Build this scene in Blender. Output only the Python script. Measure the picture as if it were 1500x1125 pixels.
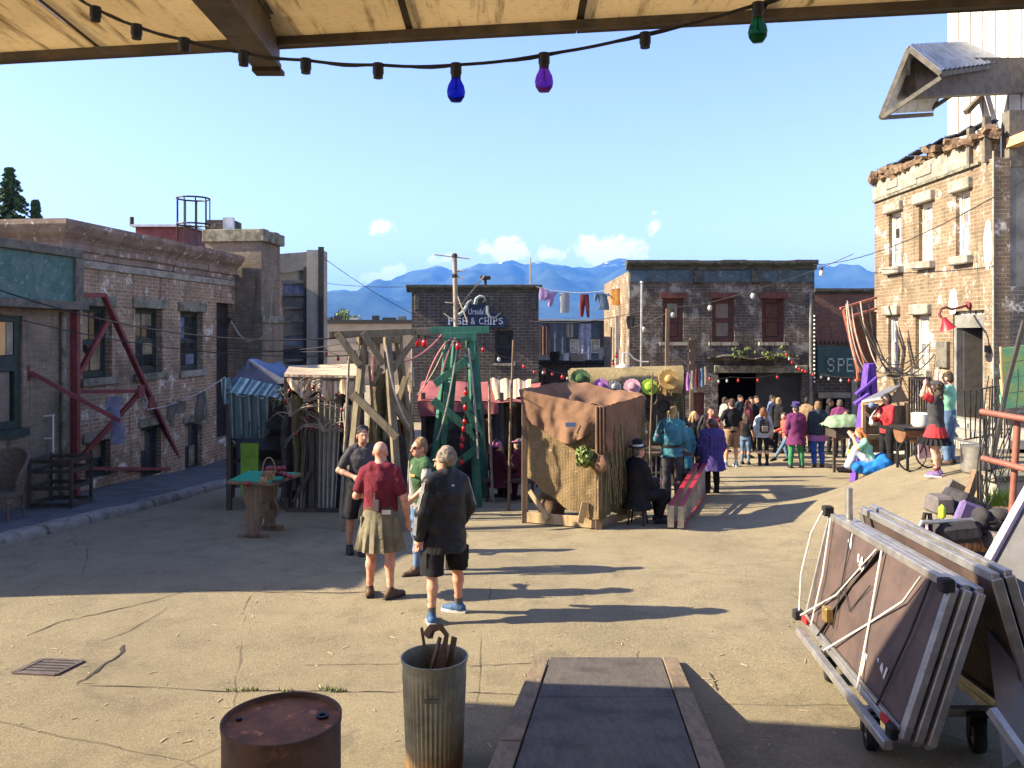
import bpy, bmesh, math, random
from mathutils import Vector, Matrix, noise
random.seed(7)
for _o in list(bpy.data.objects): bpy.data.objects.remove(_o)
SC = bpy.context.scene
COL = SC.collection
# ---------------------------------------------------------------- camera, sky, sun, exposure
F, HZ, CX, CH = 1214.0, 490.0, 750.0, 2.95      # focal length, horizon row, centre column (photo pixels), eye height
cam = bpy.data.cameras.new('camera'); camo = bpy.data.objects.new('camera', cam); COL.objects.link(camo)
cam.sensor_width = 36; cam.lens = 36*F/1500; cam.shift_y = -(562.5-HZ)/1500
cam.clip_start = .05; cam.clip_end = 60000
camo.location = (0, 0, CH); camo.rotation_euler = (math.radians(90), 0, 0)
SC.camera = camo
SUNV = Vector((2.97, .22, -1.80)).normalized()    # the way the light travels
sl = bpy.data.lights.new('sun', 'SUN'); so = bpy.data.objects.new('sun', sl); COL.objects.link(so)
sl.energy = 4.9; sl.angle = math.radians(.55); sl.color = (1, .85, .62)
so.rotation_euler = SUNV.to_track_quat('-Z', 'Y').to_euler()
W = bpy.data.worlds.new('World'); SC.world = W; W.use_nodes = True
wn, wl = W.node_tree.nodes, W.node_tree.links
bg = wn['Background']; bg.inputs[1].default_value = .1
sky = wn.new('ShaderNodeTexSky'); sky.sky_type = 'NISHITA'; sky.sun_disc = False
sky.sun_elevation = math.asin(-SUNV.z); sky.sun_rotation = math.atan2(-SUNV.x, -SUNV.y)
sky.altitude = 20; sky.air_density = 1.0; sky.dust_density = .45; sky.ozone_density = 1.4
# small fair-weather clouds low over the mountains: (column, row, half width, half height) of each puff
tc = wn.new('ShaderNodeTexCoord')
def wmath(op, a, b=None):
    n = wn.new('ShaderNodeMath'); n.operation = op
    for i, v in enumerate((a, b)):
        if v is None: continue
        if isinstance(v, (int, float)): n.inputs[i].default_value = v
        else: wl.new(v, n.inputs[i])
    return n.outputs[0]
sep = wn.new('ShaderNodeSeparateXYZ'); wl.new(tc.outputs['Generated'], sep.inputs[0])
tx = wmath('DIVIDE', sep.outputs[0], wmath('MAXIMUM', sep.outputs[1], .05)); tz = wmath('DIVIDE', sep.outputs[2], wmath('MAXIMUM', sep.outputs[1], .05))
cn = wn.new('ShaderNodeTexNoise'); cn.inputs['Scale'].default_value = 55; cn.inputs['Detail'].default_value = 9; cn.inputs['Roughness'].default_value = .66
wl.new(tc.outputs['Generated'], cn.inputs['Vector'])
total = None
for (px, py, hw, hh, k) in [(890, 368, 42, 20, 1), (866, 356, 18, 12, .8), (740, 366, 28, 15, .95), (560, 333, 20, 10, .6), (958, 330, 9, 12, .5), (808, 372, 18, 10, .7), (556, 408, 34, 9, .75), (575, 396, 16, 8, .6), (655, 380, 22, 8, .35), (470, 380, 20, 7, .25)]:
    dx = wmath('DIVIDE', wmath('SUBTRACT', tx, (px-CX)/F), hw/F*1.75); dz = wmath('DIVIDE', wmath('SUBTRACT', tz, (HZ-py)/F), hh/F*1.75)
    r = wmath('SQRT', wmath('ADD', wmath('MULTIPLY', dx, dx), wmath('MULTIPLY', dz, dz)))
    b = wmath('MULTIPLY', wmath('MAXIMUM', wmath('SUBTRACT', 1.0, r), 0.0), k)
    total = b if total is None else wmath('MAXIMUM', total, b)
cl = wmath('ADD', wmath('MULTIPLY', total, 1.5), wmath('MULTIPLY', wmath('SUBTRACT', cn.outputs[0], .5), 2.6))
cl = wmath('MULTIPLY', cl, wmath('GREATER_THAN', total, .001)); cl = wmath('MULTIPLY', cl, wmath('GREATER_THAN', sep.outputs[1], .06))
mr = wn.new('ShaderNodeMapRange'); mr.interpolation_type = 'SMOOTHSTEP'; wl.new(cl, mr.inputs[0]); mr.inputs[1].default_value = .3; mr.inputs[2].default_value = .72; mr.inputs[4].default_value = .92
mx = wn.new('ShaderNodeMix'); mx.data_type = 'RGBA'; wl.new(mr.outputs[0], mx.inputs['Factor'])
tint = wn.new('ShaderNodeMix'); tint.data_type = 'RGBA'; tint.blend_type = 'MULTIPLY'; tint.inputs['Factor'].default_value = 1; tint.inputs['B'].default_value = (.98,.87,1.04,1); wl.new(sky.outputs[0], tint.inputs['A'])
wl.new(tint.outputs['Result'], mx.inputs['A']); mx.inputs['B'].default_value = (6.2, 6.0, 5.8, 1)
wl.new(mx.outputs['Result'], bg.inputs[0])
vs = SC.view_settings; vs.view_transform = 'Standard'; vs.look = 'None'; vs.exposure = 1.85; vs.gamma = 1; vs.use_curve_mapping = False
SC.render.engine = 'CYCLES'; SC.cycles.use_denoising = True
SC.cycles.max_bounces = 8; SC.cycles.diffuse_bounces = 5; SC.cycles.glossy_bounces = 3; SC.cycles.transparent_max_bounces = 12
SC.cycles.volume_bounces = 0; SC.cycles.use_adaptive_sampling = True; SC.cycles.sample_clamp_indirect = 6
SC.cycles.caustics_reflective = False; SC.cycles.caustics_refractive = False

# ---------------------------------------------------------------- helpers
def P(x, y, Y): return Vector(((x-CX)/F*Y, Y, CH-(y-HZ)/F*Y))   # photo pixel at depth Y -> world point
def S(t): t = max(0., min(1., t)); return t*t*(3-2*t)
def ground_z(x, y):
    s = -.055*max(0, min(12, y-10)) - .2*S((y-8)/6)*S((-1-x)/3)*0
    m = .97*S((x-3.3)/6.0)*S((y-6.2)/6.5)*(1-S((y-15.5-(x-7)*.9)/2.8))
    return s + m + .02*noise.noise(Vector((x*.35, y*.35, 0)))
def G(px, py, Y=12):
    for _ in range(30):
        X = (px-CX)/F*Y; z = ground_z(X, Y); Y = .5*Y+.5*F*(CH-z)/(py-HZ)
    return Vector(((px-CX)/F*Y, Y, ground_z((px-CX)/F*Y, Y)))
class MB:
    def __init__(s): s.v, s.f, s.c = [], [], {}
    def add(s, vs, fs, m=0):
        n = len(s.v); s.v += [Vector(p) for p in vs]
        for f in fs:
            if m: s.c[len(s.f)] = m
            s.f.append([i+n for i in f])
        return s
    def box(s, c, d, rot=None, m=0, taper=1):
        x, y, z = d[0]/2, d[1]/2, d[2]/2; c = Vector(c); t = taper
        vs = [Vector((i*x*(t if k > 0 else 1), j*y*(t if k > 0 else 1), k*z)) for k in (-1, 1) for j in (-1, 1) for i in (-1, 1)]
        if rot is not None: vs = [rot @ v for v in vs]
        return s.add([c+v for v in vs], [(0,2,3,1),(4,5,7,6),(0,1,5,4),(2,6,7,3),(0,4,6,2),(1,3,7,5)], m)
    def bx(s, x0, x1, y0, y1, z0, z1, m=0): return s.box(((x0+x1)/2,(y0+y1)/2,(z0+z1)/2), (abs(x1-x0),abs(y1-y0),abs(z1-z0)), None, m)
    def bar(s, p, q, w, h=None, roll=0, m=0):
        p, q = Vector(p), Vector(q); h = h or w; d = q-p
        if d.length < 1e-6: return s
        rot = d.to_track_quat('Z', 'Y').to_matrix()
        if roll: rot = rot @ Matrix.Rotation(roll, 3, 'Z')
        return s.box((p+q)/2, (w, h, d.length), rot, m)
    def tube(s, pts, r, seg=6, cap=True, m=0):
        pts = [Vector(p) for p in pts]; n = len(pts); up = None; rings = []
        for i, p in enumerate(pts):
            d = (pts[min(i+1,n-1)]-pts[max(i-1,0)]).normalized()
            if up is None: up = d.orthogonal().normalized()
            up = (up-d*up.dot(d))
            up = up.normalized() if up.length > 1e-5 else d.orthogonal().normalized()
            b = d.cross(up); rr = r[i] if isinstance(r, (list, tuple)) else r
            rings.append([p+(up*math.cos(a)+b*math.sin(a))*rr for a in [2*math.pi*k/seg for k in range(seg)]])
        return s.rings(rings, cap, m)
    def rings(s, rings, cap=True, m=0, close=True):
        k = len(rings[0]); vs = [v for r in rings for v in r]; fs = []
        for i in range(len(rings)-1):
            for j in range(k if close else k-1):
                a, b = i*k+j, i*k+(j+1)%k; fs.append((a, b, b+k, a+k))
        if cap: fs += [tuple(reversed(range(k))), tuple(range((len(rings)-1)*k, len(rings)*k))]
        return s.add(vs, fs, m)
    def loft(s, prof, seg=14, m=0, cap=True, fn=None):      # (centre, rx, ry) horizontal ellipses
        R = []
        for i, (c, rx, ry) in enumerate(prof):
            c = Vector(c); ring = []
            for j in range(seg):
                a = 2*math.pi*j/seg; k = fn(a, i) if fn else 1
                ring.append(c+Vector((rx*math.cos(a)*k, ry*math.sin(a)*k, 0)))
            R.append(ring)
        return s.rings(R, cap, m)
    def lathe(s, prof, c=(0,0,0), seg=20, m=0, cap=True, fn=None, rot=None):   # (radius, height)
        c = Vector(c); R = []
        for i, (r, z) in enumerate(prof):
            ring = [Vector((r*math.cos(2*math.pi*j/seg)*(fn(j,i) if fn else 1), r*math.sin(2*math.pi*j/seg)*(fn(j,i) if fn else 1), z)) for j in range(seg)]
            R.append([c+(rot @ p if rot is not None else p) for p in ring])
        return s.rings(R, cap, m)
    def ball(s, c, r, seg=10, m=0):
        rr = r if isinstance(r, (tuple, list)) else (r, r, r); n = max(4, seg//2+1)
        R = [[Vector(c)+Vector((rr[0]*math.sin(math.pi*i/n)*math.cos(2*math.pi*j/seg), rr[1]*math.sin(math.pi*i/n)*math.sin(2*math.pi*j/seg), -rr[2]*math.cos(math.pi*i/n))) for j in range(seg)] for i in range(n+1)]
        R[0] = [p+Vector((1e-4*math.cos(j), 1e-4*math.sin(j), 0)) for j, p in enumerate(R[0])]
        return s.rings(R, False, m)
    def grid(s, fn, nu, nv, m=0, thick=0):
        g = [[Vector(fn(i/nu, j/nv)) for i in range(nu+1)] for j in range(nv+1)]
        fs = [(j*(nu+1)+i, j*(nu+1)+i+1, (j+1)*(nu+1)+i+1, (j+1)*(nu+1)+i) for j in range(nv) for i in range(nu)]
        s.add([p for r in g for p in r], fs, m)
        if thick:
            e = [[None]*(nu+1) for _ in range(nv+1)]
            for j in range(nv+1):
                for i in range(nu+1):
                    du = g[j][min(i+1,nu)]-g[j][max(i-1,0)]; dv = g[min(j+1,nv)][i]-g[max(j-1,0)][i]
                    nn = du.cross(dv); nn = nn.normalized() if nn.length > 1e-9 else Vector((0,0,1))
                    e[j][i] = g[j][i]-nn*thick
            s.add([p for r in e for p in r], [tuple(reversed(f)) for f in fs], m)
            b = [(0,i) for i in range(nu)]+[(j,nu) for j in range(nv)]+[(nv,i) for i in range(nu,0,-1)]+[(j,0) for j in range(nv,0,-1)]
            for k in range(len(b)):
                (j0,i0),(j1,i1) = b[k], b[(k+1)%len(b)]
                s.add([g[j0][i0], g[j1][i1], e[j1][i1], e[j0][i0]], [(3,2,1,0)], m)
        return s
    def prism(s, poly, v, m=0):                       # polygon (3D points) pushed along v
        n = len(poly); v = Vector(v); a = [Vector(p) for p in poly]
        return s.add(a+[p+v for p in a], [tuple(reversed(range(n))), tuple(range(n, 2*n))]+[(i,(i+1)%n,(i+1)%n+n,i+n) for i in range(n)], m)
    def build(s, name, mat, parent=None, smooth=False, bevel=0, kind=None):
        me = bpy.data.meshes.new(name); inv = root_matrix(parent).inverted() if parent else None
        vs = [inv @ p for p in s.v] if inv is not None else s.v
        me.from_pydata([tuple(p) for p in vs], [], s.f)
        for m_ in (mat if isinstance(mat, (list, tuple)) else [mat]): me.materials.append(MT(m_))
        for i, m_ in s.c.items(): me.polygons[i].material_index = m_
        me.update()
        uv = me.uv_layers.new(name='UVMap').data
        for p in me.polygons:
            n = p.normal; ax = max(range(3), key=lambda i: abs(n[i]))
            for li in p.loop_indices:
                c = me.vertices[me.loops[li].vertex_index].co
                uv[li].uv = (c.y, c.z) if ax == 0 else ((c.x, c.z) if ax == 1 else (c.x, c.y))
        bm = bmesh.new(); bm.from_mesh(me); bmesh.ops.recalc_face_normals(bm, faces=bm.faces)
        if bevel: bmesh.ops.bevel(bm, geom=list(bm.edges), offset=bevel, segments=1, affect='EDGES')
        bm.to_mesh(me); bm.free()
        if smooth:
            me.polygons.foreach_set('use_smooth', [True]*len(me.polygons))
            if smooth != 2: me.set_sharp_from_angle(angle=math.radians(50))
        o = bpy.data.objects.new(name, me); COL.objects.link(o)
        if parent: o.parent = parent
        if kind: o['kind'] = kind
        return o
def root_matrix(o):
    m = Matrix.Identity(4)
    while o is not None: m = o.matrix_basis @ m; o = o.parent
    return m
USED = {}
def tag(o, label, cat, group=None):
    if label in USED and not group: print('DUP LABEL', label)
    USED[label] = 1
    o['label'] = label; o['category'] = cat
    if group: o['group'] = group
    return o
def T(name, label, cat, loc=(0,0,0), rz=0, group=None):
    o = bpy.data.objects.new(name, None); COL.objects.link(o); o.empty_display_size = .1
    o.location = loc; o.rotation_euler = (0, 0, rz)
    o.matrix_basis = Matrix.Translation(Vector(loc)) @ Matrix.Rotation(rz, 4, 'Z')
    return tag(o, label, cat, group)
def copy_tree(o, parent=None):
    c = o.copy(); COL.objects.link(c); c.parent = parent
    for ch in list(o.children): copy_tree(ch, c)
    return c

# ---------------------------------------------------------------- materials
MATS = {}
def MT(n): return n if isinstance(n, bpy.types.Material) else MATS[n]
class NT:
    def __init__(s, name):
        s.m = bpy.data.materials.new(name); s.m.use_nodes = True; s.t = s.m.node_tree; s.b = s.t.nodes['Principled BSDF']; MATS[name] = s.m
    def n(s, ty, **kw):
        n = s.t.nodes.new('ShaderNode'+ty)
        for k, v in kw.items():
            if k in n.inputs: s.set(n.inputs[k], v)
            else: setattr(n, k, v)
        return n
    def set(s, i, v):
        if isinstance(v, bpy.types.NodeSocket): s.t.links.new(v, i)
        elif isinstance(v, (tuple, list)) and i.type == 'RGBA': i.default_value = (*v[:3], 1)
        else: i.default_value = v
    def co(s, uv=False): return s.n('TexCoord').outputs['UV' if uv else 'Object']
    def noise(s, scale, detail=4, rough=.6, vec=None, dist=0): return s.n('TexNoise', Vector=vec or s.co(), Scale=scale, Detail=detail, Roughness=rough, Distortion=dist).outputs[0]
    def ramp(s, v, a, b, lo=0., hi=1.):
        n = s.n('MapRange'); n.interpolation_type = 'SMOOTHSTEP'
        for i, x in enumerate((v, a, b, lo, hi)): s.set(n.inputs[i], x)
        return n.outputs[0]
    def mix(s, f, a, b, mode='MIX'):
        n = s.n('Mix'); n.data_type = 'RGBA'; n.blend_type = mode
        s.set(n.inputs['Factor'], f); s.set(n.inputs['A'], a); s.set(n.inputs['B'], b); return n.outputs['Result']
    def math(s, op, a, b=0.):
        n = s.n('Math'); n.operation = op; s.set(n.inputs[0], a); s.set(n.inputs[1], b); return n.outputs[0]
    def bump(s, h, st=.3, d=.01, prev=None):
        n = s.n('Bump', Height=h, Strength=st, Distance=d)
        if prev is not None: s.t.links.new(prev, n.inputs['Normal'])
        s.t.links.new(n.outputs[0], s.b.inputs['Normal']); return n.outputs[0]
    def out(s, col, rough=.8, metal=0., spec=.3):
        s.set(s.b.inputs['Base Color'], col); s.set(s.b.inputs['Roughness'], rough); s.set(s.b.inputs['Metallic'], metal); s.set(s.b.inputs['Specular IOR Level'], spec); return s.m
def mat(name, c1, c2=None, scale=3., rough=.8, bump=.25, fine=60., metal=0., c3=None, lo=.4, hi=.62, spec=.3, grime=.25, dist=.004):
    t = NT(name); c2 = c2 or tuple(x*.7 for x in c1)
    col = t.mix(t.ramp(t.noise(scale, 6, .65), lo, hi), c1, c2)
    if c3: col = t.mix(t.ramp(t.noise(scale*2.7, 8, .7), .56, .66), col, c3)
    if grime: col = t.mix(t.ramp(t.noise(fine*.25, 5, .7), .3, .7, 0., grime), col, tuple(x*.35 for x in c1))
    if bump: t.bump(t.noise(fine, 4, .7), bump, dist)
    return t.out(col, rough, metal, spec)
def wood(name, c1, c2, rough=.85, scale=1., axis='Z'):
    t = NT(name); mp = t.n('Mapping', Vector=t.co()); sc = {'X': (.8, 14, 14), 'Y': (14, .8, 14), 'Z': (14, 14, .8)}[axis]
    mp.inputs['Scale'].default_value = [v*scale for v in sc]
    g = t.noise(2.2, 6, .7, mp.outputs[0], .4)
    col = t.mix(t.ramp(g, .35, .68), c1, c2); col = t.mix(t.ramp(t.noise(2.5, 5), .45, .7, 0, .6), col, tuple(x*.45 for x in c2))
    t.bump(g, .35, .006); return t.out(col, rough)
def stripes(name, cols, width, axis=0, rough=.9, wob=.02, uv=True):
    t = NT(name); mp = t.n('SeparateXYZ', Vector=t.co(uv)); x = mp.outputs[axis]
    x = t.math('ADD', x, t.math('MULTIPLY', t.noise(4, 2), wob)); fr = t.math('FRACT', t.math('DIVIDE', x, width))
    n = t.n('ValToRGB'); r = n.color_ramp; r.interpolation = 'CONSTANT'; t.t.links.new(fr, n.inputs[0])
    tot = sum(w for _, w in cols); pos = 0
    for i, (c, w) in enumerate(cols):
        e = r.elements[0] if i == 0 else r.elements.new(pos/tot)
        e.position = pos/tot; e.color = (*c, 1); pos += w
    while len(r.elements) > len(cols): r.elements.remove(r.elements[-1])
    col = t.mix(t.ramp(t.noise(5, 5), .4, .75, 0, .45), n.outputs[0], tuple(x*.4 for x in cols[0][0]))
    t.bump(t.noise(180, 2), .3, .003); return t.out(col, rough, 0, .15)
def brick(name, c1, c2, mortar, dirt, white=0., bw=.225, bh=.078, ms=.009, dirt_amt=.7, whitecol=(.72,.68,.6), rust=None):
    t = NT(name); uv = t.co(True); wob = t.n('Mix'); wob.data_type = 'VECTOR'; wob.inputs['Factor'].default_value = .012
    nv = t.n('TexNoise', Vector=uv, Scale=9.)
    t.t.links.new(uv, wob.inputs['A']); t.t.links.new(nv.outputs['Color'], wob.inputs['B'])
    b = t.n('TexBrick', Vector=wob.outputs['Result'], Color1=c1, Color2=c2, Mortar=mortar, Scale=1.)
    b.inputs['Mortar Size'].default_value = ms; b.inputs['Brick Width'].default_value = bw; b.inputs['Row Height'].default_value = bh; b.inputs['Mortar Smooth'].default_value = .3; b.inputs['Bias'].default_value = .1
    col = b.outputs['Color']
    pat = t.n('TexVoronoi', Vector=uv, Scale=4.6); 
    col = t.mix(t.ramp(t.noise(1.1, 6, .7), .4, .66, 0, dirt_amt), col, dirt)
    col = t.mix(t.ramp(t.noise(26, 5, .75, uv), .36, .7, 0, .5), col, tuple(x*.5 for x in c1))
    if rust: col = t.mix(t.ramp(t.noise(.8, 4, .6, None, .5), .48, .66, 0, .75), col, t.mix(.6, rust, b.outputs['Color']))
    if white: col = t.mix(t.ramp(t.math('ADD', t.noise(1.6, 8, .72), t.math('MULTIPLY', t.noise(14, 6, .7), .35)), .86-white, .98-white, 0, .85), col, whitecol)
    mp2 = t.n('Mapping', Vector=uv); mp2.inputs['Scale'].default_value = (2.2,.22,1); stn = t.noise(1.6, 7, .75, mp2.outputs[0], .3)
    col = t.mix(t.ramp(stn, .5, .72, 0, .75), col, tuple(x*.45 for x in dirt)); col = t.mix(t.ramp(t.noise(3.3, 8, .75, uv), .56, .68, 0, .5), col, tuple(min(.7, x*1.5) for x in mortar))
    nb = t.bump(t.math('SUBTRACT', 1., b.outputs['Fac']), .9, .02); t.bump(t.noise(45, 5, .7), .45, .012, nb)
    return t.out(col, .92, 0, .15)
# ---------------------------------------------------------------- materials of the place
def ground_mat():
    t = NT('ground'); o = t.co()
    col = t.mix(t.ramp(t.noise(.35, 6, .62), .38, .64), (.42,.355,.22), (.33,.278,.172))
    col = t.mix(t.ramp(t.noise(2.2, 7, .7), .46, .7, 0, .65), col, (.23,.19,.125))
    col = t.mix(t.ramp(t.noise(.9, 5, .6, None, 1.), .56, .72, 0, .4), col, (.45,.39,.25))
    sp = t.n('TexVoronoi', Vector=o, Scale=70.); col = t.mix(t.ramp(sp.outputs['Color'], .55, .9, 0, .35), col, (.56,.49,.34))
    col = t.mix(t.ramp(t.noise(95, 4, .85), .42, .66, 0, .72), col, (.10,.086,.058))
    col = t.mix(t.ramp(t.noise(.55, 7, .72, None, 1.6), .57, .66, 0, .55), col, (.19,.165,.11)); col = t.mix(t.ramp(t.noise(5.5, 6, .8), .6, .72, 0, .45), col, (.17,.145,.10))
    dv = t.n('TexNoise', Vector=o, Scale=.8, Detail=5.); ad = t.n('Mix'); ad.data_type = 'VECTOR'; ad.inputs['Factor'].default_value = .16; t.t.links.new(o, ad.inputs['A']); t.t.links.new(dv.outputs['Color'], ad.inputs['B'])
    vo = t.n('TexVoronoi', Vector=ad.outputs['Result'], Scale=.31); vo.feature = 'DISTANCE_TO_EDGE'
    ck = t.math('MULTIPLY', t.ramp(vo.outputs['Distance'], .0005, .0034, 1., 0.), t.ramp(t.noise(.5, 3), .42, .6))
    col = t.mix(t.math('MULTIPLY', ck, .45), col, (.05,.043,.035))
    nb = t.bump(t.math('SUBTRACT', t.noise(34, 6, .75), t.math('MULTIPLY', ck, .6)), .8, .05); t.bump(t.noise(120, 3, .85), .8, .016, nb)
    return t.out(col, .9, 0, .25)
ground_mat()
mat('sidewalk', (.13,.135,.14), (.09,.094,.10), 2, .85, .4, 90, c3=(.16,.16,.16))
mat('kerb', (.30,.275,.235), (.19,.175,.15), 3, .9, .6, 40, c3=(.12,.12,.08), dist=.02)
brick('brick_brown', (.41,.275,.175), (.27,.175,.11), (.54,.46,.36), (.13,.105,.07), .15, .25, .085, .010, dirt_amt=.66)
brick('brick_dark', (.29,.225,.155), (.20,.155,.105), (.29,.25,.21), (.08,.082,.07), .06, dirt_amt=.6)
brick('brick_black', (.075,.065,.058), (.105,.092,.08), (.22,.20,.18), (.04,.038,.036), .03, .36, .125, .016, dirt_amt=.45)
brick('brick_grey', (.125,.10,.082), (.09,.07,.056), (.21,.19,.165), (.04,.036,.033), .19, .3, .1, .012, dirt_amt=.75, whitecol=(.30,.285,.26))
brick('brick_red', (.20,.10,.085), (.15,.08,.07), (.22,.18,.16), (.09,.06,.055), 0, .26, .09, .01)
brick('brick_sun', (.245,.185,.118), (.165,.118,.074), (.36,.295,.21), (.10,.08,.05), .14, .26, .092, .012, dirt_amt=.55, rust=(.29,.155,.10))
brick('brick_char', (.10,.092,.085), (.14,.125,.115), (.24,.22,.2), (.045,.042,.04), .16, .26, .09, .012)
mat('stone', (.33,.30,.245), (.20,.185,.145), 3, .9, .6, 35, c3=(.5,.47,.42), dist=.02)
mat('stone_mossy', (.24,.225,.17), (.10,.10,.065), 4, .9, .7, 30, c3=(.40,.37,.30), dist=.02)
mat('cornice_brown', (.27,.20,.155), (.17,.125,.095), 2.2, .9, .6, 30, c3=(.60,.56,.49), dist=.02)
mat('cornice_dark', (.075,.08,.065), (.04,.043,.038), 4, .9, .6, 30, c3=(.20,.21,.18), dist=.02)
mat('frieze_blue', (.065,.11,.15), (.05,.07,.085), 2.5, .85, .4, 40, c3=(.2,.21,.2))
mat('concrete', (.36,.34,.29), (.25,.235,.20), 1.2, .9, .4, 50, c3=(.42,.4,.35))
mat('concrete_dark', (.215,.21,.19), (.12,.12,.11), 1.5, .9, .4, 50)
mat('render_beige', (.40,.325,.235), (.33,.265,.195), 1, .9, .3, 40)
mat('rubble', (.27,.18,.11), (.11,.075,.05), 5, .95, 1., 25, c3=(.36,.29,.2), dist=.04)
mat('dark_void', (.012,.012,.014), (.02,.02,.02), 2, .9, 0)  # near-black colour standing in for the shade of unlit interiors
mat('dark_panel', (.035,.037,.042), (.022,.024,.028), 2, .7, .2)
mat('frame_green', (.035,.055,.045), (.025,.035,.03), 6, .6, .2)
mat('frame_dark', (.045,.04,.035), (.03,.028,.025), 6, .6, .2)
mat('frame_cream', (.66,.62,.53), (.50,.46,.38), 6, .6, .3)
mat('frame_maroon', (.13,.045,.035), (.08,.035,.03), 6, .7, .3)
mat('board_maroon', (.12,.055,.04), (.075,.04,.032), 6, .8, .3)
mat('rust_red', (.215,.05,.05), (.145,.036,.036), 4, .6, .3, c3=(.10,.035,.03))
mat('sign_green', (.055,.135,.115), (.105,.17,.15), 3, .75, .4, 50, c3=(.27,.34,.31))
mat('teal_shop', (.05,.115,.125), (.035,.075,.085), 2, .75, .3)
mat('wood_trim', (.16,.145,.115), (.09,.085,.07), 5, .85, .5)
mat('blind', (.42,.36,.22), (.28,.23,.13), 4, .8, .2, c3=(.13,.11,.08))
mat('curtain_cream', (.62,.57,.48), (.40,.36,.3), 5, .8, .2)
mat('curtain_blue', (.21,.24,.33), (.10,.12,.18), 6, .8, .2)
mat('reflection_and_beam_orange', (.80,.48,.20), (.72,.42,.18), 2, .6, .1)  # warm reflection painted as the shop pane's colour; also the orange beam
mat('poster_brown', (.20,.16,.125), (.14,.115,.09), 2, .5, .1)
mat('iron', (.03,.03,.032), (.045,.04,.035), 6, .55, .2, metal=.6)
mat('steel_brown', (.155,.125,.095), (.095,.08,.065), 4, .65, .3, metal=.3)
mat('galv', (.52,.52,.50), (.38,.38,.36), 4, .42, .2, metal=.8)
t = NT('ceiling'); mp = t.n('Mapping', Vector=t.co()); mp.inputs['Scale'].default_value = (9,.7,1); st_ = t.noise(1.3, 7, .7, mp.outputs[0])
col = t.mix(t.ramp(t.noise(.8, 5), .4, .65), (.92,.80,.56), (.82,.70,.47)); col = t.mix(t.ramp(st_, .52, .68, 0, .88), col, (.30,.20,.09)); col = t.mix(t.ramp(t.noise(30, 5), .5, .75, 0, .3), col, (.3,.2,.1)); t.bump(st_, .2, .01); t.out(col, .75)
tl = t.n('BsdfTranslucent', Color=col); mxs = t.n('MixShader'); mxs.inputs[0].default_value = .3; t.t.links.new(t.b.outputs[0], mxs.inputs[1]); t.t.links.new(tl.outputs[0], mxs.inputs[2]); t.t.links.new(mxs.outputs[0], t.t.nodes['Material Output'].inputs['Surface'])   # stained fibreglass sheet
mat('fascia', (.115,.085,.06), (.065,.05,.038), 4, .85, .5, 40)
mat('boards_white', (.74,.72,.67), (.64,.62,.57), 1.5, .7, .2)
t = NT('mountain'); o = t.co(); sz = t.n('SeparateXYZ', Vector=o); col = t.mix(t.ramp(t.noise(.0016, 8, .7), .4, .62), (.055,.08,.06), (.022,.032,.03))
col = t.mix(t.math('MULTIPLY', t.ramp(sz.outputs[2], 930., 1060.), t.ramp(t.noise(.004, 8, .7), .55, .62)), col, (.8,.82,.85)); t.out(col, .95, 0, .1)
mat('tarp_navy', (.05,.068,.10), (.03,.04,.06), 3, .7, .3, 20, dist=.03)
mat('far_leaf', (.15,.20,.05), (.09,.13,.03), 3, .7, .2)
mat('fir_leaf', (.055,.11,.04), (.03,.065,.03), 3, .7, .2)
mat('bark', (.09,.07,.05), (.06,.045,.035), 8, .9, .5)
mat('cable', (.035,.033,.03), None, 5, .6, 0, grime=0)
wood('ply_dark', (.10,.088,.076), (.065,.058,.052), .85, 1, 'Y')
wood('board_grey', (.22,.165,.105), (.13,.10,.068), .85, 1, 'Y')
wood('wood_floor', (.2,.16,.11), (.13,.10,.07), .8, 1, 'Y')
def glass_mat(name, c, rough=.06):
    t = NT(name); t.out(t.mix(t.ramp(t.noise(3, 4), .4, .6), c, tuple(x*.5 for x in c)), rough, 0, .6)
glass_mat('pane_dark', (.03,.033,.038)); glass_mat('pane_pale', (.44,.415,.37), .25); glass_mat('pane_lilac', (.35,.33,.35), .2); glass_mat('pane_gold', (.23,.20,.13), .25); glass_mat('pane_far', (.32,.34,.29), .3)

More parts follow.
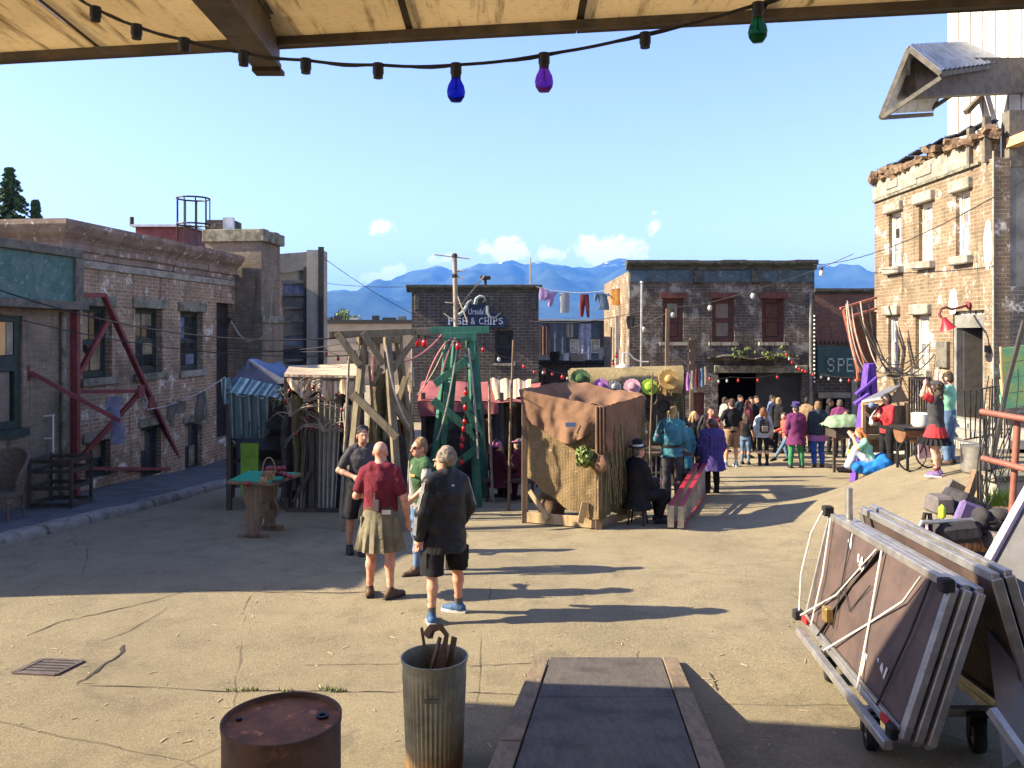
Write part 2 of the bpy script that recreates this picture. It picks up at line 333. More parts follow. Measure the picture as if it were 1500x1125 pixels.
# ---------------------------------------------------------------- ground
def frange(a, b, st):
    n = int(round((b-a)/st)); return [a+(b-a)*i/n for i in range(n+1)]
gx = [-18000,-6000,-2000,-600,-200,-80,-40,-26]+frange(-18,22,.25)+[30,45,80,200,600,2000,6000,18000]
gy = [-60,-20,-8]+frange(-4,46,.25)+[50,60,80,120,200,500,1500,4000,9000,20000]
gm = MB(); gm.add([(x, y, ground_z(x, y) - (0 if -20 < x < 25 and y < 48 else .15)) for y in gy for x in gx],
    [(j*len(gx)+i, j*len(gx)+i+1, (j+1)*len(gx)+i+1, (j+1)*len(gx)+i) for j in range(len(gy)-1) for i in range(len(gx)-1)])
ground = gm.build('ground', 'ground', None, 2, kind='structure')
mat('crack', (.035,.03,.025), (.06,.05,.035), 6, .95, .5)
for pts, w in [([(40,932),(88,912),(140,900),(210,885),(280,864),(340,866),(420,868),(500,869),(580,866)], .028), ([(110,1003),(130,993),(150,975),(178,958),(182,945)], .06), ([(145,942),(190,925),(245,890)], .02),
               ([(120,1004),(230,1008),(330,1013),(420,1012),(520,1014),(588,1014)], .02), ([(685,1015),(720,1016),(768,1018)], .02), ([(440,975),(520,974),(590,973)], .014), ([(686,976),(740,974),(785,972)], .016), ([(355,895),(362,882),(372,870)], .012), ([(1040,985),(1048,1000),(1050,1012)], .03), ([(935,952),(934,966)], .02), ([(120,845),(128,820),(126,800)], .012), ([(1000,838),(1150,822),(1290,815)], .012)]:
    c = MB(); g = []
    for a, b in zip(pts, pts[1:]):
        for k in range(4): g.append((a[0]+(b[0]-a[0])*k/4+random.uniform(-2,2), a[1]+(b[1]-a[1])*k/4+random.uniform(-.8,.8)))
    g.append(pts[-1]); L = [G(*q) for q in g]; n = len(L); V = []
    for i, p in enumerate(L):
        d = (L[min(i+1,n-1)]-L[max(i-1,0)]).normalized(); s = Vector((-d.y, d.x, 0)); ww = w*.65*random.uniform(.3,1.1)*(.25 if i in (0,n-1) else 1)
        for k in (-1, 1):
            q = p+s*ww*k*.5; V.append(Vector((q.x, q.y, ground_z(q.x,q.y)+.006)))
    c.add(V, [(2*i,2*i+1,2*i+3,2*i+2) for i in range(n-1)]); c.build('crack', 'crack', ground)

# pavement and kerb stones on the left
def kerb_x(y): return -7.36+.14*(y-11.9)
sw = MB(); ys = frange(4, 30, .5)
sw.grid(lambda u, v: (lambda y: (-9.95+.1236*(y-10)*1.0-.9+(kerb_x(y)-.26+9.95-.1236*(y-10)+.9)*u, y, ground_z(kerb_x(y), y)+.125+.01*noise.noise(Vector((u*3,y*.7,1)))))(4+26*v), 8, 52, 0, .2)
sw.build('pavement', 'sidewalk', None, 2, kind='structure')
kerb = bpy.data.objects.new('kerb', None); COL.objects.link(kerb); kerb['kind'] = 'structure'
y = 4.2
while y < 24:
    l = random.uniform(.75, 1.25); m = MB(); y1 = y+l-.02
    def ring(yy, dz=0, sh=0):
        x = kerb_x(yy)+sh; z = ground_z(x, yy)
        return [Vector((x+dx, yy, z+zz+dz)) for dx, zz in ((-.26,-.1),(.02,-.1),(.03,.06),(.0,.115),(-.05,.142),(-.26,.135))]
    dz, sh = random.uniform(-.012,.012), random.uniform(-.015,.015)
    m.rings([ring(y+.015, dz-.008, sh-.012), ring(y+.05, dz, sh), ring((y+y1)/2, dz+random.uniform(-.006,.006), sh), ring(y1-.05, dz, sh), ring(y1-.015, dz-.01, sh-.012)])
    m.build('kerb_stone', 'kerb', kerb, True); y += l

# ---------------------------------------------------------------- our loading dock: floor, ramp, canopy
def ramp_c(y): return .85-.112*(7.5-y)
def ramp_z(y): return .03+.19*(7.5-y)
dock = T('loading_dock', 'concrete loading dock with wooden floor under the beige canopy', 'dock', (0,-1.6,0))
MB().bx(-9, 9, -5, .55, -.1, 1.25).build('platform', 'concrete_dark', dock)
MB().bx(-9, 9, -5.2, -5, -.1, 4.66).build('unseen_rear_wall', 'brick_brown', dock)  # out of view behind the camera, added to shut out sky light
for i in range(18): MB().bx(-8.98+i, -8.0+i, -4.98, .56, 1.255, 1.29).build('floor_board', 'wood_floor', dock)
ramp = T('ramp', 'dark plywood loading ramp with grey boards along both sides', 'ramp', (.7,5,0))
def ramp_piece(x0, x1, ya, yb, th, name, m, lift=0):
    b = MB(); b.prism([(ramp_c(yy)+xx, yy, ramp_z(yy)+lift) for xx, yy in ((x0,ya),(x1,ya),(x1,yb),(x0,yb))], (0,0,-th)); return b.build(name, m, ramp, bevel=.004)
ya = 7.5
for yb in (6.05, 3.6, 1.16): ramp_piece(-.50, .50, ya, yb+.008, .025, 'deck_sheet', 'ply_dark'); ya = yb
for s in (-1, 1):
    ya = 7.42
    for yb in (4.95, 2.5, .75): ramp_piece(*sorted((s*.51, s*.64)), ya+random.uniform(-.03,.03), yb+.01, .03, 'side_board', 'board_grey', .012); ya = yb
    b = MB(); b.prism([(ramp_c(7.3)+s*.6, 7.3, 0.0), (ramp_c(7.3)+s*.6, 7.3, ramp_z(7.3)-.03), (ramp_c(.6)+s*.6, .6, ramp_z(.6)-.03), (ramp_c(.6)+s*.6, .6, 0)], (.05*-s,0,0)); b.build('stringer', 'board_grey', ramp)
can = T('canopy', 'beige panelled canopy with dark wooden fascia overhead', 'canopy', (0,4,4.7))
def edge_y(x): return 5.29-.1505*(x+3.27)
ZC = 4.70; x = -8.35
while x < 9:
    x1 = x+.97; d = .022
    MB().prism([(x+d, edge_y(x+d)-.09, ZC), (x1-d, edge_y(x1-d)-.09, ZC), (x1-d, -5, ZC+.55), (x+d, -5, ZC+.55)], (0,0,.012)).build('ceiling_panel', 'ceiling', can)
    MB().prism([(x1-.022, edge_y(x1)-.06, ZC+.012), (x1+.022, edge_y(x1)-.06, ZC+.012), (x1+.022, -5, ZC+.56), (x1-.022, -5, ZC+.56)], (0,0,.03)).build('batten', 'fascia', can); x = x1
fa = MB()
for a in range(16):
    xa, xb = -8.35+a*1.09, -8.35+(a+1)*1.09
    fa.prism([(xa, edge_y(xa)-.1, ZC-.028), (xb-.004, edge_y(xb)-.1, ZC-.028), (xb-.004, edge_y(xb)+.0, ZC-.028), (xa, edge_y(xa)+.0, ZC-.028)], (0,0,.2))
fa.build('fascia', 'fascia', can)
ft = MB(); ft.prism([(-8.35, edge_y(-8.35)-.13, ZC-.045), (9, edge_y(9)-.13, ZC-.045), (9, edge_y(9)-.09, ZC-.045), (-8.35, edge_y(-8.35)-.09, ZC-.045)], (0,0,.05)); ft.build('edge_trim', 'steel_brown', can)
br = MB(); a, b = P(292,-60,3.4), P(391,72,4.98)
d = (b-a).normalized(); up = Vector((0,0,1)); sd = d.cross(up).normalized()
for off, w, h in ((Vector((0,0,0)), .02, .2), (Vector((0,0,.1)), .17, .022), (Vector((0,0,-.1)), .17, .022)): br.bar(a+off, b+off, w, h, math.pi/2 if False else 0)
br.box((a+b)/2, (.16, .2, .01)) if False else None
br.build('steel_beam', 'steel_brown', can)
bw = MB(); bw.prism([a+sd*.075-up*.1, b+sd*.075-up*.1, b+sd*.075+up*.1, a+sd*.075+up*.1], -sd*.15); bw.build('beam_casing', 'steel_brown', can)
MB().box(b+Vector((.0,.03,-.125)), (.17,.1,.025)).build('end_plate', 'fascia', can)
MB().bar(P(360,-30,4.1), P(424,50,5.0), .035).build('brace_rod', 'steel_brown', can)
MB().bar(P(375,-10,4.5), P(377,35,4.6), .03).build('brace_rod', 'steel_brown', can)

# ---------------------------------------------------------------- mountains and sky air
RIDGE = [(-900,470),(-300,455),(100,440),(300,430),(440,428),(470,424),(505,421),(530,427),(545,425),(575,408),(600,394),(628,390),(640,385),(652,389),(668,396),(680,391),(695,386),(705,381),(712,384),(730,380),(747,377),(758,380),(768,385),(785,379),(800,381),(830,388),(862,391),(885,381),(903,375),(915,375),(930,379),(980,392),(1060,402),(1120,400),(1160,390),(1195,382),(1210,385),(1228,395),(1245,412),(1260,424),(1320,450),(1500,465),(2000,470),(2700,478)]
def ridge(px):
    for (a, ya), (b, yb) in zip(RIDGE, RIDGE[1:]):
        if a <= px <= b: return ya+(yb-ya)*(px-a)/(b-a)
    return 480
def mountain(u, v):
    px = -900+3600*u; Yr = 12500; h = (HZ-ridge(px))/F*Yr+CH
    Y = 6500+9000*v; t = (Y-6500)/6000 if Y < Yr else 1-(Y-Yr)/3500
    n = noise.fractal(Vector((px*.016, Y*.0012, 3)), .9, 2, 6); h += 14*noise.fractal(Vector((px*.07,1,7)), .8, 2, 5)
    k = max(0, t); z = h*(k**.9)*(1+.55*n*(1-abs(k))*2*k) if Y < Yr else h*max(0,t)
    return ((px-CX)/F*Yr, Y, z-30)
MB().grid(mountain, 620, 44).build('mountains', 'mountain', None, 2, kind='structure')
def foothill(u, v):
    px = 100+600*u; Yr = 7600; yy = 424+max(0,(px-540))*.32-max(0,(520-px))*.02+3*noise.noise(Vector((px*.03,0,0)))
    h = max(0,(HZ-yy))/F*Yr; t = 1-abs(v*2-1); return ((px-CX)/F*Yr, 6400+2400*v, h*t**.8+20*noise.noise(Vector((px*.02,v*5,0)))*t-20)
MB().grid(foothill, 120, 16).build('foothills', 'mountain', None, 2, kind='structure')
t = NT('haze'); vol = t.n('VolumePrincipled'); vol.inputs['Color'].default_value = (.10,.36,1,1); vol.inputs['Density'].default_value = 7e-5; vol.inputs['Anisotropy'].default_value = .1
t.t.nodes.remove(t.b); t.t.links.new(vol.outputs[0], t.t.nodes['Material Output'].inputs['Volume'])
HAZE = MB().bx(-19000, 19000, -80, 21000, -60, 1350).build('haze', 'haze', None, kind='stuff')
# ---------------------------------------------------------------- building kit (local frame: x along the front, y into the building, z up)
def wall(root, name, m, u0, u1, z0, z1, holes=(), th=.3, y0=0., reveal=None):
    us = sorted({u0, u1, *[h[0] for h in holes], *[h[1] for h in holes]}); zs = sorted({z0, z1, *[h[2] for h in holes], *[h[3] for h in holes]})
    b = MB(); M_ = root_matrix(root)
    def q(*ps): b.add([M_ @ Vector(p) for p in ps], [(0,1,2,3)])
    inh = lambda u, z: any(h[0] < u < h[1] and h[2] < z < h[3] for h in holes)
    for a, c in zip(us, us[1:]):
        for e, f in zip(zs, zs[1:]):
            if inh((a+c)/2, (e+f)/2): continue
            q((a,y0,e),(c,y0,e),(c,y0,f),(a,y0,f)); q((a,y0+th,e),(a,y0+th,f),(c,y0+th,f),(c,y0+th,e))
    for (a, c, e, f) in holes:
        q((a,y0,e),(a,y0+th,e),(a,y0+th,f),(a,y0,f)); q((c,y0,e),(c,y0,f),(c,y0+th,f),(c,y0+th,e))
        q((a,y0,f),(a,y0+th,f),(c,y0+th,f),(c,y0,f)); q((a,y0,e),(c,y0,e),(c,y0+th,e),(a,y0+th,e))
    q((u0,y0,z0),(u0,y0,z1),(u0,y0+th,z1),(u0,y0+th,z0)); q((u1,y0,z0),(u1,y0+th,z0),(u1,y0+th,z1),(u1,y0,z1)); q((u0,y0,z1),(u1,y0,z1),(u1,y0+th,z1),(u0,y0+th,z1))
    return b.build(name, m, root)
class LB(MB):                                        # a mesh laid out in the local frame of its thing
    def __init__(s, root): super().__init__(); s.M = root_matrix(root); s.root = root
    def build(s, name, m, parent=None, *a, **k):
        s.v = [s.M @ p for p in s.v]; return super().build(name, m, parent or s.root, *a, **k)
def window(root, u0, u1, z0, z1, y=.14, fm='frame_green', pm='pane_dark', nx=2, nz=2, split=True, fw=.05, back=None, mw=.022, pms=None):
    b = LB(root); zm = (z0+z1)/2
    b.bx(u0,u0+fw,y,y+.08,z0,z1).bx(u1-fw,u1,y,y+.08,z0,z1).bx(u0+fw,u1-fw,y,y+.08,z1-fw,z1).bx(u0+fw,u1-fw,y,y+.08,z0,z0+fw*1.3)
    w = b.build('window', fm, root); sash = [(zm, z1-fw, y+.04), (z0+fw*1.3, zm, y+.015)] if split else [(z0+fw*1.3, z1-fw, y+.02)]
    for si, (a, c, yy) in enumerate(sash):
        s = LB(root); f2 = mw*1.6
        s.bx(u0+fw,u0+fw+f2,yy,yy+.03,a,c).bx(u1-fw-f2,u1-fw,yy,yy+.03,a,c).bx(u0+fw+f2,u1-fw-f2,yy,yy+.03,a,a+f2).bx(u0+fw+f2,u1-fw-f2,yy,yy+.03,c-f2,c)
        U0, U1, A, C = u0+fw+f2, u1-fw-f2, a+f2, c-f2
        for i in range(1, nx): x = U0+(U1-U0)*i/nx; s.bx(x-mw/2,x+mw/2,yy+.002,yy+.028,A,C)
        for k in range(1, nz): z = A+(C-A)*k/nz; s.bx(U0,U1,yy+.004,yy+.026,z-mw/2,z+mw/2)
        s.build('sash', fm, w)
        for i in range(nx):
            for k in range(nz):
                x0, x1, za, zb = U0+(U1-U0)*i/nx, U0+(U1-U0)*(i+1)/nx, A+(C-A)*k/nz, A+(C-A)*(k+1)/nz
                LB(root).bx(x0+mw/2,x1-mw/2,yy+.012,yy+.018,za+mw/2,zb-mw/2).build('pane', (random.choice(pms) if pms else pm), w)
    if back: LB(root).bx(u0+.02,u1-.02,y+.10,y+.13,z0+.02,z1-.02).build('curtain', back, w)
    return w
def profile(root, name, m, prof, u0, u1, parent=None, n=1, jit=0):
    b = LB(root)
    for k in range(n):
        a, c = u0+(u1-u0)*k/n, u0+(u1-u0)*(k+1)/n-(.006 if n > 1 else 0); dz = random.uniform(-jit, jit); dy = random.uniform(-jit, jit)
        if n == 1: b.rings([[Vector((a,yy,zz)) for yy, zz in prof], [Vector((c,yy,zz)) for yy, zz in prof]])
        else:
            LB(root).rings([[Vector((a,yy+dy,zz+dz)) for yy, zz in prof], [Vector((c,yy+dy,zz+dz)) for yy, zz in prof]]).build(name, m, parent)
    if n == 1: return b.build(name, m, parent)
# ---------------------------------------------------------------- long brick building on the left
DX, DY = .1227, .9924
def YL(x, a=10.95): return a/(.1236-(x-CX)/F)
def uL(x, a=10.95): return (YL(x, a)-16.4)/DY
def zL(x, y, a=10.95): return CH-(y-HZ)/F*YL(x, a)
RZL = math.atan2(DY, DX)
LB_ = T('brick_building', 'long brown brick building with moulded cornice and green framed windows on left', 'building', (-10.95+.1236*16.4, 16.4, -.35), RZL)
oz = .35
def H(x0, x1, y0, y1, a=10.95): xm = (x0+x1)/2; return (uL(x0,a), uL(x1,a), zL(xm,y1,a)+oz, zL(xm,y0,a)+oz)
wins = [H(121,164,449,553), H(198,238,452,546), H(264,297,457,542)]; door = H(317,343,444,640); base = [H(125,162,646,700), H(206,236,624,697), H(271,296,618,690)]
wall(LB_, 'front_wall', 'brick_brown', 0, 11, -.6, 4.72+oz, wins+[door]+base)
wall(LB_, 'end_wall', 'brick_brown', -.0, .3, -.6, 4.72+oz, (), 9.5, .31)
LB(LB_).bx(.31, 11, .32, 9.8, 4.55+oz, 4.7+oz).build('roof', 'concrete_dark', LB_)
LB(LB_).bx(.31, 11, .9, 1.0, -.6, 4.5+oz).build('dark_backing', 'dark_void', LB_)
LB(LB_).bx(10.7, 11, .31, 9.8, -.6, 4.7+oz).build('end_wall', 'brick_brown', LB_)
cp = [(.02,4.50),(-.06,4.50),(-.06,4.62),(-.12,4.66),(-.12,4.78),(-.17,4.86),(-.27,4.95),(-.34,5.06),(-.36,5.10),(-.36,5.20),(.35,5.24),(.35,4.5)]
cp = [(a, z+oz) for a, z in cp]
profile(LB_, 'cornice', 'cornice_brown', cp, .8, 7.45, LB_, 8, .012)
mit = [Vector((a, a, z)) for a, z in cp]                # mitred corner towards us
LB(LB_).rings([mit, [Vector((.795, a, z)) for a, z in cp]]).build('cornice', 'cornice_brown', LB_)
LB(LB_).rings([mit, [Vector((a, 1.4, z)) for a, z in cp]]).build('cornice_return', 'cornice_brown', LB_)
LB(LB_).rings([[Vector((a, 1.41, z)) for a, z in cp], [Vector((a, 3., z)) for a, z in cp]]).build('cornice_return', 'cornice_brown', LB_)
profile(LB_, 'frieze_band', 'stone', [(-.025,4.32+oz),(-.055,4.33+oz),(-.055,4.48+oz),(-.025,4.49+oz)], 0, 7.45, LB_)
for k, (w, cur, sillm) in enumerate(zip(wins, ('blind','blind','curtain_blue'), ('stone_mossy','stone_mossy','stone'))):
    window(LB_, *w, .16, 'frame_green', 'pane_gold' if k < 2 else 'pane_dark', 2, 2 if k else 1, True, .07, cur, .03, pms=(['pane_gold','pane_dark'] if k < 2 else ['curtain_blue','pane_dark']))
    LB(LB_).bx(w[0]-.12, w[1]+.12, -.07, .12, w[3]+.0, w[3]+.24).build('lintel', 'stone_mossy', LB_, bevel=.02)
    LB(LB_).bx(w[0]-.08, w[1]+.12, -.09, .15, w[2]-.17, w[2]-.0).build('sill', sillm, LB_, bevel=.015)
for w in base:
    window(LB_, *w, .12, 'frame_green', 'pane_dark', 2, 2, False, .06, None, .025, pms=['pane_gold','pane_dark','pane_dark'])
    LB(LB_).bx(w[0]-.1, w[1]+.1, -.05, .1, w[3], w[3]+.2).build('lintel', 'stone_mossy', LB_, bevel=.02)
b = LB(LB_); b.bx(door[0], door[1], .2, .26, door[2], door[3]); dr = b.build('door', 'frame_dark', LB_)
b = LB(LB_); w_ = (door[1]-door[0])
for zz in (.15, .95, 1.75, 2.45): b.bx(door[0]+.14, door[1]-.14, .17, .2, door[2]+zz+.1, door[2]+zz+.65)
b.build('door_panel', 'dark_panel', dr); LB(LB_).bx(door[0], door[1], .15, .2, door[3]-.62, door[3]-.55).build('transom_bar', 'frame_dark', dr)
pu = uL(350)-.35
b = LB(LB_); b.bx(7.5, 8.95, -.86, -.002, -.6, 3.35+oz); b.bx(7.56, 8.9, -.8, .9, 3.35+oz, 5.62+oz); b.build('pier', 'brick_dark', LB_)
for k in range(4): LB(LB_).bx(7.46+k*.385, 7.46+(k+1)*.385-.01, -.92, .95, 5.62+oz, (5.95 if k % 2 else 5.98)+oz).build('pier_cap', 'stone_mossy', LB_, bevel=.02)
LB(LB_).bx(7.44, 9.0, -.92, -.84, 3.28+oz, 3.5+oz).build('pier_band', 'stone_mossy', LB_, bevel=.02)
LB(LB_).bx(7.46, 9.0, -.9, -.84, 1.75+oz, 1.9+oz).build('pier_band', 'stone_mossy', LB_, bevel=.02)
LB(LB_).box((uL(333), -.05, 3.35+oz), (.12,.12,.14)).build('wall_lamp', 'frame_dark', LB_)
# rooftop pieces
rb = T('rooftop_house', 'low rust brown rooftop box behind the moulded cornice', 'rooftop hut', P(245,352,27))
a_, b_ = P(188,331,26), P(300,331,28)
MB().bx(a_.x, b_.x, 26.5, 29, 4.4, a_.z+.02).build('wall', 'rust_red', rb)
MB().bx(a_.x-.1, b_.x+.1, 26.35, 29.1, a_.z+.025, a_.z+.1).build('roof_edge', 'galv', rb)
MB().tube([P(193,331,27), P(193,318,27)], .07, 8).build('vent_pipe', 'iron', rb)
ch = T('brick_chimney', 'short whitewashed brick chimney on the left roof', 'chimney', P(322,360,26.4))
c0, c1 = P(302,322,26.4), P(342,322,26.4)
MB().bx(c0.x, c1.x, 26.4, 27.2, 4.6, c0.z).build('stack', 'brick_grey', ch)
MB().bx(P(328,0,26.3).x, P(343,0,26.3).x, 26.2, 26.35, 4.8, P(0,319,26.3).z+.0).build('flue_panel', 'galv', ch)
cg = T('ladder_cage', 'black steel hoop cage of a roof access ladder', 'ladder cage', P(283,360,25.8))
Yc = 25.8; cc = P(283,330,Yc); rr = .5
def cage_pt(a, z): return Vector((cc.x+rr*math.cos(a)*.98, Yc+rr*math.sin(a)*.9, z))
for yy in (291, 329):
    MB().tube([cage_pt(math.pi*2*k/20, P(0,yy,Yc).z) for k in range(21)], .028, 5, False).build('hoop', 'iron', cg)
for k in range(9):
    a = math.pi*2*k/9+.3; MB().tube([cage_pt(a, P(0,291,Yc).z), cage_pt(a, P(0,362,Yc).z-.0)], .02, 5).build('cage_bar', 'iron', cg)
# ---------------------------------------------------------------- shopfront building at the left edge of the frame
SB = T('corner_shop', 'dim brick corner shop with green signboard and green framed window', 'building', (-10.7+.1236*16.35, 16.35, -.35), RZL)
def U2(x): return -(16.35-YL(x,10.7))/DY
def Z2(x, y): return zL(x, y, 10.7)+oz
ux0, ux1 = U2(-110), U2(33)
shw = (ux0, ux1, Z2(10,630), Z2(10,462))
wall(SB, 'front_wall', 'brick_dark', -7.4, .0, -.6, 4.5+oz, [shw])
b = LB(SB); b.prism([(-7.4, .31, -.6), (-7.4, 9, -.6), (-7.4, 9, 4.5+oz), (-7.4, .31, 4.5+oz)], (.3, 0, 0)); b.build('end_wall', 'brick_dark', SB)
LB(SB).bx(-7.1, 0, .31, 9, 4.3+oz, 4.45+oz).build('roof', 'concrete_dark', SB)
LB(SB).bx(-7.3, 0, 1.2, 1.3, -.6, 4.2+oz).build('dark_backing', 'dark_void', SB)
LB(SB).bx(-.3, 0, .31, 9, -.6, 4.5+oz).build('party_wall', 'brick_dark', SB)
zt, zb = Z2(60,372), Z2(60,440)
LB(SB).bx(-7.2, U2(99), -.12, -.0, zb, zt).build('signboard', 'sign_green', SB)
LB(SB).bx(-7.3, .1, -.30, .0, zb-.16, zb).build('sign_ledge', 'wood_trim', SB, bevel=.01)
LB(SB).bx(-7.3, .08, -.2, .0, zt, zt+.16).build('sign_cap', 'wood_trim', SB, bevel=.01)
LB(SB).bx(U2(99), .1, -.18, .0, zb, zt).build('sign_post', 'wood_trim', SB)
LB(SB).bx(-7.4, .06, -.1, .02, zt+.162, 4.5+oz+.1).build('parapet_boards', 'wood_trim', SB)
b = LB(SB); y0, y1 = .05, .16; a, c, e, f = shw; zm = Z2(10,531)
b.bx(a,a+.12,y0,y1,e,f).bx(c-.14,c,y0,y1,e,f).bx(a+.12,c-.14,y0,y1,f-.1,f).bx(a+.12,c-.14,y0,y1,zm-.16,zm+.12).bx(a+.12,c-.14,y0,y1,e,e+.14)
sw_ = b.build('shop_window', 'frame_green', SB)
LB(SB).bx(a+.12,c-.3,y0+.05,y0+.07,zm+.13,f-.11).build('pane', 'reflection_and_beam_orange', sw_); LB(SB).bx(a+.12,c-.2,y0+.05,y0+.07,e+.14,zm-.17).build('pane', 'poster_brown', sw_)  # upper pane carries an orange reflection in its colour
LB(SB).bx(c-.3,c-.14,y0+.03,y0+.06,zm+.13,f-.11).build('peeling_trim', 'stone', sw_)
LB(SB).bx(a-.1,c+.1,-.08,.05,e-.14,e).build('sill', 'frame_green', SB)
LB(SB).tube([(U2(88),-.07,-.3),(U2(88),-.07,zb-.2)], .05, 8).build('drain_pipe', 'stone_mossy', SB, True)
# red steel bracing frame against the wall
bf = T('bracing_frame', 'dark red steel bracing frame propped from brick wall to pavement', 'bracing', (-8.7,16.6,-.2))
zb_ = ground_z(-8.4,17)+.1
A = Vector((-8.62,16.35,zb_)); At = P(98,436,16.35); At.x = A.x; Ft = G(268,694); Ft.z += .12; Tp = P(152,432,17.0)
J = P(207,573,17.65); K = P(103,574,16.35); 
for nm, p, q, w in [('column', A, At, .15), ('top_arm', P(92,434,16.3), Tp, .11), ('raking_leg', Tp, Ft, .11), ('cross_tie', K, J, .09), ('diagonal', K+Vector((0,0,.05)), P(158,470,17.1), .1), ('diagonal', J, P(117,672,16.5), .1), ('ground_tie', P(117,686,16.6), Ft, .09), ('strut', P(46,546,15.2), P(176,617,15.6), .09), ('second_column', P(106,436,16.6), P(106,700,16.6), .07)]:
    MB().bar(p, q, w, w*.8).build(nm, 'rust_red', bf)
for c_, s_ in ((P(46,546,15.25), .3), (J, .26), (P(222,590,17.7), .24)): MB().box(c_, (.04, s_, s_)).build('gusset_plate', 'rust_red', bf)
MB().box(Ft-Vector((0,0,.1)), (.3,.3,.03)).build('foot_plate', 'rust_red', bf)
# ---------------------------------------------------------------- rendered pillar block beyond the pier
PB = T('rendered_block', 'grey rendered building end with horizontal ladder bars beyond brick pier', 'building', (P(445,0,29).x, 29, -.7))
xl, xm, xr = P(405,0,29).x, P(449,0,29).x, P(472,0,29).x
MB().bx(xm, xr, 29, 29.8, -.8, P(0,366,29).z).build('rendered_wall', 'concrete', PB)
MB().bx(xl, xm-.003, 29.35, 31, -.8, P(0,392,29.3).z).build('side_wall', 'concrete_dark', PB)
MB().prism([P(408,372,29.2), P(462,368,29.2), P(462,392,29.2), P(408,402,29.2)], (0,.1,0)).build('roof_flashing', 'concrete_dark', PB)
MB().bx(xr-.12, xr+.06, 28.9, 29.02, P(0,560,29).z, P(0,364,29).z+.05).build('corner_strip', 'frame_dark', PB)
z0 = P(0,412,29.2).z
for k in range(8):
    zz = z0-k*.46; MB().bx(P(412,0,29.2).x, P(447,0,29.2).x, 29.18, 29.26, zz-.06, zz+.03).build('ladder_bar', 'concrete_dark', PB)
    MB().bx(P(414,0,29.2).x, P(445,0,29.2).x, 29.28, 29.33, zz-.44, zz-.08).build('painted_panel', random.choice(['curtain_blue','dark_panel','concrete_dark','tarp_navy']), PB)
MB().bx(P(445,0,29.1).x, P(448,0,29.1).x, 29.06, 29.17, P(0,545,29).z, z0+.5).build('ladder_rail', 'frame_dark', PB)
# ---------------------------------------------------------------- fish and chip shop
def face(px0, px1, Y): return P(px0,0,Y).x, P(px1,0,Y).x
Yf = 34.; fx0, fx1 = face(603, 789, Yf)
FC = T('fish_shop', 'dark brick fish and chip shop with lettered blue sign', 'building', (fx0, Yf, -.8))
def hole(root, x0, x1, y0, y1, Y): a, b_ = P(x0,y1,Y), P(x1,y0,Y); l = root.location; return (a.x-l.x, b_.x-l.x, a.z-l.z, b_.z-l.z)
fh = hole(FC, 725, 752, 484, 532, Yf); ft_ = P(0,428,Yf).z+.8
wall(FC, 'front_wall', 'brick_black', 0, fx1-fx0, 0, ft_, [fh]); L_ = fx1-fx0
LB(FC).bx(L_-.3, L_, .31, 7, 0, ft_).build('side_wall', 'brick_black', FC); LB(FC).bx(0, .3, .31, 7, 0, ft_).build('side_wall', 'brick_black', FC)
LB(FC).bx(.3, L_-.3, .31, 7, ft_-.3, ft_-.2).build('roof', 'concrete_dark', FC); LB(FC).bx(.3, L_-.3, 1.4, 1.5, 0, ft_-.4).build('dark_backing', 'dark_void', FC)
profile(FC, 'cornice', 'cornice_dark', [(.3,ft_-.0),(-.05,ft_-.0),(-.08,ft_+.08),(-.2,ft_+.16),(-.24,ft_+.22),(-.24,ft_+.30),(.3,ft_+.33)], -.2, L_+.15, FC, 7, .012)
for x_ in (.12, L_-.32): LB(FC).bx(x_, x_+.22, -.1, -.002, ft_-.75, ft_-.02).build('bracket', 'cornice_dark', FC, bevel=.03)
window(FC, *fh, .15, 'frame_dark', 'pane_dark', 1, 1, True, .05, None, .03)
LB(FC).bx(fh[0]-.08, fh[1]+.08, -.06, .12, fh[2]-.1, fh[2]).build('sill', 'stone', FC)
LB(FC).bx(fh[0]+.5, fh[1]-.06, .26, .28, fh[2]+.05, fh[3]-.1).build('curtain', 'curtain_blue', FC)
LB(FC).bx(L_+.0, L_+.12, -.08, -.002, .3, 1.5).build('downpipe', 'iron', FC)
mat('sign_navy', (.025,.042,.085), (.018,.03,.06), 4, .7, .2); mat('sign_letter', (.62,.68,.76), (.52,.58,.66), 8, .6, .1); mat('tentacle', (.30,.36,.34), (.18,.22,.22), 8, .6, .3)
SG = T('shop_sign', "navy fish and chips signboard with pale letters and curling tentacles", 'sign', P(697,474,Yf-.1))
def pz(x, y): return P(x, y, Yf-.12)
bd = [(652,478),(655,466),(672,461),(678,449),(690,446),(712,446),(718,450),(716,458),(735,462),(744,468),(744,478),(736,480),(660,481)]
MB().prism([pz(*q) for q in bd], (0,.07,0)).build('board', 'sign_navy', SG)
def text(s_, px, py, h, wfit, root, m, Y, name='lettering', serif=True, depth=.02):
    cu = bpy.data.curves.new(name, 'FONT'); cu.body = s_; cu.size = 1; cu.extrude = .02; o = bpy.data.objects.new(name, cu); COL.objects.link(o)
    dg = bpy.context.evaluated_depsgraph_get(); me = bpy.data.meshes.new_from_object(o.evaluated_get(dg)); bpy.data.objects.remove(o)
    xs = [v.co.x for v in me.vertices]; ys = [v.co.y for v in me.vertices]; W0, H0 = max(xs)-min(xs), max(ys)-min(ys)
    sx = wfit/F*Y/W0; sy = h/F*Y/H0; b0 = P(px, py, Y)
    b = MB(); b.add([(b0.x+(v.co.x-min(xs))*sx, Y+v.co.z*.5, b0.z+(v.co.y-min(ys))*sy) for v in me.vertices], [tuple(p.vertices) for p in me.polygons])
    bpy.data.meshes.remove(me); return b.build(name, m, root)
